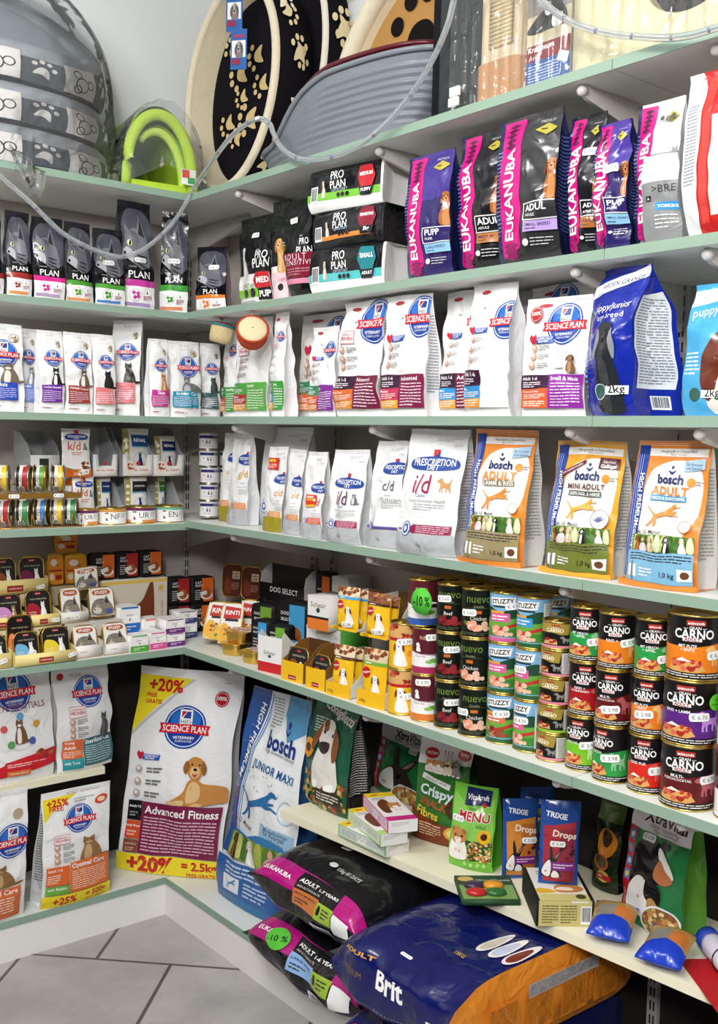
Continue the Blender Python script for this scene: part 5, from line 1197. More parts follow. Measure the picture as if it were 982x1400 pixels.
tr('white lidded grey-cat foil tray, middle tier, beside the dark red panelled tray', fw2+.004, 75, 113, 0, 805, lid_stuzzy, WT, zw+.002, tilt=12) if False else tr('white lidded grey-cat foil tray, middle tier, beside the dark red panelled tray', fw2+.004, 86, 116, 0, 805, lid_stuzzy, WT, zw+.002, tilt=12)
tr('white lidded grey-cat foil tray, middle tier, before the big picture carton', fw2+.004, 126, 164, 0, 805, lid_stuzzy, WT, zw+.002, tilt=12)
o = tr('tilted white lidded grey-cat foil tray with price tag, above the middle tier', fw2+.045, 104, 140, 0, 774, lid_stuzzy, WT, float(at('L', fw2+.045, 104, 140, 806)[0][2]), tilt=-2, stick=dict(u=.5, v=.65, rot=70), d=.02)
riser('closed pale carton carrying the tilted grey-cat tray', fw2+.072, 100, 139, float(at('L', fw2+.045, 104, 140, 806)[0][2]), .06, '#bdb6ac') if False else None
o.rotation_euler[1] = R_(-5)
# big picture carton
P, w_, rz = spot('L', z, 139, 228, 0, 0, YL+.215); h = z_at(P[0], P[1], 792)-z
o = empty('picture_carton', (P[0], P[1]+.045, z+.0004), 0, 'big pale carton printed with a brown chocolate shape and a star', 'box')
A = Art(w_, h)
A.rect(0, 0, 1, 1, '#ddd4c4'); A.blob([(.3, .05), (.28, .35), (.4, .5), (.6, .62), (.72, .9), (.78, .92), (.8, .4), (.78, .05)], '#7a3c22'); A.blob([(.36, .15), (.4, .4), (.55, .5), (.6, .3), (.5, .12)], '#a35a38')
A.poly([(.9+.06*(1 if i % 2 == 0 else .45)*math.cos(.6283*i), .82+.06*w_/h*(1 if i % 2 == 0 else .45)*math.sin(.6283*i)) for i in range(10)], '#e3b53c'); A.text('ROYAL CANIN', .92, .45, .24, '#a8442c', rot=90, bold=.02)
carton_mesh(o, w_, .09, h, '#ddd4c4', A)
FL = MB(); FL.box((-w_/2, -.046, h*.93), (w_/2, -.0455, h*.98), '#e9c45a'); FL.build('printed_flap', 'printed_card', o, smooth=False)
# printed sleeves round foil trays
def sleeve_art(c, word):
    def f(a):
        a.rect(0, 0, 1, 1, '#171517'); a.poly([(.42, 1), (1, 1), (1, 0), (.52, 0), (.4, .5)], c); a.text(word.split()[0], .24, .82, .3, '#fff', bold=.01); a.text(word.split()[1], .28, .7, .38, '#fff', bold=.01); a.lines(.08, .12, .38, .55, 5, '#b9b5b0', words=2)
        a.ell(.66, .28, .3, '#efe6dc', ry=.16); a.ell(.66, .38, .24, '#a5592e', ry=.2); a.ell(.6, .42, .1, '#c98550', ry=.1); a.rect(.0, .0, 1, .05, '#171517')
    return f
def sleeve(lab, P, rz, w_, h, c, word, d=.045, grp='black food sleeves', stick=None, tilt=0, copyof=None):
    if copyof is not None:
        o = copy_thing(copyof, tuple(P), rz, lab); return o
    o = empty('sleeved_food_tray', tuple(P), rz, lab, 'food pack', grp); o.rotation_euler = (R_(-tilt), 0, rz)
    A = Art(w_, h); sleeve_art(c, word)(A); m = MB(); pts = rrect(w_, h, min(w_, h)*.16, 5); m.prism([(a, b+h/2) for a, b in pts], -d/2, d/2, '#1b191b', axis='y')
    G_ = quadgrid((-w_/2, -d/2, 0), (w_/2, -d/2, 0), (w_/2, -d/2, h), (-w_/2, -d/2, h)); 
    A.items = [(T*np.array([.9, .9])+np.array([w_*.05, h*.05]), c_, l_) for T, c_, l_ in A.items]
    A.put(m, G_, np.broadcast_to(np.array([0, -1., 0]), G_.shape), flat=True, off=.0003, dl=.00005); m.build('card_sleeve', 'printed_card', o, smooth=False)
    t = MB(); t.prism([(a*.8, b*.9+h/2) for a, b in pts], d/2, d/2+.006, (1, 1, 1), axis='y'); t.build('foil_body', 'gold_foil', o, smooth=False)
    if stick: sticker(o, G_, np.broadcast_to(np.array([0, -1., 0]), G_.shape), w_, h, **{**dict(sw=.024, sh=.012, off=.002), **stick})
    return o
ztp = z+h+.001
for i, (pl, pr, pt, c, lb) in enumerate(((127, 158, 757, '#e06a2a', 'black and orange sleeve on the picture carton, beside the orange lidded trays'), (160, 190, 755, '#b02a26', 'black and red sleeve on the picture carton, middle of three'), (192, 222, 753, '#e06a2a', 'black and orange sleeve on the picture carton, nearest the corner'))):
    P, w_, rz = spot('L', ztp, pl, pr, 0, 0, YL+.235); sleeve(lb, (P[0], P[1]+.0225, ztp), 0, w_*.98, z_at(P[0], P[1], pt)-ztp, c, 'CAT SELECT', stick=dict(u=.5, v=.38, rot=15))
for pl, pr, pt, c, lb, y_ in ((231, 260, 789, '#a3262a', 'black and red sleeve, upper of the stack by the carton', YL+.215), (262, 293, 788, '#e06a2a', 'black and orange sleeve, upper of the stack in the corner', YL+.20)):
    P, w_, rz = spot('L', z, pl, pr, 0, 0, y_); zh = z_at(P[0], P[1], pt); hh_ = (zh-z)/2-.001
    sl = sleeve(lb.replace('upper', 'lower'), (P[0], P[1]+.0225, z+.0003), 0, w_*.98, hh_, c, 'CAT SELECT')
    sleeve(lb, (P[0], P[1]+.0225, z+.001+hh_), 0, w_*.98, hh_, c, 'CAT SELECT', stick=dict(u=.5, v=.4, rot=8))
# small two-tone cartons
def scheshir(c):
    def f(a):
        a.rect(0, 0, 1, 1, '#f1efee'); a.rect(0, 0, 1, .38, c); a.rect(.1, .93, .9, 1, c); a.text('Schesir', .5, .7, .34, '#333', maxh=.25); a.ell(.5, .52, .03, '#333', ry=.05); a.lines(.2, .1, .8, .3, 2, '#f6ecf4', words=3, fill=.35)
    return f
def scarton(lab, front, pl, pr, pb, pt, c, d=.075, yaw=0, zz=None):
    P, w_, rz = at('L', front, pl, pr, pb, yaw)
    if zz is not None: P[2] = zz
    h_ = z_at(P[0], P[1], pt)-P[2]; O = P+inward(rz)*d/2
    o = empty('small_food_carton', tuple(O), rz, lab, 'box', 'small two-tone food cartons'); A = Art(w_*.98, h_); scheshir(c)(A); T = Art(w_*.98, d); T.rect(0, 0, 1, 1, '#e9e7e5'); T.rect(.05, .1, .95, .9, '#f6f4f2')
    carton_mesh(o, w_*.98, d, h_, '#efedec', A, T); t = MB(); t.box((w_*.1, -d/2-.0007, h_*.55), (w_*.1+.018, -d/2-.0004, h_*.55+.008), '#fcfcfa'); t.build('price_sticker', 'sticker_paper', o, smooth=False)
    return P[2]+h_
a0 = z+.0004; q = YL+.035
t_ = scarton('small white and blue carton under another blue one, next to the white trays', q+.07, 171, 198, 0, 866, '#2a6cc0', zz=a0); scarton('small white and blue carton on top of its twin, next to the white trays', q+.072, 168, 198, 0, 830, '#2a6cc0', zz=t_+.0005) 
scarton('small white and green carton at the shelf front', YL+.012, 184, 210, 0, 869, '#52a83a', zz=a0, d=.055)
t_ = scarton('small white and pink carton at the shelf front', YL+.02, 212, 235, 0, 865, '#e0529c', zz=a0)
scarton('small white and salmon carton behind the pink one', YL+.1, 203, 228, 0, 846, '#e58570', zz=a0, d=.06)
t_ = scarton('small white and purple carton, lower of a pair by the shelf corner', YL+.03, 236, 262, 0, 866, '#6f2a80', zz=a0)
scarton('small white and purple carton, upper of a pair by the shelf corner', YL+.032, 234, 262, 0, 847, '#6f2a80', zz=t_+.0005)
t_ = scarton('small white and navy carton, lower, behind the purple pair', YL+.12, 256, 279, 0, 851, '#3a4678', zz=a0, d=.06); scarton('small white and navy carton, upper, behind the purple pair', YL+.12, 252, 279, 0, 836, '#3a4678', zz=t_+.0005, d=.06)
# ------------------------------------------------------------------ fifth shelf, right wall
z = ZR[5]
def lid_rinti(a):
    a.rect(0, 0, 1, 1, '#f0ece6'); a.poly([(.1, .62), (.14, .94), (.92, .9), (.94, .64)], '#c4241f'); a.text('RINTI', .52, .78, .68, '#fff', bold=.02); a.rect(.2, .56, .85, .63, '#1d1b1d'); a.blob([(.05, .05), (.05, .45), (.3, .5), (.5, .36), (.95, .42), (.95, .05)], '#e8b13a'); confetti(a, .25, .08, .9, .42, ['#b5402f', '#d98a6a', '#e0b06a', '#5f8f3a'], 18, .06)
def lid_pate(a):
    a.rect(0, 0, 1, 1, '#4a201a'); a.rect(.05, .05, .95, .95, '#5c2a20'); a.blob([(.15, .1), (.12, .5), (.3, .6), (.5, .4), (.45, .1)], '#7c3a28'); a.rect(.5, .55, .9, .8, '#d8c6a2'); a.text('HAPPY', .7, .72, .34, '#5c1f18', bold=.02); a.text('LIFE', .7, .62, .25, '#5c1f18', bold=.02); a.lines(.5, .2, .9, .45, 4, '#a8846a', words=2)
def rat(front, pl, pr, pb, yaw=0): return at('R', front, pl, pr, pb, yaw)
def rtr(lab, front, pl, pr, pt, art, lid, yaw=45, tilt=20, pb=None, zz=None, **k):
    P, w_, rz = spot('R', z, pl, pr, 0, yaw, front) if pb is None else at('R', front, pl, pr, pb, yaw)
    if zz is not None: P[2] = zz
    h = (z_at(P[0], P[1], pt)-P[2])/math.cos(R_(tilt))*1.0; return foil_tray(lab, P, rz, w_, h, art, lid, tilt=tilt, **k)
GR = 'foil dog food trays near the corner'
rtr('white and red lidded foil tray leaning at the front, nearest the corner', XR+.05, 270, 306, 838, lid_rinti, '#f0ece6', yaw=38, tilt=30, zz=z+.002, d=.035, grp=GR)
rtr('white and red lidded foil tray leaning behind the front one', XR+.09, 296, 326, 833, lid_rinti, '#f0ece6', yaw=38, tilt=24, zz=z+.002, d=.03, grp=GR)
rtr('white and red lidded foil tray, third of the leaning row', XR+.13, 318, 344, 831, lid_rinti, '#f0ece6', yaw=38, tilt=24, zz=z+.002, d=.03, grp=GR)
# gold trays lying flat at the front edge
def flat_tray(lab, pl, pr, pb, lv, art, lid, yaw=20, rot=0):
    Q = on_z((pl+pr)/2, pb, z); P, w_, rz = spot('R', z, pl, pr, 0, yaw, max(Q[0], XR+.006))
    o = foil_tray(lab, P+np.array([0, 0, .034+lv*.036]), rz, w_*.8, w_*.72, art, lid, tilt=88, d=.033, grp=GR); o.location = tuple(P+np.array([0, 0, .0335+lv*.036])); return o
flat_tray('gold foil tray lying flat at the shelf edge, first from the corner', 294, 328, 897, 0, lid_rinti, '#e9dfc4')
flat_tray('gold foil tray lying flat at the shelf edge, beside the white and red carton', 322, 352, 908, 0, lid_rinti, '#e9dfc4', yaw=14)
flat_tray('gold foil tray lying on top of the first flat one', 300, 334, 897, 1, lid_rinti, '#e9dfc4', yaw=12)
for i, (pl, pr, pt, n_) in enumerate(((303, 330, 772, 'first'), (329, 356, 776, 'second'), (356, 378, 782, 'third'))):
    rtr('brown foil tray standing high at the right wall, %s from the corner' % n_, XR+.27, pl, pr, pt, lid_pate, '#5c2a20', yaw=30, tilt=6, pb=(817, 821, 826)[i], d=.022, grp='brown trays on the carton')
P0 = at('R', XR+.27, 329, 356, 823, 30)[0]
o = empty('closed_carton', (XR+.325, 2.80, z+.0004), R_(-90), 'long dark closed carton under the brown standing trays', 'box'); carton_mesh(o, .33, .11, max(P0[2]-z-.012, .05), '#57504a'); t = MB(); t.box((-.165, -.0556, .03), (.165, -.0552, .045), '#8a8076'); t.build('tape_strip', 'printed_card', o, smooth=False)
# black sleeves and cartons
GS = 'black dog food sleeves'
def rs(lab, front, pl, pr, pt, c, zz=None, yaw=10, pb=None, d=.05, word='DOG SELECT', **k):
    P, w_, rz = spot('R', z, pl, pr, 0, yaw, front) if pb is None else at('R', front, pl, pr, pb, yaw)
    if zz is not None: P[2] = zz
    h = z_at(P[0], P[1], pt)-P[2]; O = P+inward(rz)*d/2; sleeve(lab, tuple(O), rz, w_*.98, h, c, word, d=d, grp=GS, **k); return P[2]+h, O
rs('black and blue dog sleeve at the front, beside the lying foil trays', XR+.1, 343, 365, 848, '#3f9fd9', zz=z+.0003)
rs('black and green dog sleeve at the front, behind the white and red carton', XR+.1, 366, 390, 855, '#79b53a', zz=z+.0003, d=.04)
hA, O_ = rs('black and yellow-green dog sleeve behind the front pair', XR+.17, 343, 372, 826, '#79a53a', zz=z+.0003)
h1_, O_ = rs('black and blue dog sleeve before the black lettered sign', XR+.18, 378, 418, 823, '#48a4dc', zz=z+.0003, stick=dict(u=.55, v=.3))
# display carton with lettered sign and orange sleeves in it
P, w_, rz = spot('R', z, 354, 414, 0, 4, XR+.238)
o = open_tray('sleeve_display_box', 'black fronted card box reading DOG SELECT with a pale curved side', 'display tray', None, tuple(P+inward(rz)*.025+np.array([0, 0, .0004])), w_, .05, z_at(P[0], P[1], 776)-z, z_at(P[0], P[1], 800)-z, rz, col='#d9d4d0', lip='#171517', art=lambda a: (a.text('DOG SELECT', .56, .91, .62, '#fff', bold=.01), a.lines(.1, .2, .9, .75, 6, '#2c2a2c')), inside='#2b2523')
for i, (pl, pr, c, n_) in enumerate(((407, 428, '#e06a2a', 'tall black and orange dog sleeve beside the lettered card box, nearer the corner'), (430, 450, '#e06a2a', 'tall black and orange dog sleeve beside the lettered card box, farther from the corner'))):
    P, w_, rz = at('R', XR+.275, pl, pr, 812, 6); rs(n_, XR+.275, pl, pr, 782, c, yaw=6, d=.035, zz=z+.006)
# white-black-orange carton and companions
def rcart(lab, front, pl, pr, pt, base, art, d=.1, yaw=8, zz=None, top=None, right=None, name='food_carton', grp='folded food cartons', flap=None):
    P, w_, rz = spot('R', z, pl, pr, 0, yaw, front)
    if zz is not None: P[2] = zz
    else: P[2] = z+.0004
    h = z_at(P[0], P[1], pt)-P[2]; O = P+inward(rz)*d/2; w_ *= .98
    o = empty(name, tuple(O), rz, lab, 'box', grp); A = Art(w_, h); art(A)
    T = None
    if top: T = Art(w_, d); top(T)
    carton_mesh(o, w_, d, h, base, A, T); m = MB(); m.box((-w_/2-.0004, -d/2-.0005, h*.955), (w_/2+.0004, -d/2+.0008, h+.0006), flap or base); m.build('folded_edge', 'printed_card', o, smooth=False)
    return P[2]+h
def sch_big(a):
    a.rect(0, 0, 1, 1, '#e9e6e2'); a.rect(0, .32, 1, .4, '#1d1b1d'); a.rect(0, 0, 1, .33, '#dd7a2e'); a.text('Schesir', .5, .74, .72, '#3b3636'); a.ell(.5, .58, .09, '#2f4a44')
rcart('grey-white carton behind, its lettered top under the pouches', XR+.27, 452, 474, 789, '#d9d6d2', lambda a: (a.rect(0, 0, 1, 1, '#d9d6d2'), a.text('Schesir', .5, .8, .7, '#444')), d=.1)
zg_ = rcart('green and white carton lying under the orange-footed one', XR+.075, 398, 445, 861, '#55a53c', lambda a: (a.rect(0, 0, 1, 1, '#4f9f3a'), a.rect(0, .45, 1, 1, '#eceae8'), a.text('Schesir', .5, .72, .3, '#333')), d=.11, yaw=6, flap='#e9e9e6')
rcart('white carton with dark lettering, black line and orange foot', XR+.09, 419, 448, 815, '#e2dfdb', sch_big, d=.09, zz=zg_+.001)
def openbox(a): a.rect(0, 0, 1, 1, '#eceae8'); a.rect(0, 0, 1, .28, '#c8262a'); a.ell(.5, .45, .07, '#444', ry=.04); a.text('Schesir', .5, .55, .5, '#555')
P, w_, rz = spot('R', z, 350, 382, 0, 10, XR+.012)
open_tray('open_food_carton', 'open white carton with red foot and torn front at the shelf edge', 'box', None, (P[0]+.045, P[1], z+.0004), w_, .07, z_at(P[0], P[1], 880)-z, .1, rz, col='#e6e3df', lip='#eceae8', art=openbox, notch=.45, inside='#4f8fb5')
# yellow display boxes with brown trays
YEL = '#f0bd1f'
def ylip(a): a.rect(0, 0, 1, 1, YEL); a.rect(.32, .1, .68, .32, '#a8261f'); a.text('animonda', .5, .21, .3, '#fff')
def lid_brown(a):
    a.rect(0, 0, 1, 1, '#191516'); a.blob([(.08, .05), (.06, .5), (.35, .6), (.6, .35), (.58, .05)], '#8c4a2a'); a.rect(.4, .86, .62, .93, '#b5322e'); a.text('VOM FEINSTEN', .52, .73, .7, '#d9cfae'); pic(a, 'dogsit', .5, .05, .9, .55, '#efe9e0', '#fff', '#8a5a32')
for i, (pl, pr, pb, pt, lt, n_) in enumerate(((385, 414, 941, 905, 889, 'nearer the white and red carton'), (418, 444, 952, 914, 900, 'nearer the yellow pouches'))):
    P, w_, rz = spot('R', z, pl, pr, 0, 6, XR+.012); hf = z_at(P[0], P[1], pt)-z; d_ = .1
    O = P+inward(rz)*d_/2
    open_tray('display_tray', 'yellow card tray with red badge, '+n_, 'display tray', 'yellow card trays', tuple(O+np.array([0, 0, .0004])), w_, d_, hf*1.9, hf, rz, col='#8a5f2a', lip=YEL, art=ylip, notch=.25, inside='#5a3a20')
    Q = P+inward(rz)*.012; foil_tray('brown lidded foil tray in the yellow card tray '+n_, (Q[0], Q[1], z+.0025), rz, w_*.92, z_at(Q[0], Q[1], lt)-z, lid_brown, '#191516', tilt=10, d=.03, grp='brown trays in yellow boxes', stick=dict(u=.65, v=.4, rot=10) if i else None)
# yellow pouch boxes: two piles, two boxes each
def ped(top, topc):
    def f(a):
        a.rect(0, 0, 1, 1, '#f2c01f'); a.rect(0, .76, 1, 1, topc); confetti(a, .08, .85, .92, .98, ['#8a4a2a', '#b5683a', '#d9a05a', '#6a3420'], 18, .08); a.rect(0, .72, 1, .78, top); a.lines(.2, .73, .8, .77, 1, '#f6efe0', words=3)
        a.ell(.28, .58, .17, '#c41f2a', ry=.1, rot=10); a.text('Pedigree', .28, .58, .3, '#fff', rot=12, bold=.02); pic(a, 'dogsit', .42, .14, .95, .55, '#f1ece4', '#fff', '#6f3a20'); a.text('100g', .25, .06, .25, '#3b2a10')
    return f
def pbox(lab, plab, pl, pr, z0, pt_lip, pt_back, pt_pouch, front, side_col, topc, yaw=8, n=2):
    P, w_, rz = spot('R', z, pl, pr, 0, yaw, front); P[2] = z0; w_ *= .97
    hf = z_at(P[0], P[1], pt_lip)-z0; d_ = .14; O = P+inward(rz)*d_/2
    hb = z_at(P[0]+d_, P[1], pt_back)-z0
    open_tray('pouch_display_box', lab, 'display tray', 'yellow boxes of dog food pouches', tuple(O), w_, d_, hb, hf, rz, col='#e3ded4', lip='#f0b91f', art=lambda a: (a.rect(0, 0, 1, 1, '#f0b91f'), a.text('100g', .2, .3, .22, '#4a3510', bold=.01)), notch=.3, inside='#6a4a2a')
    for i in range(n):
        Q = P+inward(rz)*(.014+.032*i); h = z_at(Q[0], Q[1], pt_pouch)-z0-.003
        sachet('food_pouch', plab if i == 0 else plab.replace('yellow dog food pouch', 'second yellow pouch', 1), 'food pouch', 'yellow dog food pouches', (Q[0]+.0*i, Q[1], z0+.003), rz, w_*.84, h-.006*i, '#f2c01f', ped(side_col, topc), tilt=4, d=.02, stick=dict(u=.6, v=.12, rot=6) if i == 0 else None)
    return z0+hb
ff = XR+.014
def zh(px, py): P = spot('R', z, px-15, px+15, 0, 0, ff)[0]; return z_at(P[0], P[1], py)
hA = zh(462, 886)-z; hB = zh(507, 894)-z
zA = pbox('yellow pouch box with brown-topped pouch, lower of the pile by the brown trays', 'yellow dog food pouch with meat top, lower box by the brown trays', 446, 481, z+.0004, 924, 0, 880, ff, '#4a2a1c', '#e0cfae') if False else None
z_lo = z+.0004
pbox('yellow pouch box, lower of the pile by the brown trays', 'yellow dog food pouch with brown top in the lower box by the brown trays', 446, 480, z_lo, 934, 888, 882, ff, '#5a3420', '#e6d6b4')
pbox('yellow pouch box, lower of the pile by the tins', 'yellow dog food pouch with green top in the lower box by the tins', 486, 525, z_lo, 945, 894, 888, ff, '#6fae3a', '#d9c7a4')
zt1, zt2 = z_lo+hA+.004, z_lo+hB+.004
zc1 = zh(462, 806)-zt1; 
pbox('yellow pouch box, upper of the pile by the brown trays', 'yellow dog food pouch with sky blue top in the upper box', 450, 486, max(zt1, z_lo+.17), 858, 808, 803, ff+.004, '#4aa3dc', '#e6d6b4')
pbox('yellow pouch box, upper of the pile by the tins', 'yellow dog food pouch with dark brown top in the upper box', 490, 528, max(zt2, z_lo+.17), 868, 812, 812, ff+.004, '#4a2a1c', '#8a5a38')
# round green discount sign
P, w_, rz = at('R', XR-.012, 562, 590, 838, 18); r_ = w_/2
o = empty('discount_sign', tuple(P), rz, 'round green card sign reading -10 % above the dog tins', 'sign'); 
m = MB(); n = 40; m.prism([(r_*math.cos(2*math.pi*k/n), r_+r_*1.15*math.sin(2*math.pi*k/n)) for k in range(n)], 0, .0012, '#54c23c', axis='y')
A = Art(2*r_, 2*r_); A.text('-10 %', .5, .5, .78, '#111', bold=.015, sx=1.7); G_ = quadgrid((-r_, 0, 0), (r_, 0, 0), (r_, 0, 2*r_), (-r_, 0, 2*r_)); A.put(m, G_, np.broadcast_to(np.array([0, -1., 0]), G_.shape), flat=True, off=.0006)
m.build('disc', 'printed_card', o, smooth=False)
st = MB(); st.box((-.01, .0013, r_*.6), (.01, .06, r_*.66), '#e9e9e6'); st.build('clip_arm', 'plastic', o, smooth=False)

# ------------------------------------------------------------------ tins
def can_art_of(kind, r, h, p):
    A = can_art(r, h)
    if kind == 'carno':
        bg, word, l1, l2, dog = p
        A.rect(0, 0, 1, 1, '#141213'); A.rect(0, .1, 1, .6, bg); A.poly([(.25, .62), (.25, .52), (.5, .52), (.82, .66), (.82, .72), (.2, .72)], '#141213')
        A.rect(.44, .87, .55, .955, '#b5352e'); A.text('animonda', .495, .91, .095, '#fff', bold=.02); A.text('— GRAN —', .49, .83, .16, '#fff', bold=.01, maxh=.05); A.text('CARNO', .485, .73, .235, '#fff', bold=.025, sx=1.15)
        A.rect(.42, .61, .53, .67, '#efe9e4'); A.text(word, .475, .64, .09, '#a01f26', bold=.03); A.text(l1, .45, .53, .15, '#fff', maxh=.05, bold=.01, rot=0); A.text(l2, .45, .47, .17, '#fff', maxh=.05, bold=.01)
        pic(A, 'dogstand', .55, .22, .72, .56, dog)
        A.poly([(.33, .13), (.36, .27), (.52, .29), (.56, .14), (.5, .09), (.36, .1)], '#d9a55c'); confetti(A, .37, .15, .53, .29, ['#a82a22', '#c23a2e', '#8e1d1c', '#d96a55'], 22, .016); A.poly([(.38, .28), (.42, .34), (.48, .28)], '#efe9e2')
        A.rect(0, 0, 1, .1, '#141213'); A.lines(.3, .015, .75, .09, 2, '#e6e2de', words=7, fill=.4); A.rect(.76, .12, .97, .9, '#cfcccb'); A.lines(.78, .15, .95, .87, 16, '#777', words=4)
    elif kind == 'small':
        A.rect(0, 0, 1, 1, '#15130f'); A.poly([(.2, 1), (.2, .62), (.45, .62), (.5, .55), (.58, .55), (.6, 1)], '#a38c3c'); A.rect(0, 0, 1, .1, p[0]); A.rect(.42, .88, .5, .95, '#b5352e'); A.text('CARNO', .45, .72, .17, '#f2e9cf', bold=.03, maxh=.16); A.text('GRAN', .45, .83, .08, '#f2e9cf')
        pic(A, 'dogstand', .5, .2, .6, .5, '#8a8884'); A.poly([(.33, .14), (.36, .36), (.47, .34), (.48, .14)], '#d2a468'); confetti(A, .35, .2, .46, .36, ['#a82a22', '#8e1d1c'], 9, .015); A.rect(.6, .12, .86, .97, '#c9c5c2'); A.lines(.62, .16, .84, .92, 11, '#8a8683', words=4)
    elif kind == 'nuevo':
        A.rect(0, 0, 1, 1, '#10160f'); A.text('nuevo', .5, .8, .25, '#6f8a3a', sx=1.1); A.rect(.38, .62, .62, .625, '#6f7a4a'); A.text('Sensible', .5, .66, .1, '#9aa07a'); A.rect(.46, .5, .53, .57, '#c86a2a'); A.text(p[0], .5, .4, .2, '#efece2', maxh=.08); confetti(A, .36, .13, .64, .3, p[1], 16, .035, ell=1); A.ell(.36, .3, .02, '#3a7a2c'); A.lines(.3, .03, .7, .1, 2, '#5a6148', words=4); A.rect(.72, .25, .86, .8, '#c9c9c6'); A.lines(.735, .28, .845, .77, 12, '#777', words=2)
    elif kind == 'stuzzy':
        A.rect(0, 0, 1, 1, '#7fb5de'); A.blob([(.2, .55), (.3, .72), (.45, .64), (.6, .74), (.72, .66), (.75, .4), (.2, .4)], '#1f4a34'); A.rect(0, .1, 1, .5, '#3f8a34'); A.blob([(.25, .4), (.4, .55), (.55, .48), (.7, .52), (.72, .3), (.25, .3)], '#68a83f'); A.rect(0, 0, 1, .08, p[1])
        A.poly([(.34, .76), (.32, .92), (.6, .95), (.58, .78)], '#f4f2ef'); A.text('STUZZY', .46, .855, .23, '#222', rot=4, bold=.03); A.rect(.36, .72, .56, .76, '#2f3a30'); A.rect(.33, .42, .54, .6, p[0]); A.rect(.33, .6, .48, .65, '#e0a23a'); A.lines(.35, .44, .52, .57, 2, '#fbeef3', words=2, fill=.4)
        A.poly([(.42, .22), (.44, .3), (.66, .44), (.64, .36)], '#c2302e'); confetti(A, .34, .1, .56, .3, p[2], 16, .03, ell=1); A.rect(.64, .06, .9, .92, '#d3d6d6'); A.lines(.66, .1, .88, .88, 15, '#8d9398', words=4); A.rect(.66, .1, .84, .28, '#7fae4a')
    elif kind == 'ped':
        A.rect(0, 0, 1, 1, '#f0bb1c'); A.rect(0, .68, 1, 1, '#d9aa6a'); confetti(A, .2, .72, .8, .98, ['#a8342a', '#c9573a', '#8a2a20', '#e0a56a'], 40, .028); A.rect(0, .63, 1, .7, '#c01f24'); pic(A, 'dogsit', .36, .05, .58, .62, '#f4efe6', '#fff', '#7a3f20'); A.blob([(.55, .3), (.56, .42), (.62, .4), (.6, .28)], '#e0872e')
    elif kind == 'maroon':
        A.rect(0, 0, 1, 1, '#5a1c28'); A.poly([(.1, .3), (.1, .52), (.8, .36), (.8, .2)], '#f1efee'); A.rect(0, .14, 1, .34, '#f1efee'); A.rect(0, 0, 1, .15, p[0]); A.lines(.36, .36, .6, .46, 2, '#b9a7aa', words=3); A.ell(.58, .3, .06, '#6fae3a', ry=.05); A.ell(.52, .27, .04, '#8ac45a', ry=.04); pic(A, 'dogsit', .36, .5, .44, .7, '#f4f2f0', '#f4f2f0', '#f4f2f0'); A.text('RIND', .48, .82, .12, '#d9b98a')
    return A
CANP = {}
def can_at(kind, p, lab, plx, pb, r, h, z0, turn=0, lidm='brass_tin', stick=None, off=None, grp=None, depth_off=0):
    hp = r/2.2*FPX
    for _ in range(6):
        Q = on_z(plx+hp, pb, z); D = (Q-CP)@FW; hp = FPX*r/(D+r*.7)
    dirv = np.array([Q[0], Q[1], 0.]); dirv /= np.linalg.norm(dirv); C = Q+dirv*r
    if off is not None: C = C+np.array([off[0], off[1], 0])
    return can_put(kind, p, lab, C, r, h, z0, turn, lidm, stick, grp), C
def can_put(kind, p, lab, C, r, h, z0, turn=0, lidm='brass_tin', stick=None, grp=None):
    rz = math.atan2(-C[0], C[1])+R_(turn)
    key = (kind, str(p), r, h, lidm)
    if key in CANP and not stick:
        o = copy_thing(CANP[key], (C[0], C[1], z0), rz, lab)
        for ch in list(o.children):
            if ch.name.startswith('price_sticker'): bpy.data.objects.remove(ch)
    else:
        o = empty('food_tin', (C[0], C[1], z0), rz, lab, 'tin', grp); A = can_art_of(kind, r, h, p)
        can_mesh(o, r, h, A, lidm, base='#1a1817', sticks=[stick] if stick else None); CANP[key] = o
    if grp: o['group'] = grp
    return o
TIER = {3: ('bottom', 'middle', 'top'), 2: ('lower', 'upper'), 5: ('lowest', 'second', 'third', 'fourth', 'topmost')}
def col(kind, specs, labf, plx, pb, r, h, grp, turns=None, stick=None, lidm='brass_tin', jx=(0,)*6, back=0, backlab=None):
    n = len(specs); C = None
    for i, p in enumerate(specs):
        s = None
        if stick and stick[i]: s = dict(u=stick[i][0], v=stick[i][1], txt=stick[i][2], rot=stick[i][3] if len(stick[i]) > 3 else 4, sw=.036, sh=.015)
        lab = labf(i) if callable(labf) else labf[i]
        zz_ = z+.0004+i*(h+.0006)
        if C is None: o, C = can_at(kind, p, lab, plx, pb, r, h, zz_, turns[i] if turns else 0, lidm, s, None, grp)
        else: can_put(kind, p, lab, C+np.array([jx[i], -jx[i]*.4, 0]), r, h, zz_, turns[i] if turns else 0, lidm, s, grp)
    for b in range(back):
        for i, p in enumerate(specs): can_put(kind, p, backlab % TIER[n][i], C+np.array([2*r+.004, .006, 0])*(b+1), r, h, z+.0004+i*(h+.0006), 15, lidm, None, grp)
    return C
RR = .0357; HH = .1095
MEAT = ['#e8a48a', '#f0bfa8', '#d98a6e']; BEEF = ['#7a1f24', '#942a2e', '#5c161b']
col('ped', [0, 0], ['yellow and red dog tin beside the pouch boxes, lower', 'yellow and red dog tin beside the pouch boxes, upper'], 530, 979, RR, HH, 'yellow and red dog tins', stick=[(.52, .42, '€ 2.30'), (.52, .62, '€ 2.30')], turns=(4, -6))
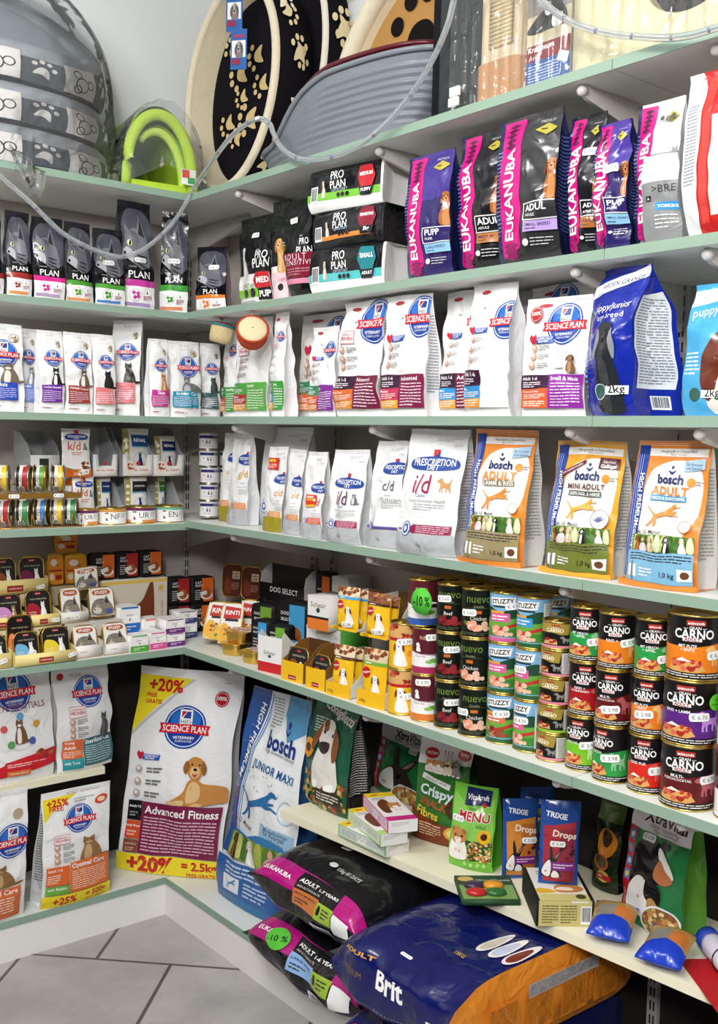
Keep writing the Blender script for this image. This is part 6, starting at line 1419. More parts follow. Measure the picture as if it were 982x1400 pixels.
col('maroon', [('#d97a3a',), ('#a8305a',), ('#3a62b0',)], ['maroon and white tin with orange foot, bottom of its column', 'maroon and white tin with wine red foot, middle of its column', 'maroon and white tin with blue foot, behind the green sign'], 561, 988, RR, HH, 'maroon and white tins', stick=[(.46, .88, '€ 3.70'), (.56, .84, '€ 4.10'), None], back=1, backlab='maroon and white tin in the back row, %s')
col('nuevo', [('Beef', BEEF)]*3, lambda i: 'black tin printed Beef, %s of its column' % TIER[3][i], 593, 998, RR, HH, 'black and green dog tins', stick=[(.55, .58, '€ 3.60'), (.54, .68, '€ 3.60'), (.45, .72, '€ 3.60')], turns=(-10, -14, -16), back=1, backlab='black Beef tin in the back row, %s')
col('nuevo', [('Chicken', MEAT)]*3, lambda i: 'black tin printed Chicken, %s of its column' % TIER[3][i], 626, 1009, RR, HH, 'black and green dog tins', stick=[(.36, .5, '€ 3.60'), None, (.4, .52, '€ 3.60')], turns=(0, -22, 4), back=1, backlab='black Chicken tin in the back row, %s')
PK = '#d9609a'
col('stuzzy', [('#d9754a', '#2f5f34', ['#7a2f24', '#9a4433', '#c98a6a']), (PK, '#2f5f34', MEAT), (PK, PK, MEAT)], ['sky blue meadow tin with orange plate, bottom of its column', 'sky blue meadow tin with pink plate, middle of its column', 'sky blue meadow tin with pink plate and pink foot, top of its column'], 666, 1019, RR, HH, 'sky blue meadow dog tins', stick=[(.5, .62, '€ 4.30'), None, (.57, .76, '€ 4.30')], turns=(-6, -8, 0), back=1, backlab='sky blue meadow tin in the back row, %s')
col('stuzzy', [(PK, '#2f5f34', MEAT), (PK, '#2f5f34', MEAT), ('#3a9ad9', '#2f5f34', MEAT)], ['sky blue meadow tin turned to its text side, bottom of the second column', 'sky blue meadow tin with pink plate, middle of the second column', 'sky blue meadow tin with blue plate, top of the second column'], 701, 1030, RR, HH, 'sky blue meadow dog tins', stick=[(.5, .62, '€ 4.30'), (.44, .6, '€ 4.30'), None], turns=(-36, -26, -18), back=1, backlab='sky blue meadow tin behind the second column, %s')
P5 = ['#e08a9a', '#9ac43a', '#e08a9a', '#e08a9a', '#e08a9a']
Cs = col('small', [(c,) for c in P5], lambda i: 'small gold and black tin, %s of the five-high column%s' % (TIER[5][i], ', green foot' if i == 1 else ''), 733, 1043, .0352, .0575, 'small gold and black tins', turns=(-28, -6, -8, -26, 2), jx=(0, 0, .002, .004, .004))
GC = 'black and coloured dog tins'
ORG, GRN_, RED, MAR, PUR, LGR = '#e8801f', '#2a9a48', '#d9281f', '#611419', '#5a2480', '#79c22a'
def cl(c, n): return 'black and %s tin with dog silhouette, %s' % (c, n)
col('carno', [(LGR, 'JUNIOR', 'GEFLÜGEL', '', '#c9e6a0'), ('#a8181f', 'JUNIOR', 'RIND +', 'PUTENHERZEN', '#c9585a'), (GRN_, 'ADULT', 'MIT HIRSCH', '+ APFEL', '#8ac99a')], [cl('light green', 'bottom, next to the small tins'), cl('crimson', 'middle, next to the small tins'), cl('green', 'top, next to the small tins')], 773, 1056, RR, .1095, GC, stick=[(.6, .5, '€ 3.98', 6), (.72, .55, '€ 3.98', 8), (.6, .38, '€ 3.98', 6)], turns=(-22, -6, -10), jx=(0, .002, .0))
col('carno', [(GRN_, 'ADULT', 'HIRSCH', '', '#8ac99a'), (MAR, 'ADULT', 'MULTI-', 'FLEISCHCOCKTAIL', '#a85a60'), (ORG, 'ADULT', 'RIND +', '', '#f0b070')], [cl('green', 'bottom of the second column, text panel showing'), cl('maroon', 'middle of the second column'), cl('orange', 'top of the second column')], 810, 1072, RR, .1095, GC, stick=[(.58, .45, '€ 3.98', 6), (.5, .3, '€ 3.98', 6), (.6, .5, '€ 3.98', 8)], turns=(-34, -10, 2), jx=(0, .0, .002))
col('carno', [(RED, 'ADULT', 'RIND PUR', '', '#e0605a'), (ORG, 'ADULT', 'MIT PUTE', '+ ENTE', '#f3bd7a'), (GRN_, 'ADULT', 'MIT HIRSCH', '+ APFEL', '#8ac99a')], [cl('bright red', 'bottom of the third column'), cl('orange', 'middle of the third column'), cl('green', 'top of the third column')], 858, 1087, RR, .1095, GC, stick=[(.62, .42, '€ 3.65', 6), (.48, .36, '€ 3.98', 8), (.6, .33, '€ 3.98', 8)], turns=(-12, -14, 2), jx=(0, .002, .004))
C8 = col('carno', [(MAR, 'ADULT', 'MULTI-', 'FLEISCHCOCKTAIL', '#b5606a'), (PUR, 'ADULT', 'RIND + LAMM', '', '#c08ad9'), (ORG, 'ADULT', 'MIT PUTE', '+ ENTE', '#f3bd7a')], ['large black and maroon tin, bottom of the big column', 'large black and purple tin with green dot, middle of the big column', 'large black and orange tin, top of the big column'], 902, 1110, .0482, .1175, 'large black and coloured dog tins', stick=[(.64, .5, '€ 6.70', 4), (.58, .46, '€ 6.70', 2), (.62, .4, '€ 6.70', 8)], turns=(-4, -10, 4), jx=(0, .0, .002))
for i, (zz_, u, v, t_) in enumerate(((1, .68, .7, 10), (2, .74, .68, 0))):
    o = [x for x in sc.objects if x.get('label', '').startswith('large black and %s tin' % ('purple', 'orange')[i])][0]
    n = 96; th = np.linspace(-math.pi, math.pi, n+1); r = .0482; zs = np.linspace(.004, .1135, 9)
    G_ = np.stack([np.stack([r*np.sin(th), -r*np.cos(th), np.full(n+1, q)], 1) for q in zs], 0); A = Art(2*math.pi*r, .1095); A.ell(u, v, .05, '#6fd83a'); A.text('+', u, v+.04, .02, '#1c3a10'); A.text('подарък', u, v-.04, .07, '#1c3a10'); m = MB(); A.put(m, G_, grid_normals(G_), cell=.004, off=.004); m.build('green_dot_sticker', 'sticker_paper', o)
col('maroon', [('#e9e6e2',), ('#a8305a',)], ['white and red tin cut by the photo edge, bottom', 'white and red tin cut by the photo edge, second'], 977, 1126, RR, HH, 'white and red tins')
# ------------------------------------------------------------------ floor plinth, back wall
z = ZCL; G = 'large white cat food bags low on the back wall'
def vet(a):
    sp_logo(a, .45, .82, .27); a.text('VETESSENTIALS', .5, .68, .78, '#8a3a44', bold=.004); a.text('FELINE', .5, .645, .25, '#aaa'); a.ring(.5, .46, .24, .006, '#d4d4d4'); pic(a, 'cat', .36, .36, .66, .58, '#7a5638', '#f4f0ea', '#221a15')
    for x, y, c in ((.5, .6, '#5fa6d9'), (.27, .5, '#d95a5a'), (.73, .52, '#e0a83a'), (.36, .36, '#5aa35c'), (.66, .37, '#4a62b0')): a.ell(x, y, .05, c)
    a.blob([(-.1, .06), (-.1, .18), (.3, .2), (.6, .235), (1.1, .28), (1.1, .15), (.6, .1)], '#c8202a'); a.rect(.3, .075, .62, .12, '#e0742a'); a.text('YOUNG ADULT', .46, .097, .26, '#fff'); a.lines(.3, .15, .85, .185, 2, '#f0c9c9'); a.ell(.14, .2, .14, '#e4e4e6', ry=.04); confetti(a, .7, .2, .95, .27, ['#7a3f22', '#a8683a'], 7, .035)
bag('cat_food_bag', 'white bag with red bottom wave standing on the cream board', 'pet food bag', G, 'L', z, -22, 77, 917, vet, W, '#e4e4e7', d=.1, front=2.952, p=2.4, wr=.004)
def steril(a):
    a.ell(.14, .93, .06, '#c02a30'); a.text('FELINE', .4, .93, .2, '#aaa'); sp_logo(a, .6, .76, .25); stamp_proven(a, .36, .58, .3); benefits(a, .25, (.49, .42, .36), .1)
    a.rect(.08, .13, .42, .32, '#dd6a35'); a.textl('Young', .11, .29, .035, '#fff', bold=.015); a.textl('Adult', .11, .245, .035, '#fff', bold=.015); a.lines(.11, .14, .38, .21, 4, '#f5d9c6', words=3); a.rect(.08, .03, .42, .125, '#2f9aa0'); a.textl('with Tuna', .11, .09, .026, '#fff', bold=.01)
    a.rect(.43, .05, .97, .32, '#3f6a70'); a.text('Sterilised Cat', .69, .285, .48, '#fff', bold=.012); a.lines(.46, .07, .93, .25, 8, '#bcd2d4', fill=.35); pic(a, 'cat', .7, .3, .95, .56, '#4a4b4f', '#6c6d70', '#1c1c1e')
bag('cat_food_bag', 'white bag with teal and orange blocks standing on the cream board', 'pet food bag', G, 'L', z, 79, 157, 913, steril, W, '#e4e4e7', d=.09, front=2.955, p=2.2, wr=.005, yaw=4, stick=dict(u=.9, v=.74, sw=.02, sh=.03, txt=' '))
z = ZL[6]
def optimal(a):
    a.poly([(.02, .74), (.02, .94), (.5, .96), (.12, .82)], '#f4dc2a'); a.text('+25%', .22, .9, .3, '#c8202a', bold=.03); a.text('FREE', .2, .855, .2, '#c8202a', bold=.02); a.text('FELINE · VETERINARY', .6, .965, .5, '#c9a0a5'); a.lines(.45, .88, .75, .92, 2, '#aaa'); a.ell(.85, .87, .1, '#d1452f', ry=.035, rot=12); a.ell(.85, .87, .06, '#f1d3b0', ry=.02)
    sp_logo(a, .53, .74, .2); stamp_proven(a, .26, .59, .22); benefits(a, .2, (.52, .46, .41), .09); pic(a, 'cat', .42, .37, .98, .58, '#9a7146', '#c9a878', '#3a2614')
    a.rect(.04, .2, .36, .365, '#e0662a'); a.textl('Adult 1-6', .06, .335, .024, '#fff', bold=.012, maxw=.27); a.lines(.06, .22, .25, .3, 4, '#f8dcc8', words=2); a.rect(.04, .12, .36, .195, '#6aaa3a'); a.text('with Rabbit', .2, .17, .26, '#fff', bold=.01); a.rect(.37, .12, .97, .385, '#e0702e'); a.text('Optimal Care', .64, .345, .5, '#fff', bold=.015); a.lines(.4, .14, .92, .31, 9, '#fbe3d2', fill=.32)
    a.rect(0, .0, 1, .115, '#f4dc2a'); a.text('+25%', .32, .06, .46, '#c8202a', bold=.035, maxh=.07); a.text('= 500g', .76, .075, .3, '#c8202a', bold=.03); a.text('FREE · GRATIS', .76, .03, .3, '#b8303a')
bag('cat_food_bag', 'white and orange bag with yellow +25% foot on the plinth', 'pet food bag', G, 'L', z, 55, 150, 1077, optimal, W, '#e2e2e5', d=.1, front=YB+.004, p=2.0, lean=-.15, sidelines='#8a8a8e')
bag('cat_food_bag', 'white and orange bag cut by the photo edge, beside the yellow-footed one', 'pet food bag', G, 'L', z, -60, 36, 1086, lambda a: (sp_logo(a, .78, .62, .26), a.ell(.85, .82, .08, '#b9a58e'), pic(a, 'cat', .3, .28, .95, .45, '#8a6a42', '#b99a6a', '#33230f'), a.rect(0, .03, .9, .27, '#dd6f35'), a.text('Optimal Care', .55, .235, .6, '#fff', bold=.012), a.lines(.1, .05, .8, .2, 7, '#f4d5c0')), W, '#dcdce0', d=.1, front=YB+.004, p=2.0, lean=-.17, sidelines='#8a8a8e')
# the big bag in the corner
def advfit(a):
    a.poly([(.0, .68), (.0, .96), (.55, .955), (.3, .86), (.12, .76)], '#f6e02a'); a.poly([(.52, .955), (.56, .955), (.32, .86), (.13, .76), (.0, .68), (.0, .66), (.15, .75), (.34, .85)], '#c9c9cc'); a.text('+20%', .27, .915, .34, '#c8281f', bold=.035); a.textl('FREE', .09, .865, .02, '#c8281f', bold=.03); a.textl('GRATIS', .09, .835, .02, '#c8281f', bold=.03)
    seal100(a, .82, .87, .07); a.lines(.82, .94, .96, .95, 1, '#bbb', words=2); sp_logo(a, .51, .725, .2); heart_badge(a, .12, .575, .075)
    for i, y in enumerate((.51, .45, .39)): a.ell(.12, y, .035, '#b9aaa0'); a.ell(.115, y+.005, .018, '#efe6df'); a.lines(.2, y-.016, .36, y+.016, 2, '#6b6b6b', words=2)
    pic(a, 'doglie', .42, .345, .99, .585, '#c98a45', '#e6c08a', '#9a6229')
    a.rect(.06, .255, .2, .355, '#151214'); a.text('Adult 1-5', .13, .325, .12, '#fff', bold=.02); a.lines(.08, .27, .16, .3, 2, '#999', words=1); a.rect(.06, .165, .2, .25, '#d9502a'); a.text('Large Breed', .13, .225, .13, '#fff', bold=.015); a.lines(.08, .175, .17, .205, 2, '#f4cdb9', words=2); a.rect(.06, .1, .2, .16, '#8a4a35'); a.text('with Rice', .13, .14, .11, '#f2ddd0'); a.lines(.08, .105, .17, .125, 2, '#d9b5a5', words=2)
    a.rect(.205, .1, .96, .355, '#7d1a46'); a.text('Advanced Fitness', .585, .317, .7, '#fff', bold=.018); a.lines(.23, .11, .93, .285, 11, '#d9b3c4', fill=.4, words=9)
    a.rect(0, .0, 1, .095, '#f6e02a'); a.text('+20%', .33, .05, .5, '#c8281f', bold=.05, maxh=.085); a.text('= 2.5kg', .8, .058, .32, '#c8281f', bold=.04); a.text('FREE·GRATIS', .82, .015, .26, '#c8281f', bold=.02)
bag('large_dog_food_bag', 'biggest white bag, lying retriever printed, yellow +20% corner and foot', 'pet food bag', None, 'L', z+.001, 0, 0, 914, advfit, '#f4f4f5', '#e2e2e6', d=.13, pts=((158, 1188), (300, 1204)), shear=.085, p=2.3, wr=.006, nu=20, nv=28, m='gloss_film')
def junior(a):
    a.rect(0, 0, 1, 1, '#f2f5f7'); a.poly([(0, .22), (0, 1), (.36, 1), (.2, .74), (.14, .5), (.12, .22)], '#2456a0'); a.poly([(.5, 1), (.75, .8), (1, .86), (1, 1)], '#5a9cc9')
    for i in range(2): a.poly([(.13+.03*i, .25), (.16+.03*i, .5), (.22+.03*i, .74), (.38+.03*i, .99), (.4+.03*i, .99), (.235+.03*i, .74), (.172+.03*i, .5), (.14+.03*i, .25)], '#3f86c4')
    a.text('HIGH PREMIUM', .16, .76, .68*1.0, '#fff', rot=-104, bold=.02); a.poly([(.34, .84), (.4, 1), (.66, 1), (.58, .82)], '#e9ecee'); a.lines(.4, .84, .58, .98, 10, '#8b9298', words=3)
    a.blob([(.68, .855), (.74, .84), (.8, .86), (.74, .825)], '#1c3f8c'); a.ell(.75, .875, .03, '#1c3f8c'); a.text('bosch', .66, .785, .46, '#1b3a86', bold=.035, rot=-3); a.text('High Premium concept', .66, .735, .46, '#667', rot=-3)
    a.text('JUNIOR MAXI', .6, .655, .62, '#1e5f9a', rot=-5, bold=.03, sp=1.1); pic(a, 'dogrun', .2, .42, .74, .58, '#1f6cab'); a.ring(.85, .5, .1, .01, '#b9cbd6')
    for i in range(14): a.ell(.2+.05*i, .62+.03*math.sin(i*1.1)-.02*(i % 3), .006, '#444')
    a.text('ab 12. Monat', .27, .395, .32, '#444', rot=-8, bold=.01); a.poly([(.55, .37), (.55, .43), (.98, .41), (.98, .33)], '#9cc2dc'); a.text('Muskelfunktion', .76, .405, .3, '#1f3f6c', rot=-4, bold=.01); a.text('für Knorpel', .74, .385, .28, '#1f3f6c', rot=-4, bold=.01); a.text('und Gelenke', .74, .36, .28, '#1f3f6c', rot=-4, bold=.01)
    a.blob([(.12, .35), (.3, .33), (.6, .37), (1.02, .33), (1.02, .3), (.6, .33)], '#2b7ab5'); a.rect(.1, .22, 1, .33, '#7f9a3c'); rd = random.Random(8)
    for i in range(9): x = .12+.1*i; a.blob([(x, .23), (x+.01, .32), (x+.08, .33), (x+.1, .24)], rd.choice(['#5d7f2a', '#a9b84e', '#c9cf7a', '#46702a']))
    pic(a, 'dogsit', .13, .22, .27, .33, '#4a2a1c', '#8a5c3a', '#2a150c'); pic(a, 'dogsit', .36, .215, .56, .33, '#efe9dc', '#fff', '#c9bda8'); a.ell(.74, .305, .04, '#d9a68a'); a.blob([(.64, .22), (.68, .28), (.82, .28), (.86, .22)], '#e39aa5')
    a.rect(0, 0, 1, .21, '#2c5fa6'); a.lines(.14, .14, .95, .2, 3, '#c6d8ec', words=7); a.rect(.12, .06, .34, .135, '#e9eef4'); pic(a, 'dogrun', .16, .07, .3, .125, '#4a7fb5'); a.lines(.4, .06, .72, .13, 4, '#b9cfe6', words=2); a.rect(0, 0, 1, .045, '#1f6fa8')
bag('large_dog_food_bag', 'tall white and blue bag with a running blue dog beside the retriever bag', 'pet food bag', None, 'R', ZR[6]+.001, 0, 0, 944, junior, '#f0f3f5', '#3d6aa8', d=.12, pts=((297, 1221), (396, 1276)), shear=.075, taper=.24, p=2.2, wr=.006, nu=20, nv=28, m='gloss_film')

# ------------------------------------------------------------------ big bags lying under the cream board
def loaf(name, lab, grp, y0, y1, xf, xb, z0, h, base, art, seam='#111', flat_right=None, nexp=2.4, wr=.006, sticks=(), m='gloss_film', dark=None):
    """long filled bag lying along the right wall from y0 (left end in view) to y1"""
    L_ = y0-y1; a_ = (xb-xf)/2; b_ = h/2; SEED[0] += 1; rd = np.random.RandomState(SEED[0])
    r = empty(name, ((xf+xb)/2, (y0+y1)/2, z0), R_(-90), lab, 'pet food bag', grp)
    nu, nv = 30, 22
    U = np.linspace(-1, 1, nu+1)[None, :]; ph = np.radians(np.linspace(-88, 150, nv+1))[:, None]
    def surf(ph):
        c, s = np.cos(ph), np.sin(ph); el = np.clip(1-np.abs(np.minimum(U, 0))**5, 0, 1)**.55
        er = np.ones_like(U) if flat_right else np.clip(1-np.abs(np.maximum(U, 0))**5, 0, 1)**.55
        e = np.minimum(el, er)*.97+.03
        y = -a_*np.sign(c)*np.abs(c)**(2/nexp)*(1-.06*(1-e)); zz = b_*np.sign(s)*np.abs(s)**(2/nexp)*e
        f = 0
        for _ in range(7):
            q = rd2.uniform(0, 6.28); k = rd2.uniform(3, 10); f = f+np.sin(k*(np.cos(q)*U*L_*3+np.sin(q)*ph)+rd2.uniform(0, 6.28))/2.6
        R2 = 1+wr/b_*f*.5
        return np.stack([U*L_/2*np.ones_like(ph)+0*y, y*R2, np.maximum(b_*.9+zz*R2, .001)], -1)
    rs = SEED[0]; rd2 = np.random.RandomState(rs); F = surf(ph)
    rd2 = np.random.RandomState(rs); B = surf(np.radians(np.linspace(150, 272, 12))[:, None])
    N = grid_normals(F); mb = MB(); mb.grid(F, base); mb.grid(B, dark or base)
    arc = float(np.linalg.norm(np.diff(F[:, nu//2], axis=0), axis=1).sum()); A = Art(L_, arc); art(A); A.put(mb, F, N)
    mb.build('pouch', m, r)
    for sgn, col_ in ((-1, 0), (1, -1)):
        if sgn > 0 and flat_right: continue
        s = MB(); e = np.concatenate([F[:, col_], B[1:, col_]]); o = e+np.array([sgn*.025, 0, 0]); cz = float(e[:, 2].mean()); o[:, 2] = cz+(o[:, 2]-cz)*.2; s.grid(np.stack([e, o], 1), seam, flip=sgn < 0); s.build('end_seal', m, r)
    if flat_right:
        e = np.concatenate([F[:, -1], B[1:, -1]]); cz = e.mean(0)
        G_ = np.stack([cz+(e-cz)*(1-t)+np.array([.02*math.sin(t*1.57), 0, 0]) for t in np.linspace(0, 1, 6)], 1); s = MB(); s.grid(G_, flat_right[0])
        q = quadgrid((L_/2+.021, -a_*.82, b_*.3), (L_/2+.021, a_*.8, b_*.3), (L_/2+.021, a_*.8, b_*1.55), (L_/2+.021, -a_*.82, b_*1.55)); fa = Art(a_*1.6, b_*1.25); flat_right[1](fa); fa.put(s, q, np.broadcast_to(np.array([1., 0, 0]), q.shape), flat=True, off=.001)
        s.build('side_gusset', 'satin_film', r)
    for st in sticks: sticker(r, F, N, L_, arc, **st)
    return r, F, N, L_, arc
def euk_lying(yrs, plate, pcol, feed):
    def f(a):
        a.rect(0, 0, 1, .3, '#1b2046'); a.poly([(.02, .43), (.02, .56), (.99, .54), (.99, .41)], '#b5127c'); a.rect(.43, .36, .8, .545, '#18171a')
        a.text('EUKANUBA', .24, .49, .28, '#fff', bold=.02); a.textl('ADULT', .45, .505, .04, '#fff', bold=.02, maxw=.16); a.textl(yrs, .63, .5, .026, '#fff', bold=.02, maxw=.16); a.textl('ADULT/ADULTE', .45, .47, .02, '#ddd', maxw=.2); a.rect(.43, .365, .66, .45, pcol); a.textl(plate, .445, .425, .022, '#1d2a44', bold=.02, maxw=.2); a.lines(.45, .375, .58, .405, 2, '#444'); a.rect(.66, .36, .81, .44, '#9cba3a'); a.blob([(.675, .385), (.68, .425), (.705, .415), (.7, .385)], '#222'); a.lines(.72, .375, .79, .425, 3, '#444', words=2)
        a.barcode(.62, .2, .78, .325); a.rect(.82, .32, .95, .43, '#f1f1ef'); a.text(feed, .68, .62, .22, '#d0d0d2', bold=.01); a.ell(.52, .63, .03, '#d0d0d2', ry=.012); a.lines(.4, .76, .85, .8, 2, '#3b3b40')
    return f
zb = ZR[6]+.0005
lo = loaf('large_lying_dog_food_bag', 'black lying bag with magenta band and green discount sticker, underneath', 'big bags lying on the plinth', 2.275, 1.815, 1.50, 1.93, zb, .185, '#121114', euk_lying('1-6 YEARS', 'LARGE BREED', '#8fb5e6', '15kg 40 DAYS'), dark='#171c3c')
hi = loaf('large_lying_dog_food_bag', 'black lying bag with magenta band and orange-brown plate, on top', 'big bags lying on the plinth', 2.235, 1.81, 1.49, 1.93, zb+.187, .172, '#121114', euk_lying('1-7 YEARS', 'MEDIUM BREED', '#c9743a', '15kg 85 DAYS'), dark='#171c3c', sticks=(dict(u=.42, v=.72, txt='€ 61.00', sw=.04, sh=.015),))
A = Art(lo[3], lo[4]); A.ell(.3, .47, .085, '#58c23a'); A.text('-10 %', .3, .47, .14, '#111', bold=.02, rot=20); m = MB(); A.put(m, lo[1], lo[2], off=.005); m.build('green_discount_sticker', 'sticker_paper', lo[0])
def brit(word, wc):
    def f(a):
        a.rect(0, 0, 1, 1, '#0c1458'); a.text(word, .24, .46, .26, wc, bold=.025, maxh=.09); a.text('MEDIUM', .22, .385, .16, '#8a6a2a'); a.text('Brit', .52, .4, .22, '#fff', bold=.03, maxh=.12); a.text('PREMIUM', .52, .31, .22, '#8f95c9', sp=1.2); a.barcode(.82, .27, .95, .38)
        a.text('EXCELLENT DIGESTION', .7, .82, .42, '#c99a3a', rot=0, bold=.01); a.text('high digestible and soft', .68, .785, .36, '#cdd3f0')
        for i, c in enumerate(('#d9cdbd', '#c9cfe9', '#7a2a1c')): a.ell(.76+.095*i, .72, .042, '#f0ece8', ry=.026); a.ell(.76+.095*i, .72, .032, c, ry=.019)
        a.text('15KG', .74, .66, .08, '#e0b04a', bold=.01)
    return f
def orange_side(a):
    for i in range(4): a.rect(.06+.23*i, .05, .24+.23*i, .8, '#d9832a'); a.lines(.07+.23*i, .08, .23+.23*i, .78, 16, '#a8621c', words=3)
    a.rect(.3, .72, .78, .98, '#b9b5b5'); a.lines(.31, .74, .77, .96, 7, '#77706e', words=8)
loaf('large_lying_dog_food_bag', 'blue lying bag lettered in red, underneath the blue and orange one', 'big bags lying on the plinth', 1.755, 1.405, 1.40, 1.97, zb, .185, '#0f185c', brit('ADULT', '#d1301f'), flat_right=('#1a1f5c', lambda a: a.lines(.2, .2, .8, .8, 6, '#39407c')), nexp=3.8)
loaf('large_lying_dog_food_bag', 'blue lying bag with orange side panel and white lettering', 'big bags lying on the plinth', 1.765, 1.375, 1.385, 1.96, zb+.187, .178, '#0f185c', brit('ADULT', '#e0a53a'), flat_right=('#e0892a', orange_side), nexp=3.8, sticks=(dict(u=.52, v=.55, txt='€ 41.00', sw=.036, sh=.014),))
def darkbag(a):
    a.rect(0, 0, 1, 1, '#15131a'); a.text('ADULT B', .3, .5, .42, '#cfcfd2'); a.blob([(.05, .3), (.1, .42), (.4, .42), (.5, .3), (.3, .2)], '#e8c02a'); a.rect(0, 0, 1, .12, '#d9b02a')
loaf('large_lying_dog_food_bag', 'dark lying bag with thin white letters and yellow patch, low under the board', 'big bags lying on the plinth', 1.335, .80, 1.66, 1.97, zb+.0015, .15, '#15131a', darkbag)

# ------------------------------------------------------------------ cream board on the right wall: rodent food
z = ZCR; G = 'small animal food bags on the cream board'
def wbag(lab, A0, B0, pt, art, base, side, name='rodent_food_bag', **k): return bag(name, lab, 'pet food bag', G, 'R', z+.0005, 0, 0, pt, art, base, side, pts=(A0, B0), **{**dict(d=.08, wr=.003, m='gloss_film', p=2.2), **k})
def conigli(a):
    a.rect(0, 0, 1, 1, '#1f5a40'); a.poly([(0, .86), (0, 1), (1, 1), (1, .9), (.5, .98)], '#24664a'); a.text('Coniglietti', .6, .91, .72, '#f1efe9', rot=-10, shear=.25, bold=.025); a.lines(.1, .68, .4, .84, 6, '#c6d8cf', words=3)
    confetti(a, .0, .02, 1, .3, ['#a8562a', '#7a9a3a', '#c9a04a', '#5a3a22', '#b5442c', '#d8b878', '#3f4a2a'], 110, .045, seed=6); a.ell(.08, .52, .13, '#e39a2a'); a.ell(.08, .52, .06, '#5a3518'); pic(a, 'rabbit', .15, .2, .85, .83, '#8a5230', '#ece6de', '#352622'); a.rect(.4, .08, .92, .2, '#2e2a20'); a.lines(.44, .1, .88, .18, 3, '#cfcabd', words=3)
wbag('dark green bag with a sitting lop-eared rabbit, black side panel', (412, 1091), (470, 1122), 962, conigli, '#1f4a38', '#141416', d=.1, sidelines='#b9b9b9', stick=dict(u=.3, v=.72, txt='€ 5.90', rot=4))
def xtra(animal, sub):
    def f(a):
        a.rect(0, 0, 1, 1, '#2a7f45'); a.poly([(0, .72), (0, 1), (1, 1), (1, .7)], '#ecebee'); a.rect(.3, .885, .85, .955, '#c0262c'); a.text('beaphar', .57, .92, .48, '#f3dede', shear=.15); a.text('XtraVital', .57, .82, .72, '#1c1b1f', bold=.02, maxh=.1); a.text(sub, .57, .755, .5, '#777'); a.text('Meerschweinchen', .6, .73, .4, '#888') if animal == 'guinea' else None
        a.poly([(0, .05), (0, .72), (.16, .71), (.14, .05)], '#c01f2a')
        for i in range(4): a.rect(.025, .62-.1*i, .135, .69-.1*i, '#4a86c9'); a.ell(.08, .655-.1*i, .035, ['#f2f0ee', '#c97a4a', '#cfe0f2', '#e0d24a'][i])
        a.text('Premium Food', .075, .18, .25, '#f4d9d9', rot=90); pic(a, animal, .16, .12, .86, .68, '#2b2422', '#efece8', '#3a2c2a'); a.ell(.72, .1, .3, '#efeef0', ry=.13); a.ell(.72, .1, .27, '#8a5a34', ry=.115); confetti(a, .47, .0, .97, .2, ['#d9b26a', '#c98a4a', '#e6cf9a', '#a8623a', '#8fa04a'], 60, .032, ell=1); a.text('kg', .93, .03, .06, '#222')
    return f
wbag('white-topped green bag with a black and white rabbit, behind the treat boxes', (509, 1079), (576, 1108), 988, xtra('rabbithead', 'Rabbit · Kaninchen'), '#2a7f45', '#cfd0d2', d=.09, stick=dict(u=.75, v=.68, txt='€ 6.90'))
def crispy(a):
    a.rect(0, 0, 1, 1, '#3a7a34'); a.poly([(0, .72), (0, 1), (1, 1), (1, .78)], '#e4e3e4'); a.ell(.25, .83, .13, '#c0272c', ry=.05); a.text('WOW!', .25, .83, .2, '#fff', bold=.02); a.ell(.85, .86, .13, '#c0272c', ry=.05); a.text('tasty', .85, .86, .18, '#fff'); 
    for i in range(3): a.poly([(.5+.05*i, .8), (.47+.07*i, .87), (.49+.07*i, .87)], '#c0272c')
    for i, c in enumerate((('#5a4632', '#d9c9a8', '#2a1c10'), ('#1c1a1a', '#f0eeea', '#000'), ('#c49a5a', '#f0e2c4', '#6a4a22'), ('#4a4640', '#8a857a', '#222'))): pic(a, 'hamster' if i < 2 else 'rabbit', .15+.17*i, .66, .36+.17*i, .77+.03*(i > 1), *c)
    a.poly([(.15, .6), (.17, .65), (.7, .58), (.68, .53)], '#efefec'); a.text('VERSELE LAGA', .43, .59, .42, '#555', rot=-8); a.text('Crispy', .45, .47, .62, '#e4f0f4', bold=.03, rot=-4); a.text('SNACK', .43, .37, .52, '#a8582a', bold=.03, rot=-6); a.text('Fibres', .35, .28, .42, '#e8c34a', bold=.02, rot=-6)
    a.poly([(0, 0), (0, .3), (.3, .24), (1, .18), (1, 0)], '#7a3418'); a.ring(.82, .36, .16, .06, '#5a2f18'); a.ell(.78, .14, .14, '#e0a83a', ry=.06); a.ell(.78, .14, .09, '#f0d98a', ry=.04); a.lines(.2, .08, .6, .2, 5, '#d9b89a', words=3)
wbag('green and brown snack bag with white top behind the small green bag', (563, 1143), (636, 1163), 1008, crispy, '#3a7a34', '#2c4a2a', d=.08)
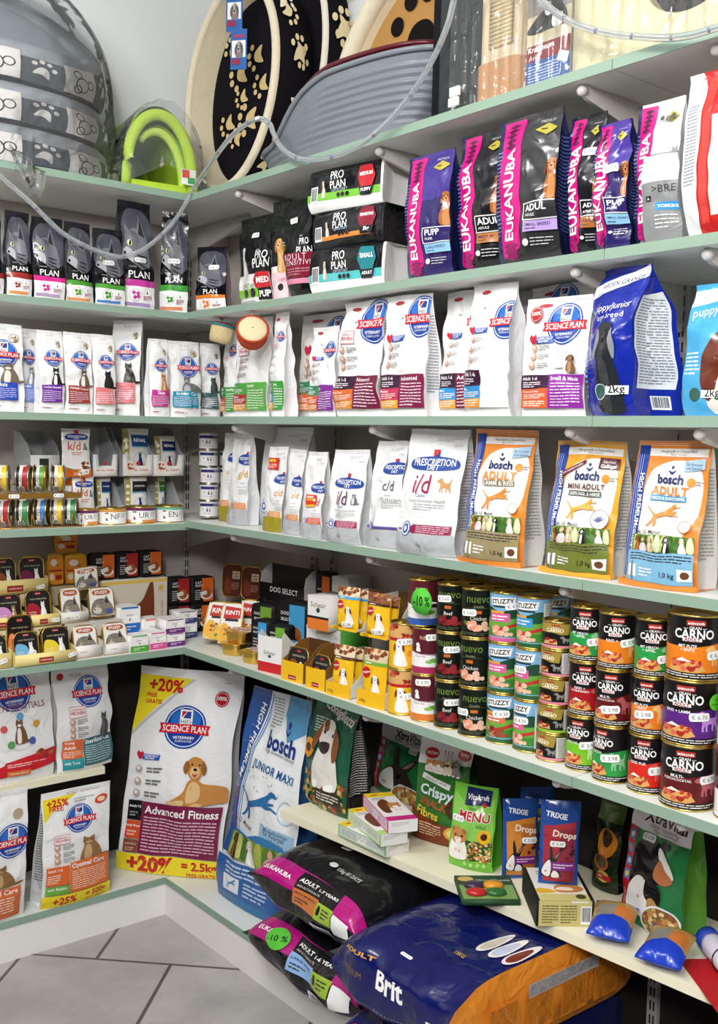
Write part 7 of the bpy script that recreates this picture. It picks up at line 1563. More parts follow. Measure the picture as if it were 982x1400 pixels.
def menu(a):
    a.rect(0, 0, 1, 1, '#74c23f'); a.poly([(.05, .1), (.02, .9), (.5, .7), (.95, .88), (.98, .12)], '#8fd05a'); a.poly([(.3, .77), (.28, .98), (.88, .96), (.88, .79)], '#1f2a5c'); a.text('Vitakraft', .58, .87, .5, '#fff', bold=.015); a.ell(.74, .79, .05, '#c8282a'); a.text('PREMIUM', .55, .735, .26, '#4a6a2a'); a.text('MENU', .55, .65, .7, '#fff', bold=.06, rot=-2); a.text('MENU', .55, .65, .68, '#c3203a', bold=.025, rot=-2); a.text('Vital', .72, .545, .2, '#3a6a2c', shear=.2)
    a.poly([(.42, .12), (.42, .36), (.98, .36), (.98, .14)], '#2a5a34'); confetti(a, .38, .12, .97, .35, ['#d9a04a', '#e6c88a', '#b5682e', '#8aa04a', '#c9502e', '#f0dcb0'], 80, .035); a.ell(.8, .43, .15, '#f0b82a'); a.ell(.8, .43, .075, '#4a2a12'); pic(a, 'hamster', .03, .12, .48, .5, '#d08a4a')
    for i in range(4): a.ell(.45+.13*i, .09, .035, '#b9d98a')
wbag('bright green bag with a hamster, navy label and red lettering at the board edge', (612, 1182), (671, 1196), 1074, menu, '#74c23f', '#4f9a2a', d=.08, stick=dict(u=.2, v=.6, txt='€ 4.20'), p=2.6)
wbag('white-topped green bag with black and white guinea pigs, beside the blue packets', (846, 1253), (927, 1294), 1090, xtra('guinea', 'Cavia · Guinea Pig'), '#2a7f45', '#5a9a3a', d=.1, stick=dict(u=.38, v=.68, txt='€ 6.90'))
def sunf(a):
    a.rect(0, 0, 1, 1, '#1c2612'); a.ell(.5, .55, .38, '#d9821f', ry=.16); a.ell(.5, .6, .2, '#3a2412', ry=.1); a.rect(0, .78, 1, .98, '#4a6a22'); a.text('Xtra', .5, .88, .6, '#7a9a3a', shear=.2); a.ell(.4, .33, .3, '#c05a2a', ry=.09); a.ell(.4, .34, .24, '#5a4a2a', ry=.07); a.ell(.5, .18, .25, '#c9a83a', ry=.07); a.rect(.22, .14, .8, .2, '#b0242a'); a.lines(.3, .16, .7, .18, 1, '#fff', words=2)
wbag('dark bag with a sunflower standing in shade behind the treat boxes', (807, 1212), (842, 1226), 1096, sunf, '#1a2012', '#141810', d=.07)
wbag('green and yellow bag cut by the photo edge on the cream board', (990, 1290), (1050, 1325), 1150, lambda a: (a.rect(0, 0, 1, 1, '#79b83a'), a.rect(0, .0, 1, .35, '#e8c62a')), '#79b83a', '#5a8a2a', d=.08)
wbag('dark box-shaped bag with a grey hamster print in the shade at the wall', (958, 1232), (1020, 1262), 1108, lambda a: (a.rect(0, 0, 1, 1, '#2e2a2a'), a.rect(.1, .45, .9, .8, '#8a8684'), pic(a, 'hamster', .15, .2, .85, .5, '#6a625c')), '#2b2829', '#1d1b1b', d=.08)
# clear plastic jar at the back
P = on_z(690, 1130, z); o = empty('plastic_jar', (P[0]+.11, P[1]+.05, z+.0005), 0, 'dim plastic jar with red label standing behind the green bags', 'jar')
m = MB(); m.lathe([(.055, 0), (.06, .006), (.06, .15), (.05, .185), (.04, .19)], '#55524f', n=32); m.build('jar_body', 'plastic', o); m = MB(); m.lathe([(.042, .19), (.044, .192), (.044, .215), (.04, .218)], '#3a3836', n=32); m.build('screw_cap', 'matte_plastic', o); m = MB(); m.lathe([(.0605, .04), (.0608, .042), (.0608, .08), (.0605, .082)], '#7a2424', n=32, caps=False); m.build('paper_band', 'printed_card', o)
# treat boxes
def tbox(lab, p0, p1, ln, h, zz, tc, name='treat_box', topc=None, grp='treat stick boxes'):
    """flat box: p0-p1 the two front-bottom corners (pixels), reaching back by ln"""
    A_, B_ = on_z(*p0, zz), on_z(*p1, zz); c = (A_+B_)/2; rz = math.atan2(B_[1]-A_[1], B_[0]-A_[0]); w_ = float(np.linalg.norm(B_-A_)); O = c+inward(rz)*ln/2
    o = empty(name, tuple(O), rz, lab, 'box', grp); T = Art(w_, ln)
    T.rect(0, 0, 1, 1, '#efeaea'); T.rect(0, .84, 1, 1, '#e9cf2a'); T.lines(.2, .88, .8, .96, 1, '#c2302e', words=3); T.rect(0, .0, 1, .14, tc); T.blob([(.15, .3), (.15, .6), (.5, .75), (.6, .45), (.4, .28)], '#6a3a22'); pic(T, 'hamster', .4, .25, .95, .6, '#d9a86a'); T.lines(.1, .72, .6, .82, 2, '#999')
    F_ = Art(w_, h); F_.rect(0, 0, 1, 1, '#f1eeee'); F_.lines(.1, .5, .7, .85, 3, '#bdb5b5'); L_ = Art(ln, h); L_.rect(0, 0, 1, 1, tc); L_.rect(.04, .08, .96, .92, topc or '#e6dce2'); L_.lines(.08, .2, .9, .8, 4, '#b5a9b0', words=6)
    carton_mesh(o, w_, ln, h, '#f1eeee', F_, T, None, left=L_); t = MB(); t.box((-w_*.5-.0004, -ln*.1, h*.2), (-w_*.5-.0001, ln*.1, h*.8), '#f3f1f0'); t.build('side_flap', 'printed_card', o, smooth=False); return o
za = ZCR+.0005
tbox('pale green treat box, bottom of the criss-cross pile', (528, 1173), (559, 1163), .185, .03, za, '#9cc98a', topc='#cfdccf')
tbox('light green treat box in the middle of the criss-cross pile', (521, 1158), (557, 1152), .19, .03, za+.031, '#a8d07a', topc='#d5e6c8')
tbox('pink-ended treat box on top of the criss-cross pile', (531, 1140), (571, 1136), .2, .031, za+.062, '#c9287c', topc='#e3c3d6')
# gold and black rodent box
def rod():
    p0, p1 = (733, 1266), (812, 1267); A_, B_ = on_z(*p0, za), on_z(*p1, za); c = (A_+B_)/2; rz = math.atan2(B_[1]-A_[1], B_[0]-A_[0]); w_ = float(np.linalg.norm(B_-A_)); ln, h = .17, .055; O = c+inward(rz)*ln/2
    o = empty('treat_box', tuple(O), rz, 'cream and black treat box lying with barcode towards the aisle', 'box'); F_ = Art(w_, h); F_.rect(0, 0, 1, 1, '#cbbf7a'); F_.rect(0, 0, .04, 1, '#1b1a18'); F_.rect(.96, 0, 1, 1, '#1b1a18'); F_.lines(.1, .1, .38, .85, 7, '#6a6238', words=4); F_.lines(.42, .1, .7, .85, 7, '#6a6238', words=4); F_.barcode(.77, .08, .95, .8)
    T = Art(w_, ln); T.rect(0, 0, 1, 1, '#e9e4dc'); T.rect(0, 0, 1, .2, '#cfc37e'); T.rect(0, 0, .06, 1, '#1b1a18'); T.rect(.94, 0, 1, 1, '#1b1a18'); T.blob([(.4, .3), (.45, .45), (.75, .48), (.92, .36), (.8, .26), (.5, .24)], '#c9834a'); T.blob([(.42, .32), (.5, .4), (.7, .38), (.7, .3)], '#f0e0cc'); T.blob([(.08, .22), (.1, .36), (.3, .34), (.4, .24)], '#dcae2a'); T.ell(.8, .12, .09, '#4a4a22'); T.lines(.2, .6, .8, .9, 4, '#aaa49a')
    L_ = Art(ln, h); L_.rect(0, 0, 1, 1, '#1b1a18'); carton_mesh(o, w_, ln, h, '#1b1a18', F_, T, left=L_); t = MB(); t.box((w_*.1, -ln*.5-.0006, h*.93), (w_*.4, -ln*.5-.0002, h), '#e9e4dc'); t.build('folded_edge', 'printed_card', o, smooth=False); return O, rz, h
O_, rzb, hb_ = rod()
# snack pack of four coloured drops
A_, B_ = on_z(632, 1238, za), on_z(712, 1238, za); c = (A_+B_)/2; rz = math.atan2(B_[1]-A_[1], B_[0]-A_[0]); w_ = float(np.linalg.norm(B_-A_)); ln = .13; O = c+inward(rz)*ln/2
o = empty('drops_pack', tuple(O), rz, 'green blister pack of four coloured gnawing pieces lying by the green bag', 'treat pack'); T = Art(w_, ln); T.rect(0, 0, 1, 1, '#2c4a30'); T.rect(.03, .04, .97, .6, '#7fa35c'); T.text('WoodGnaws', .66, .8, .6, '#dfe6df', shear=.2); T.ell(.18, .85, .14, '#d9b26a', ry=.1)
carton_mesh(o, w_, ln, .012, '#2f5234', Art(w_, .012), T, name='card_tray')
for x, y, c_, n_ in ((-.22, -.06, '#43304a', 'violet'), (.12, -.06, '#e09a2a', 'orange'), (-.22, -.35, '#c0282a', 'red'), (.12, -.35, '#2f6a34', 'green')):
    m = MB(); m.lathe([(.019, 0), (.021, .003), (.018, .009), (.008, .0115), (.001, .012)], c_, n=20); q = m.build('gnawing_piece', 'plastic', o); q.location = (x*w_, y*ln+.012, .0125); q.scale = (1.15, .8, 1)
    q['label'] = n_+' gnawing piece'
# drop pouches standing in the box
def drops(c2, word, pan):
    def f(a):
        a.rect(0, 0, 1, 1, '#2450a0'); a.poly([(.1, .05), (.08, .72), (.9, .78), (.88, .05)], c2); a.rect(.5, .05, .88, .7, pan); a.text('TRIXIE', .4, .85, .55, '#fff', bold=.03, rot=-8); a.text('Drops', .62, .62, .62, '#fbe9da', bold=.03, rot=-8); pic(a, 'rabbithead', .08, .12, .55, .5, '#8a8a90'); a.rect(.3, .2, .9, .3, '#7a2a7c'); a.lines(.35, .22, .85, .28, 2, '#e4c9e6'); confetti(a, .5, .32, .85, .5, ['#5a1c2a', '#3a141c'], 6, .06)
    return f
ux = inward(rzb); ex = np.array([math.cos(rzb), math.sin(rzb), 0])
sachet('drops_pouch', 'blue and red drops pouch leaning on the cream treat box, nearest the aisle', 'treat pouch', 'blue treat drop pouches', O_+ux*.0+ex*.0+np.array([0, 0, hb_+.001]), rzb-R_(8), .085, .19, '#2450a0', drops('#b02a3a', '', '#8a1f34'), -4, .025, dict(u=.45, v=.52, txt='€ 3.30'))
P = on_z(712, 1210, za); sachet('drops_pouch', 'blue and orange drops pouch standing behind the red one', 'treat pouch', 'blue treat drop pouches', P+np.array([.03, .03, 0]), rzb+R_(4), .085, .185, '#2450a0', drops('#d98a34', '', '#c06a2c'), 4, .025, dict(u=.7, v=.5, txt='€ 3.30'))
P = P+ux*.04+ex*.045; sachet('drops_pouch', 'blue drops pouch mostly hidden between the other two', 'treat pouch', 'blue treat drop pouches', P+np.array([.03, .03, 0]), rzb, .08, .2, '#1d4490', drops('#7a8a3a', '', '#5a6a2c'), 4, .022)
# blue packets lying at the edge, red card and bottle
def bluepk(a): a.rect(0, 0, 1, 1, '#1c3fc0'); a.poly([(0, .3), (0, 1), (1, 1), (1, .35), (.5, .5)], '#b08a4a'); a.blob([(.1, .42), (.12, .7), (.5, .8), (.56, .55), (.3, .4)], '#8a8478'); a.blob([(.55, .5), (.6, .75), (.9, .75), (.95, .45)], '#c9763a'); a.rect(0, .93, 1, 1, '#1c3fc0')
for (p0, p1, lab, ln) in (((803, 1286), (862, 1299), 'blue treat packet lying at the board edge by the cream box', .11), ((868, 1320), (930, 1339), 'blue treat packet lying at the board edge by the guinea pig bag', .11)):
    A_, B_ = on_z(*p0, za+.002), on_z(*p1, za+.002); c = (A_+B_)/2; rz = math.atan2(B_[1]-A_[1], B_[0]-A_[0]); w_ = float(np.linalg.norm(B_-A_)); sachet('treat_packet', lab, 'treat packet', 'blue treat packets', c+np.array([0, 0, .018]), rz, w_, ln, '#1c3fc0', bluepk, 78, .034)
A_, B_ = on_z(935, 1312, za), on_z(1000, 1400, za); c = (A_+B_)/2; rz = math.atan2(B_[1]-A_[1], B_[0]-A_[0]); o = empty('blister_card', tuple(c+inward(rz)*.06), rz, 'red card with a white bottle tied on, lying at the board edge', 'pet drinker'); w_ = float(np.linalg.norm(B_-A_))
m = MB(); m.prism(rrect(w_, .14, .02), .0, .0015, '#b81f26'); m.build('red_card', 'printed_card', o, smooth=False)
m = MB(); m.lathe([(.002, 0), (.022, .002), (.024, .01), (.024, .085), (.02, .1), (.012, .104)], '#e3dff0', n=28); b = m.build('bottle', 'plastic', o); b.rotation_euler = (R_(-90), 0, R_(90)); b.location = (-.03, .0, .027)
m = MB(); m.lathe([(.0235, .098), (.0235, .122), (.012, .126)], '#2446b0', n=28); b = m.build('blue_cap', 'matte_plastic', o); b.rotation_euler = (R_(-90), 0, R_(90)); b.location = (-.03, .0, .027)
m = MB(); m.tube([(-.06, .0+.026*math.cos(t), .027+.026*math.sin(t)) for t in np.linspace(0, 6.283, 24, endpoint=False)], .0012, '#161616', n=6, closed=True); m.build('tie_wire', 'matte_plastic', o)
# small white hook under the board
Pq = on_x(860, 1330, 1.76); o = empty('hook', (1.76, float(Pq[1]), ZCR-.0225), R_(-90), 'small white hook under the cream board edge', 'hook'); m = MB(); m.box((-.012, -.006, -.004), (.012, .006, 0), '#e8e6e2'); m.build('plate', 'plastic', o, smooth=False); m = MB(); m.tube([(0, 0, -.003), (0, 0, -.014), (.006, -.004, -.02), (.014, -.004, -.018), (.016, -.002, -.011)], .003, '#e8e6e2', n=8); m.build('hook_arm', 'plastic', o)
# ------------------------------------------------------------------ top shelf: pet beds, baskets, scratching furniture
def wrap_mat():
    m = bpy.data.materials.new('clear_wrap'); m.use_nodes = True; nt = m.node_tree; nt.nodes.remove(nt.nodes['Principled BSDF']); out = nt.nodes['Material Output']
    tr = nt.nodes.new('ShaderNodeBsdfTransparent'); tr.inputs[0].default_value = (.95, .96, .97, 1); gl = nt.nodes.new('ShaderNodeBsdfGlossy'); gl.inputs['Roughness'].default_value = .1; df = nt.nodes.new('ShaderNodeBsdfDiffuse'); df.inputs[0].default_value = (.75, .78, .8, 1)
    tc = nt.nodes.new('ShaderNodeTexCoord'); n = nt.nodes.new('ShaderNodeTexNoise'); n.inputs['Scale'].default_value = 7; n.inputs['Detail'].default_value = 2; n.inputs['Distortion'].default_value = 1.36
    nt.links.new(tc.outputs['Object'], n.inputs['Vector']); bp = nt.nodes.new('ShaderNodeBump'); bp.inputs['Strength'].default_value = .8; bp.inputs['Distance'].default_value = .025; nt.links.new(n.outputs[0], bp.inputs['Height']); nt.links.new(bp.outputs[0], gl.inputs['Normal'])
    fr = nt.nodes.new('ShaderNodeFresnel'); fr.inputs['IOR'].default_value = 1.36; nt.links.new(bp.outputs[0], fr.inputs['Normal'])
    m1 = nt.nodes.new('ShaderNodeMixShader'); m1.inputs[0].default_value = .07; nt.links.new(tr.outputs[0], m1.inputs[1]); nt.links.new(df.outputs[0], m1.inputs[2])
    m2 = nt.nodes.new('ShaderNodeMixShader'); nt.links.new(fr.outputs[0], m2.inputs[0]); nt.links.new(m1.outputs[0], m2.inputs[1]); nt.links.new(gl.outputs[0], m2.inputs[2]); nt.links.new(m2.outputs[0], out.inputs[0]); MATS['clear_wrap'] = m
wrap_mat()
def sup(t, a, b, n=2.0):
    c, s = math.cos(t), math.sin(t); return a*math.copysign(abs(c)**(2/n), c), b*math.copysign(abs(s)**(2/n), s)
def ringgrid(f, nt_=64, nv=10): return np.array([[f(2*math.pi*i/nt_, j/nv) for i in range(nt_+1)] for j in range(nv+1)])
def oval_bed(root, a, b, hf, hbk, th, wall_c, rim_c, in_c, m='fleece', wall_art=None, names=('outer_wall', 'padded_rim', 'inner_wall', 'cushion'), cush_c=None, cush_art=None, up=None):
    """oval bed with a padded wall, low at -y and high at +y"""
    def hh(t): s = (math.sin(t)+1)/2; return hf+(hbk-hf)*(s**1.6)
    O = ringgrid(lambda t, v: (*sup(t, a*(1+.04*math.sin(math.pi*v)), b*(1+.04*math.sin(math.pi*v))), hh(t)*v*.92+.001), 72, 8); mb = MB(); mb.grid(O, wall_c)
    if wall_art:
        per = 2*math.pi*math.sqrt((a*a+b*b)/2); A = Art(per, hf*1.2); wall_art(A); Gq = np.concatenate([O[:, 54:], O[:, 1:54+1]], 1)[:, ::1]; A.put(mb, Gq, grid_normals(Gq), off=.002)
    mb.build(names[0], m, root)
    I = ringgrid(lambda t, v: (*sup(t, a-th-.02*(1-v), b-th-.02*(1-v)), .03+(hh(t)*.92-.03)*v), 72, 8); mb = MB(); mb.grid(I, in_c, flip=True); mb.build(names[2], m, root)
    T = ringgrid(lambda t, v: (lambda k: (*sup(t, a-th/2+math.cos(k)*th*.56, b-th/2+math.cos(k)*th*.56), hh(t)*.92+math.sin(k)*th*.62))(math.pi*v*1.3-.15*math.pi), 72, 8); mb = MB(); mb.grid(T, rim_c); mb.build(names[1], m, root)
    C = ringgrid(lambda t, v: (*sup(t, (a-th)*v, (b-th)*v), .05+.02*(1-v**4)), 72, 8); mb = MB(); mb.grid(C, cush_c or in_c, flip=True)
    nrm = None
    if cush_art:
        Gc = quadgrid((-(a-th)*.7, -(b-th)*.7, .0725), ((a-th)*.7, -(b-th)*.7, .0725), ((a-th)*.7, (b-th)*.7, .0725), (-(a-th)*.7, (b-th)*.7, .0725), 8, 8); A = Art(2*(a-th)*.7, 2*(b-th)*.7); cush_art(A); A.put(mb, Gc, np.broadcast_to(np.array([0, 0, 1.]), Gc.shape), off=.001)
    mb.build(names[3], m, root)
def paw(a, x, y, s, c, rot=0):
    k = a.w/a.h
    def q(dx, dy): cr, sr = math.cos(R_(rot)), math.sin(R_(rot)); return x+(dx*cr-dy*sr)*s, y+(dx*sr+dy*cr)*s*k
    a.blob([q(-.5, -.5), q(-.3, .1), q(0, .25), q(.3, .1), q(.5, -.5), q(0, -.35)], c)
    for dx, dy in ((-.6, .35), (-.22, .68), (.22, .68), (.6, .35)): e = q(dx, dy); a.ell(e[0], e[1], .17*s, c)
def crinkle_shell(root, G, name='plastic_wrap', amp=.012, seed=1, flip=False):
    rd = np.random.RandomState(seed); H = G.copy(); c = G.reshape(-1, 3).mean(0); d = H-c; L = np.linalg.norm(d, axis=2, keepdims=True)+1e-6; f = np.zeros(G.shape[:2])
    nv, nu = f.shape; uu = np.linspace(0, 2*np.pi, nu)[None, :]; vv = np.linspace(0, 1, nv)[:, None]
    for _ in range(12): f = f+np.sin(rd.randint(2, 12)*uu+rd.uniform(2, 14)*vv+rd.uniform(0, 6))/3.5
    H = H+d/L*(amp*f)[..., None]; m = MB(); m.grid(H, (1, 1, 1), flip=flip); return m.build(name, 'clear_wrap', root)
# three grey plush beds nested on each other, wrapped in clear plastic
def beds_band(a):
    rd = random.Random(3)
    for i in range(14):
        x = i/14
        if i % 2: a.rect(x, .04, x+1/14, .96, '#e9e4e0'); [a.ring(x+.036+.02*math.cos(k*2.1), .5+.28*math.sin(k*2.1), .009, .0022, '#3b3234', 14) for k in range(3)]; a.ring(x+.035, .42, .015, .0022, '#3b3234', 18)
        else: paw(a, x+.035, .5, .026, '#e3dedb', rd.uniform(-30, 30))
P = on_y(-8, 235, YL+.2); bx, by, bz = float(P[0]), YL+.192, ZL[1]
zc = bz+.0005
for i, (sc_, n_) in enumerate(((1, 'lowest'), (.97, 'middle'), (.94, 'topmost, grey back arching up'))):
    o = empty('plush_pet_bed', (bx, by, zc), 0, 'grey plush oval bed with paw-patterned wall, wrapped, '+n_, 'pet bed', 'grey plush beds nested in plastic')
    hf = .078; oval_bed(o, .325*sc_, .178*sc_, hf, .08 if i < 2 else .33, .06, '#51575f', '#a3a9ad', '#8b9196', 'plush', beds_band); zc += .112 if i < 2 else 0
o = empty('plastic_cover', (bx, by, bz), 0, 'crinkled clear plastic cover round the grey plush beds', 'plastic bag')
G_ = ringgrid(lambda t, v: (*sup(t, (.35*max(.02, 1-max(0, (v-.45)/.55)**2)**.5), (.2*max(.02, 1-max(0, (v-.45)/.55)**2)**.5)), .004+.58*v), 96, 26); crinkle_shell(o, G_, 'film', .004, 4)
G_ = np.array([[(-.05+.0*j+(.02+.16*i/10)*math.cos(2.4*j/8-1.2)*.6, -.212-.012*math.sin(i*.9+j), .04-.13*i/10*(.7+.3*math.sin(j*1.3))) for j in range(9)] for i in range(11)]); 
m = MB(); m.grid(G_, (1, 1, 1)); m.build('loose_corner', 'clear_wrap', o)
# lime cave bed in plastic
P = on_y(217, 262, YL+.05); cx, cy = float(P[0]), YL+.05; rx = .118
o = empty('cave_bed', (cx, cy, bz+.0005), R_(-6), 'lime green padded cave bed with an arched opening, wrapped in plastic', 'pet bed')
hA = z_at(cx, cy, 146)-bz
def arch(s, y0, y1, n=28, hh_=None):
    hh_ = hh_ or hA
    return np.array([[(rx*s*math.cos(math.pi*(1-i/n)), y, max(.002, hh_*s*math.sin(math.pi*(1-i/n))**.8)) for i in range(n+1)] for y in np.linspace(y0, y1, 9)])
m = MB(); m.grid(arch(1, 0, .3), '#a9c934', flip=True); m.build('outer_shell', 'fleece', o)
m = MB(); m.grid(arch(.78, 0, .29), '#94b52c'); bk = arch(.78, .29, .29)[0]; m.add([tuple(p) for p in bk], [tuple(range(len(bk)))], '#94b52c'); m.build('inner_lining', 'fleece', o)
pth = [(rx*.9*math.cos(math.pi*(1-i/28)), -.004, max(.012, hA*.9*math.sin(math.pi*(1-i/28))**.8)) for i in range(29)]; m = MB(); m.tube(pth, [.017]*29, '#b4d33e', n=12); m.build('padded_arch', 'fleece', o)
pth = [(rx*.72*math.cos(math.pi*(1-i/28)), .02, max(.01, hA*.73*math.sin(math.pi*(1-i/28))**.8)) for i in range(8, 29)]; m = MB(); m.tube(pth, [.013]*21, '#c0da58', n=10); m.build('inner_piping', 'fleece', o)
m = MB(); m.prism(rrect(rx*1.9, .28, .04), .001, .028, '#b5d544', M=Matrix.Translation((0, .13, 0))); m.build('floor_cushion', 'fleece', o)
m = MB(); m.box((.06, -.03, .03), (.105, -.0285, .075), '#e9e9e6'); m.box((.062, -.0308, .05), (.085, -.0301, .073), '#d9402e'); m.box((.08, -.0308, .034), (.103, -.0301, .052), '#3aa05a'); m.build('hang_tag', 'printed_card', o, smooth=False)
o = empty('plastic_cover', (cx, cy, bz), R_(-6), 'crinkled clear plastic bag round the lime cave bed, spreading to the corner', 'plastic bag')
G_ = np.array([[( (rx*1.12+(.1 if i > 18 else .02)*v)*math.cos(math.pi*(1-i/36))+.03*v, -.045+.36*v, max(.003, (hA*1.04)*math.sin(math.pi*(1-i/36))**.8*(1-.25*v*v))) for i in range(37)] for v in np.linspace(0, 1, 16)]); crinkle_shell(o, G_, 'film', .0035, 7, True)
fn = np.array([[(x*(1-r)+rx*.1*r, -.046-.012*math.sin(math.pi*r), z_*(1-r)+hA*.3*r) for x, y, z_ in G_[0]] for r in np.linspace(0, .97, 8)]); crinkle_shell(o, fn, 'front_film', .003, 9)
# black paw-print beds standing on edge near the corner
zt = max(ZR[1], ZL[1])+.0006
def paws_black(a):
    a.up(); rd = random.Random(5)
    for x, y, s in ((.3, .35, .16), (.62, .62, .15), (.55, .2, .12), (.25, .7, .12), (.75, .35, .13), (.45, .5, .1), (.8, .8, .12), (.15, .5, .1)): paw(a, x, y, s, '#d9c08a', rd.uniform(-40, 40))
def paws_wall(a):
    rd = random.Random(9); a.up()
    for i in range(26): paw(a, rd.uniform(0, 1), rd.uniform(.2, .8), rd.uniform(.02, .035), rd.choice(['#e0cfa4', '#cdb27a', '#efe6d0']), rd.uniform(0, 360))
def edge_bed(lab, px, py_c, X, a, b, hf, facing, tilt, outer, rim, inner, cush, cart, wart, z0, th=.055, roll=0):
    P = on_x(px, py_c, X); P = P-hf*np.array([math.sin(R_(facing)), math.cos(R_(facing)), 0]); o = empty('oval_pet_bed', (0, 0, 0), 0, lab, 'pet bed')
    oval_bed(o, a, b, hf, hf*1.0, th, outer, rim, inner, 'fleece', wart, cush_c=cush, cush_art=cart)
    # opening (+z of the bed) turned to face the aisle
    f = Vector((math.sin(R_(facing))*math.cos(R_(tilt)), math.cos(R_(facing))*math.cos(R_(tilt)), math.sin(R_(tilt)))); upv = Vector((0, 0, 1)); xx = upv.cross(f).normalized(); yy = f.cross(xx)
    M = Matrix((xx, yy, f)).transposed(); M = M @ Matrix.Rotation(R_(roll), 3, 'Z')
    low = min((M @ Vector((*sup(t, a*1.05, b*1.05), h_))).z for t in np.linspace(0, 6.283, 120) for h_ in (0, hf))-.012
    o.rotation_euler = M.to_euler(); o.location = (P[0], P[1], 0); low = min((M @ v.co).z for ch in o.children for v in ch.data.vertices); o.location.z = z0-low+.0008; return o
edge_bed('black bed with cream lining and tan paw prints standing on edge near the corner', 311, 150, 1.755, .315, .22, .14, -96, 0, '#17141a', '#e0d5bd', '#d9cdb2', '#17151b', paws_black, paws_wall, zt, th=.024, roll=78)
edge_bed('larger black paw-print bed standing behind the cream lined one', float(proj((1.89, float(on_x(311, 150, 1.755)[1])+.012, 2.5))[0]), 140, 1.89, .385, .285, .10, -96, 0, '#17141a', '#e6dfd0', '#1a171c', '#17151b', None, paws_wall, zt, th=.02, roll=78)
def onepaw(a): a.up(); paw(a, .62, .55, .34, '#1b1718', -35)
edge_bed('cream bed with tan plush cushion and black paw, leaning behind the plastic baskets', 560, 62, 1.915, .36, .25, .085, -92, 0, '#c9b48e', '#e6dcc4', '#e0d3b6', '#b98c52', onepaw, None, zt, th=.05, roll=40)
for i, (px, py, X) in enumerate(((327, 40, 1.725), (321, -12, 1.725))):
    P = on_x(px, py, X); o = empty('hang_tag', tuple(P), R_(-128+180), 'blue card tag with a grey puppy on the black bed' if i == 0 else 'blue and white card tag higher up the black bed', 'tag', 'blue tags on the black beds'); A = Art(.05, .115); A.rect(0, 0, 1, 1, '#2c62a8'); A.rect(.08, .3, .92, .72, '#e6e4e0'); pic(A, 'dogface', .25, .3, .78, .7, '#77777b', '#a9a9ac', '#5a5a60'); A.text('TRIXIE', .5, .82, .7, '#c9302e', bold=.03); A.rect(.08, .12, .6, .26, '#8c2a4a')
    m = MB(); m.box((-.025, -.0008, -.115), (.025, .0008, 0), '#2c62a8'); G_ = quadgrid((-.025, -.0008, -.115), (.025, -.0008, -.115), (.025, -.0008, 0), (-.025, -.0008, 0)); A.put(m, G_, np.broadcast_to(np.array([0, -1., 0]), G_.shape), flat=True, off=.0004); m.build('card', 'printed_card', o, smooth=False); m = MB(); m.tube([(0, 0, -.006), (0, .02, .012), (0, .06, .02)], .0008, '#eee', n=5); m.build('loop', 'plastic', o)
    o.rotation_euler = (0, 0, R_(-52))
# plastic dog baskets, grey with a burgundy one nested in it
def basket(lab, c, a, b, z0, hlow, hhigh, col, ribs, rot, scale=1, grp=None):
    o = empty('plastic_dog_basket', (c[0], c[1], z0), rot, lab, 'dog basket', 'nested plastic dog baskets')
    def top(t):     # rim height round the oval: low entrance at -x, sweeping up towards +x
        q = (1-math.cos(t))/2          # 0 at +x, 1 at -x
        s = min(max((q-.42)/.4, 0), 1); s = s*s*(3-2*s); return hhigh+(hlow-hhigh)*s
    def P(t, v, off=0):
        h = top(t)*v; k = .74+.26*(h/hhigh)**.85
        r = .0035*math.sin(v*top(t)/hhigh*2*math.pi*11) if (ribs and .2 < v < .86) else 0
        x, y = sup(t, (a*k+r+off)*scale, (b*k+r+off)*scale, 2.3); return (x, y, h+.002)
    G_ = ringgrid(lambda t, v: P(t, v), 96, 60 if ribs else 20); m = MB(); m.grid(G_, col); G2 = ringgrid(lambda t, v: tuple(np.array(P(t, v, -.004))+np.array([0, 0, .003])), 96, 20); m.grid(G2, col, flip=True)
    base = [tuple(p) for p in G_[0][:-1]]; m.add(base, [tuple(range(len(base)))[::-1]], col); m.build('shell', 'plastic', o)
    m = MB(); rim = [P(2*math.pi*i/96, 1, .004) for i in range(96)]; m.tube(rim, .007, col, n=8, closed=True); m.build('rolled_rim', 'plastic', o)
    m = MB()
    ft = [(sup(t, a*.72*scale, b*.72*scale, 2.3)) for t in np.linspace(0, 6.283, 48, endpoint=False)]; m.tube([(x, y, .006) for x, y in ft], .006, '#2b2d31', n=8, closed=True); m.build('foot_rail', 'plastic', o)
    return o
Pl, Pr_ = on_x(345, 200, XR+.10), on_x(625, 170, XR+.16); cb = (XR+.135, float((Pl[1]+Pr_[1])/2)); aa = abs(Pl[1]-Pr_[1])/2
hh_ = (z_at(XR+.1, cb[1]-.02, 92)-zt)*.8
basket('grey ribbed plastic dog basket with a low entrance', cb, aa, .118, zt+.0005, hh_*.38, hh_, '#7d828a', True, R_(-90))
basket('burgundy plastic dog basket nested inside the grey one', (cb[0]+.004, cb[1]+.0), aa*.97, .112, zt+.0125, hh_*.43, hh_*1.06, '#5a1522', False, R_(-90), .92)
# dark scratching post board
P0, P1 = on_x(612, 150, XR+.12), on_x(652, 140, XR+.12)
o = empty('scratching_board', (XR+.17, float((P0[1]+P1[1])/2), zt+.0005), R_(-90), 'dark grey carpeted scratching board standing beside the wrapped post', 'scratching post'); w_ = abs(P0[1]-P1[1])
m = MB(); m.prism(rrect(w_*.42, .24, .012), 0, .5, '#3c4043', M=Matrix.Translation((w_*.1, .0, 0))); m.build('carpet_board', 'plush', o, smooth=False); m = MB(); m.box((-w_*.5, -.1, 0), (-w_*.12, .1, .46), '#1c1d1f'); m.build('back_panel', 'plush', o, smooth=False)
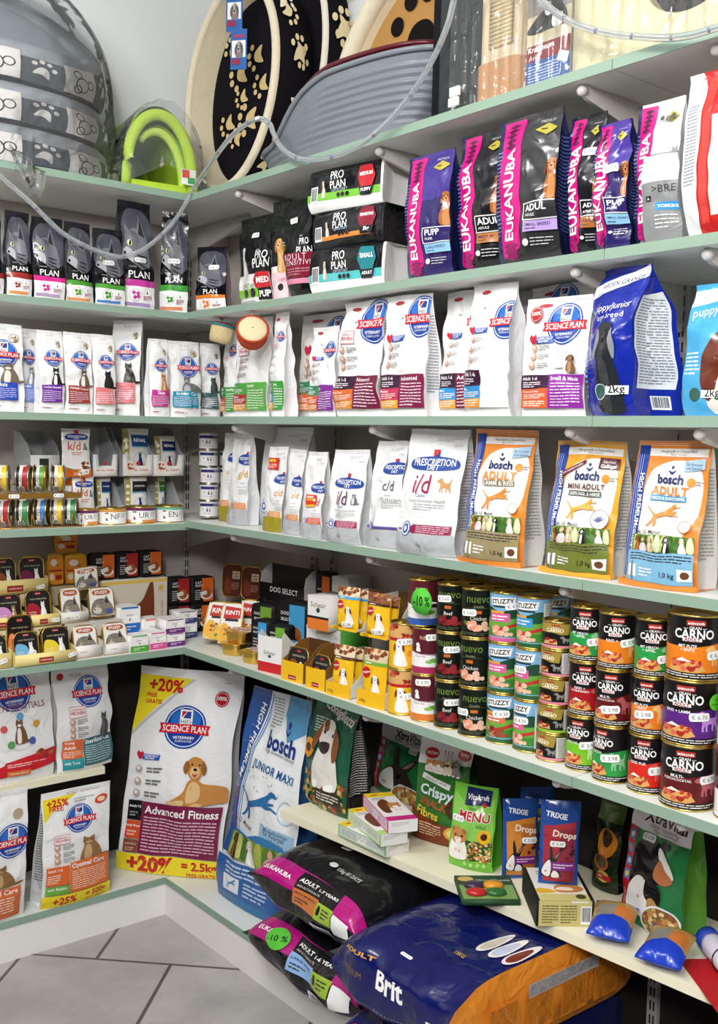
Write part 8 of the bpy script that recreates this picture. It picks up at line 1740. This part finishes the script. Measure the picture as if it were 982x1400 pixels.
# white price clips at the shelf edge
for px, py, n_ in ((622, 134, 'near the scratching board'),):
    P = on_x(px, py, XR-.004); o = empty('price_clip', tuple(P), R_(-90), 'white plastic double clip standing on the shelf edge '+n_, 'clip'); m = MB(); m.box((-.014, -.006, -.018), (.014, 0, .0), '#f1f1ef'); m.box((-.012, -.005, .003), (.016, .001, .022), '#f1f1ef'); m.box((-.004, -.003, -.02), (.004, .0, .022), '#e0e0de'); m.build('clip_body', 'plastic', o, smooth=False)
    m = MB(); m.box((-.012, -.0064, -.015), (.012, -.0061, -.004), '#d9dadc'); m.build('label_window', 'plastic', o, smooth=False)
# wrapped scratching tree parts with a picture card
P0, P1 = on_x(640, 138, XR+.04), on_x(712, 112, XR+.04); yc = float((P0[1]+P1[1])/2); wp = abs(P0[1]-P1[1])
o = empty('scratching_tree', (XR+.09, yc, zt+.0005), R_(-90), 'beige plush scratching post parts with sisal middle, wrapped in plastic', 'scratching post')
m = MB(); m.prism(rrect(wp*.86, .1, .03), 0, .09, '#cf9a6a', M=Matrix.Translation((0, 0, 0))); m.build('plush_foot', 'plush', o, smooth=False)
m = MB(); m.prism(rrect(wp*.8, .09, .03), .09, .5, '#e6d0ac'); m.build('plush_post', 'plush', o, smooth=False)
m = MB(); [m.tube([(x, -.0475, .12+.0085*i) for x in (-wp*.12, wp*.3)], .0042, '#dcc79c', n=6) for i in range(44)]; m.build('sisal_winding', 'fleece', o)
m = MB(); m.prism(rrect(wp*.98, .02, .008), 0, .42, '#e9dcc0', M=Matrix.Translation((-wp*.06, .062, 0))); m.build('plush_board', 'plush', o, smooth=False)
# printed card
C0, C1 = on_x(719, 118, XR+.045), on_x(776, 97, XR+.045); wc = abs(C0[1]-C1[1]); hc = z_at(XR+.045, float((C0[1]+C1[1])/2), -40)-zt
o2 = empty('picture_card', (XR+.05, float((C0[1]+C1[1])/2), zt+.001), R_(-90), 'printed card with black-and-white cat, red and blue panel reading Kratzbaum', 'card'); A = Art(wc*1.06, hc)
A.rect(0, 0, 1, 1, '#d9cbb0'); A.rect(0, .62, 1, 1, '#8f8a84'); A.rect(.0, .44, 1, .66, '#d9c9a4'); A.rect(0, 0, 1, .27, '#2556a0'); A.rect(0, .27, 1, .41, '#8e2a28'); A.textl('Kratzbaum', .04, .375, .05, '#fff', bold=.02, maxw=.8); A.textl('Avila', .06, .305, .045, '#f4e9e4'); A.lines(.05, .04, .75, .24, 8, '#b9cbe6', words=4); A.poly([(.7, .22), (.76, .3), (.98, .26), (.93, .18)], '#f4f4f2'); pic(A, 'catlie', .0, .5, .9, .86, '#1c1a1c', '#f1efec', '#1a1a1a', True); pic(A, 'catface', .4, .62, .8, .86, '#1c1a1c', '#f1efec', '#111')
m = MB(); m.box((-wc*.53, -.001, 0), (wc*.53, .001, hc), '#d9cbb0'); G_ = quadgrid((-wc*.53, -.001, 0), (wc*.53, -.001, 0), (wc*.53, -.001, hc), (-wc*.53, -.001, hc)); A.put(m, G_, np.broadcast_to(np.array([0, -1., 0]), G_.shape), flat=True, off=.0005, dl=.0001); m.build('printed_sheet', 'printed_card', o2, smooth=False)
bx_ = MB(); bx_.box((-wc*.5, .0015, 0), (wc*.5, .05, hc*.95), '#c9bda6'); bx_.build('inner_board', 'fleece', o2, smooth=False)
# cream plush cat house with a round dark hole
H0 = on_x(783, 96, XR+.05); yH = float(H0[1]); wH = .46; dH = .24; hH = .46; hx1, hx2 = yH-float(on_x(880, 10, XR+.05)[1]), yH-float(on_x(940, 30, XR+.05)[1]); hr_ = hx2-hx1; hole = (hx2, .05+hr_*.98, hr_/1.18*1.0)
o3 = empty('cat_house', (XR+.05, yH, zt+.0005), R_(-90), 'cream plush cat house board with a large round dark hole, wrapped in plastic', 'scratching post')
n = 64; out = []
for i in range(n):
    t = 2*math.pi*i/n; c, s = math.cos(t), math.sin(t)
    k = min((wH-hole[0])/c if c > 1e-6 else (hole[0]/-c if c < -1e-6 else 9), (hH-hole[1])/s if s > 1e-6 else (hole[1]/-s if s < -1e-6 else 9)); out.append((hole[0]+c*k, hole[1]+s*k))
inn = [(hole[0]+hole[2]*1.18*math.cos(2*math.pi*i/n), hole[1]+hole[2]*math.sin(2*math.pi*i/n)) for i in range(n)]
Gf = np.array([[(p[0]*(1-r)+q[0]*r, -.018*math.sin(math.pi*min(1, r*1.0))**.5-(.0 if r < 1 else 0), p[1]*(1-r)+q[1]*r) for p, q in zip(out+out[:1], inn+inn[:1])] for r in np.linspace(0, 1, 9)]); m = MB(); m.grid(Gf, '#e9dfba', flip=False)
e2 = np.array([[(q[0], y, q[1]) for q in inn+inn[:1]] for y in (0, .03)]); m.grid(e2, '#e3d8b2'); m.build('plush_front', 'plush', o3)
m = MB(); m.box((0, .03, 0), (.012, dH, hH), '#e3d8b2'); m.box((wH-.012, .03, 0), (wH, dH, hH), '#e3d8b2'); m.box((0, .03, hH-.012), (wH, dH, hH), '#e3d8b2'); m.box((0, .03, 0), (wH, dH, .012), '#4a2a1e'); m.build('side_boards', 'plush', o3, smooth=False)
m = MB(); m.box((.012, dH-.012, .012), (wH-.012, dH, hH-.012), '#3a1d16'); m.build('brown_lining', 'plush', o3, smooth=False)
# plastic film over post and house
o4 = empty('plastic_cover', (XR+.03, yc, zt), R_(-90), 'clear plastic film hanging over the scratching post and picture card', 'plastic bag')
G_ = np.array([[(-wp*.75+(wp*2.15)*i/40, -.012-.004*math.sin(i*1.7), .004+.5*v) for i in range(41)] for v in np.linspace(0, 1, 20)]); crinkle_shell(o4, G_, 'film', .004, 12)
o5 = empty('plastic_cover', (XR+.024, yH, zt), R_(-90), 'clear plastic film stretched over the cream cat house', 'plastic bag')
G_ = np.array([[(.0+.47*i/40, -.006-.003*math.sin(i*2.1), .004+.46*v) for i in range(41)] for v in np.linspace(0, 1, 20)]); crinkle_shell(o5, G_, 'film', .0035, 15)
# poster fragments on the wall
P = on_x(452, -40, WX-.003); o = empty('wall_poster', (WX-.0012, float(P[1]), float(P[2])), R_(-90), 'poster with orange stripe and a black cat high on the right wall', 'poster'); A = Art(.3, .3); A.rect(0, 0, 1, 1, '#eceae8'); A.rect(0, .0, .42, .5, '#e8a59a'); A.rect(.0, 0, .4, .12, '#e07a4a'); pic(A, 'cat', .55, .05, .8, .5, '#17161a', '#17161a', '#17161a'); A.rect(.9, 0, 1, 1, '#5a8ad0')
m = MB(); m.box((-.15, -.0006, -.12), (.15, .0006, .18), '#eceae8'); G_ = quadgrid((-.15, -.0006, -.12), (.15, -.0006, -.12), (.15, -.0006, .18), (-.15, -.0006, .18)); A.put(m, G_, np.broadcast_to(np.array([0, -1., 0]), G_.shape), flat=True, off=.0003); m.build('sheet', 'printed_card', o, smooth=False)
m = MB(); m.box((-.012, -.001, .168), (.012, -.0005, .18), '#d9d9d6'); m.build('tape', 'sticker_paper', o, smooth=False)
# two plush toys on the kibble bags in the corner
def toy(lab, px, py, X, r, h, c1, c2, c3, rot):
    P = on_x(px, py, X); o = empty('plush_toy', tuple(P), 0, lab, 'cat toy', 'round plush toys'); o.rotation_euler = rot
    m = MB(); m.lathe([(r*.5, -h/2), (r*.9, -h*.46), (r*1.0, -h*.2), (r*1.02, h*.2), (r*.95, h*.42)], c2, n=32); m.build('plush_side', 'plush', o)
    m = MB(); m.lathe([(r*.95, h*.42), (r*.86, h*.52), (r*.5, h*.56), (.002, h*.57)], c1, n=32, caps=False); m.build('plush_top', 'plush', o)
    m = MB(); m.tube([(r*.98*math.cos(t), r*.98*math.sin(t), h*.42) for t in np.linspace(0, 6.283, 32, endpoint=False)], .004, c3, n=6, closed=True); m.build('trim_cord', 'fleece', o); return o
# tied to the shelf bracket above the bags
toy('round plush toy with cream end and red-orange side over the puppy bags', 345, 456, XR+.01, .043, .052, '#e6d6ae', '#c9583c', '#b5442c', (R_(60), R_(-20), R_(-20)))
toy('tan plush toy with red end and blue edge beside the corner', 303, 456, XR+.05, .034, .058, '#b5402e', '#d6c294', '#3a8a9a', (R_(10), R_(8), 0))
for px, py, X in ((345, 456, XR+.01), (303, 456, XR+.05)):
    P = on_x(px, py, X); o = empty('toy_cord', (P[0], P[1], P[2]), 0, 'thin cord holding the %s toy under the shelf' % ('red-sided plush' if px == 345 else 'tan plush'), 'cord', 'cords of the plush toys'); m = MB(); m.tube([(0, 0, .02), (0, 0, ZR[2]-.02-P[2])], .0012, '#c9b48a', n=6); m.build('cord', 'fleece', o); o2_ = MB(); o2_.lathe([(.002, 0), (.006, .001), (.006, .004), (.002, .005)], '#999', n=10); q = o2_.build('fixing', 'plastic', o); q.location = (0, 0, ZR[2]-.0255-P[2])
# clear rope light swagged along the top shelf edge
pl_ = [(-30, 205), (0, 240), (40, 275), (85, 318), (130, 342), (168, 351), (205, 335), (240, 300), (265, 258), (292, 218), (320, 183), (350, 163), (368, 168), (374, 182), (386, 203), (410, 217), (445, 217), (485, 203), (525, 172), (560, 132), (590, 85), (612, 35), (625, -10), (660, -60), (700, -45), (738, -2), (770, 24), (800, 38), (835, 46), (870, 50), (910, 52), (945, 48), (985, 36), (1030, 20)]
pts = [on_y(px, py, YL-.034) if px < 266 else on_x(px, py, XR-.034) for px, py in pl_]
sm = []
for i in range(len(pts)-1):
    p0, p1, p2, p3 = pts[max(i-1, 0)], pts[i], pts[i+1], pts[min(i+2, len(pts)-1)]
    for k in range(5):
        t = k/5; sm.append(.5*((2*p1)+(-p0+p2)*t+(2*p0-5*p1+4*p2-p3)*t*t+(-p0+3*p1-3*p2+p3)*t**3))
o = empty('rope_light', tuple(sm[60]), 0, 'clear plastic rope light hanging in swags along the top shelf edge', 'rope light'); ref = np.array(sm[60])
mm = bpy.data.materials.new('clear_tube'); mm.use_nodes = True; b_ = mm.node_tree.nodes['Principled BSDF']; b_.inputs['Base Color'].default_value = (.8, .84, .86, 1); b_.inputs['Roughness'].default_value = .12; b_.inputs['Transmission Weight'].default_value = .75; b_.inputs['IOR'].default_value = 1.2; MATS['clear_tube'] = mm
m = MB(); m.tube([p-ref for p in sm], .0066, (1, 1, 1), n=10); m.build('tube', 'clear_tube', o)
m = MB(); m.tube([p-ref for p in sm], .0012, '#8a8f94', n=5)
m.build('inner_wire', 'matte_plastic', o)
m = MB()
for i in range(4, len(sm)-4, 7):
    d = (sm[i+1]-sm[i]); m.tube([sm[i]-ref, sm[i]+d*.35-ref], .0034, ['#2c3f8c', '#7a2a2a', '#2c3f8c'][i % 3], n=6)
m.build('bulbs', 'matte_plastic', o)
m = MB(); q = sm[56]-ref; m.box(tuple(q-np.array([.008, .008, .004])), tuple(q+np.array([.03, .008, .004])), '#e6e6e4'); m.build('clip', 'plastic', o, smooth=False)
# ------------------------------------------------------------------ small shifts that keep neighbours from touching
SHIFT = {
 'white cat food bag with pale blue block mostly hidden behind its neighbours': (0, 0.025, 0),
 'small white cat food bag with salmon block and black cat': (0.004, 0, 0),
 'white diet bag with orange line and silver foot, next to the olive-footed corner bag': (0, 0.012, 0),
 'biggest plain white diet bag with grey foot behind three small ones': (0.018, 0, 0),
 'long cream card tray with red badge, lowest tier, two trays in front': (0, -0.0108, 0),
 'white card tray with grey-cat foil tray, lowest tier, beside the yellow cornered trays': (-0.008, 0, 0),
 'white card tray, middle tier, beside the cream middle tray': (-0.008, 0, 0),
 'white card tray, middle tier, before the big picture carton': (0, 0.05, 0),
 'black bag with a white sitting puppy and red hexagon beside the corner': (0.0354, 0.0354, 0),
 'large white puppy bag with curved green and violet block behind a small bag': (0.05, 0, 0),
 'small white puppy bag with green and violet block in front of a large one': (0, 0.008, 0),
 'white adult bag with wine red block and blue Mini line, narrower': (0.035, 0, 0),
 'white bag with dark purple and orange blocks peeping out behind the small breed bag': (0.0354, 0.0354, 0),
 'big white bag with pale flat top standing behind the small breed bag': (0.008, 0, 0),
 'orange and white dog food bag with sky blue foot, fish and potato': (0.0247, 0.0247, 0),
 'flat white tin lettered UR with purple band, next to the wire rack': (0, 0.012, 0),
 'foil tray behind the yellow cornered one, first of the tight row': (-0.004, 0, 0),
 'foil tray with lilac corner and tabby cat, middle tier at the photo edge': (-0.004, 0, 0),
 'foil tray with wine red panel and brown-white cat, top tier': (-0.004, 0, 0),
 'white and red lidded foil tray leaning at the front, nearest the corner': (0.0354, 0.0354, 0),
 'white and red lidded foil tray, third of the leaning row': (0.0247, 0.0247, 0),
 'brown foil tray standing high at the right wall, third from the corner': (0.012, 0, 0),
 'green and white carton lying under the orange-footed one': (0.05, 0, 0),
 'silver food pouch lying flat in the end tray, underneath': (-0.008, 0, 0),
 'silver food pouch lying flat in the end tray, on top': (-0.018, 0, 0),
 'second yellow pouch with green top in the lower box by the tins': (0.004, 0, 0),
 'maroon and white tin with blue foot, behind the green sign': (0, 0.018, 0),
 'sky blue meadow tin with orange plate, bottom of its column': (0, 0.004, 0),
 'sky blue meadow tin with pink plate, middle of its column': (0, 0.004, 0),
 'sky blue meadow tin with pink plate and pink foot, top of its column': (0, 0.004, 0),
 'sky blue meadow tin in the back row, bottom': (0, 0.004, 0),
 'sky blue meadow tin in the back row, middle': (0, 0.004, 0),
 'sky blue meadow tin in the back row, top': (0, 0.004, 0),
 'purple bag with magenta strip and light blue PUPPY plate beside the lying packs': (0, 0.004, 0),
 'widest dark grey bag with magenta strip, ADULT plate and lilac SMALL BREED plate': (0, 0.008, 0),
 'open white carton with red foot and torn front at the shelf edge': (0, 0.012, 0),
 'yellow pouch box, lower of the pile by the brown trays': (-0.0024, 0, 0),
 'yellow pouch box, lower of the pile by the tins': (0, -0.004, 0),
 'grey card tray with a blue-labelled pouch, food bowl on its lip, upper row': (0.0085, 0.0085, 0),
 'grey card tray with small dark picture, left of the white red-lettered pouches': (0, 0.012, 0),
 'low orange and white card tray under the upper red-lettered pouch': (0, 0.025, 0),
 'black cat food bag with grey cat face cut by the photo edge, red band': (-0.0177, 0.0177, 0),
 'black cat food bag with green band and blue strip, price sticker on its cat': (0.008, 0, 0),
 'tall black and orange dog sleeve beside the lettered card box, nearer the corner': (0.025, 0, 0),
 'dark green banded small tin on its side, lower rack tier, at the right end': (0, -0.0048, 0),
 'blue treat packet lying at the board edge by the cream box': (-0.0048, 0, 0),
}
for o in list(sc.objects):
    if o.parent is None and o.get('label') in SHIFT: o.location = Vector(o.location)+Vector(SHIFT[o['label']])
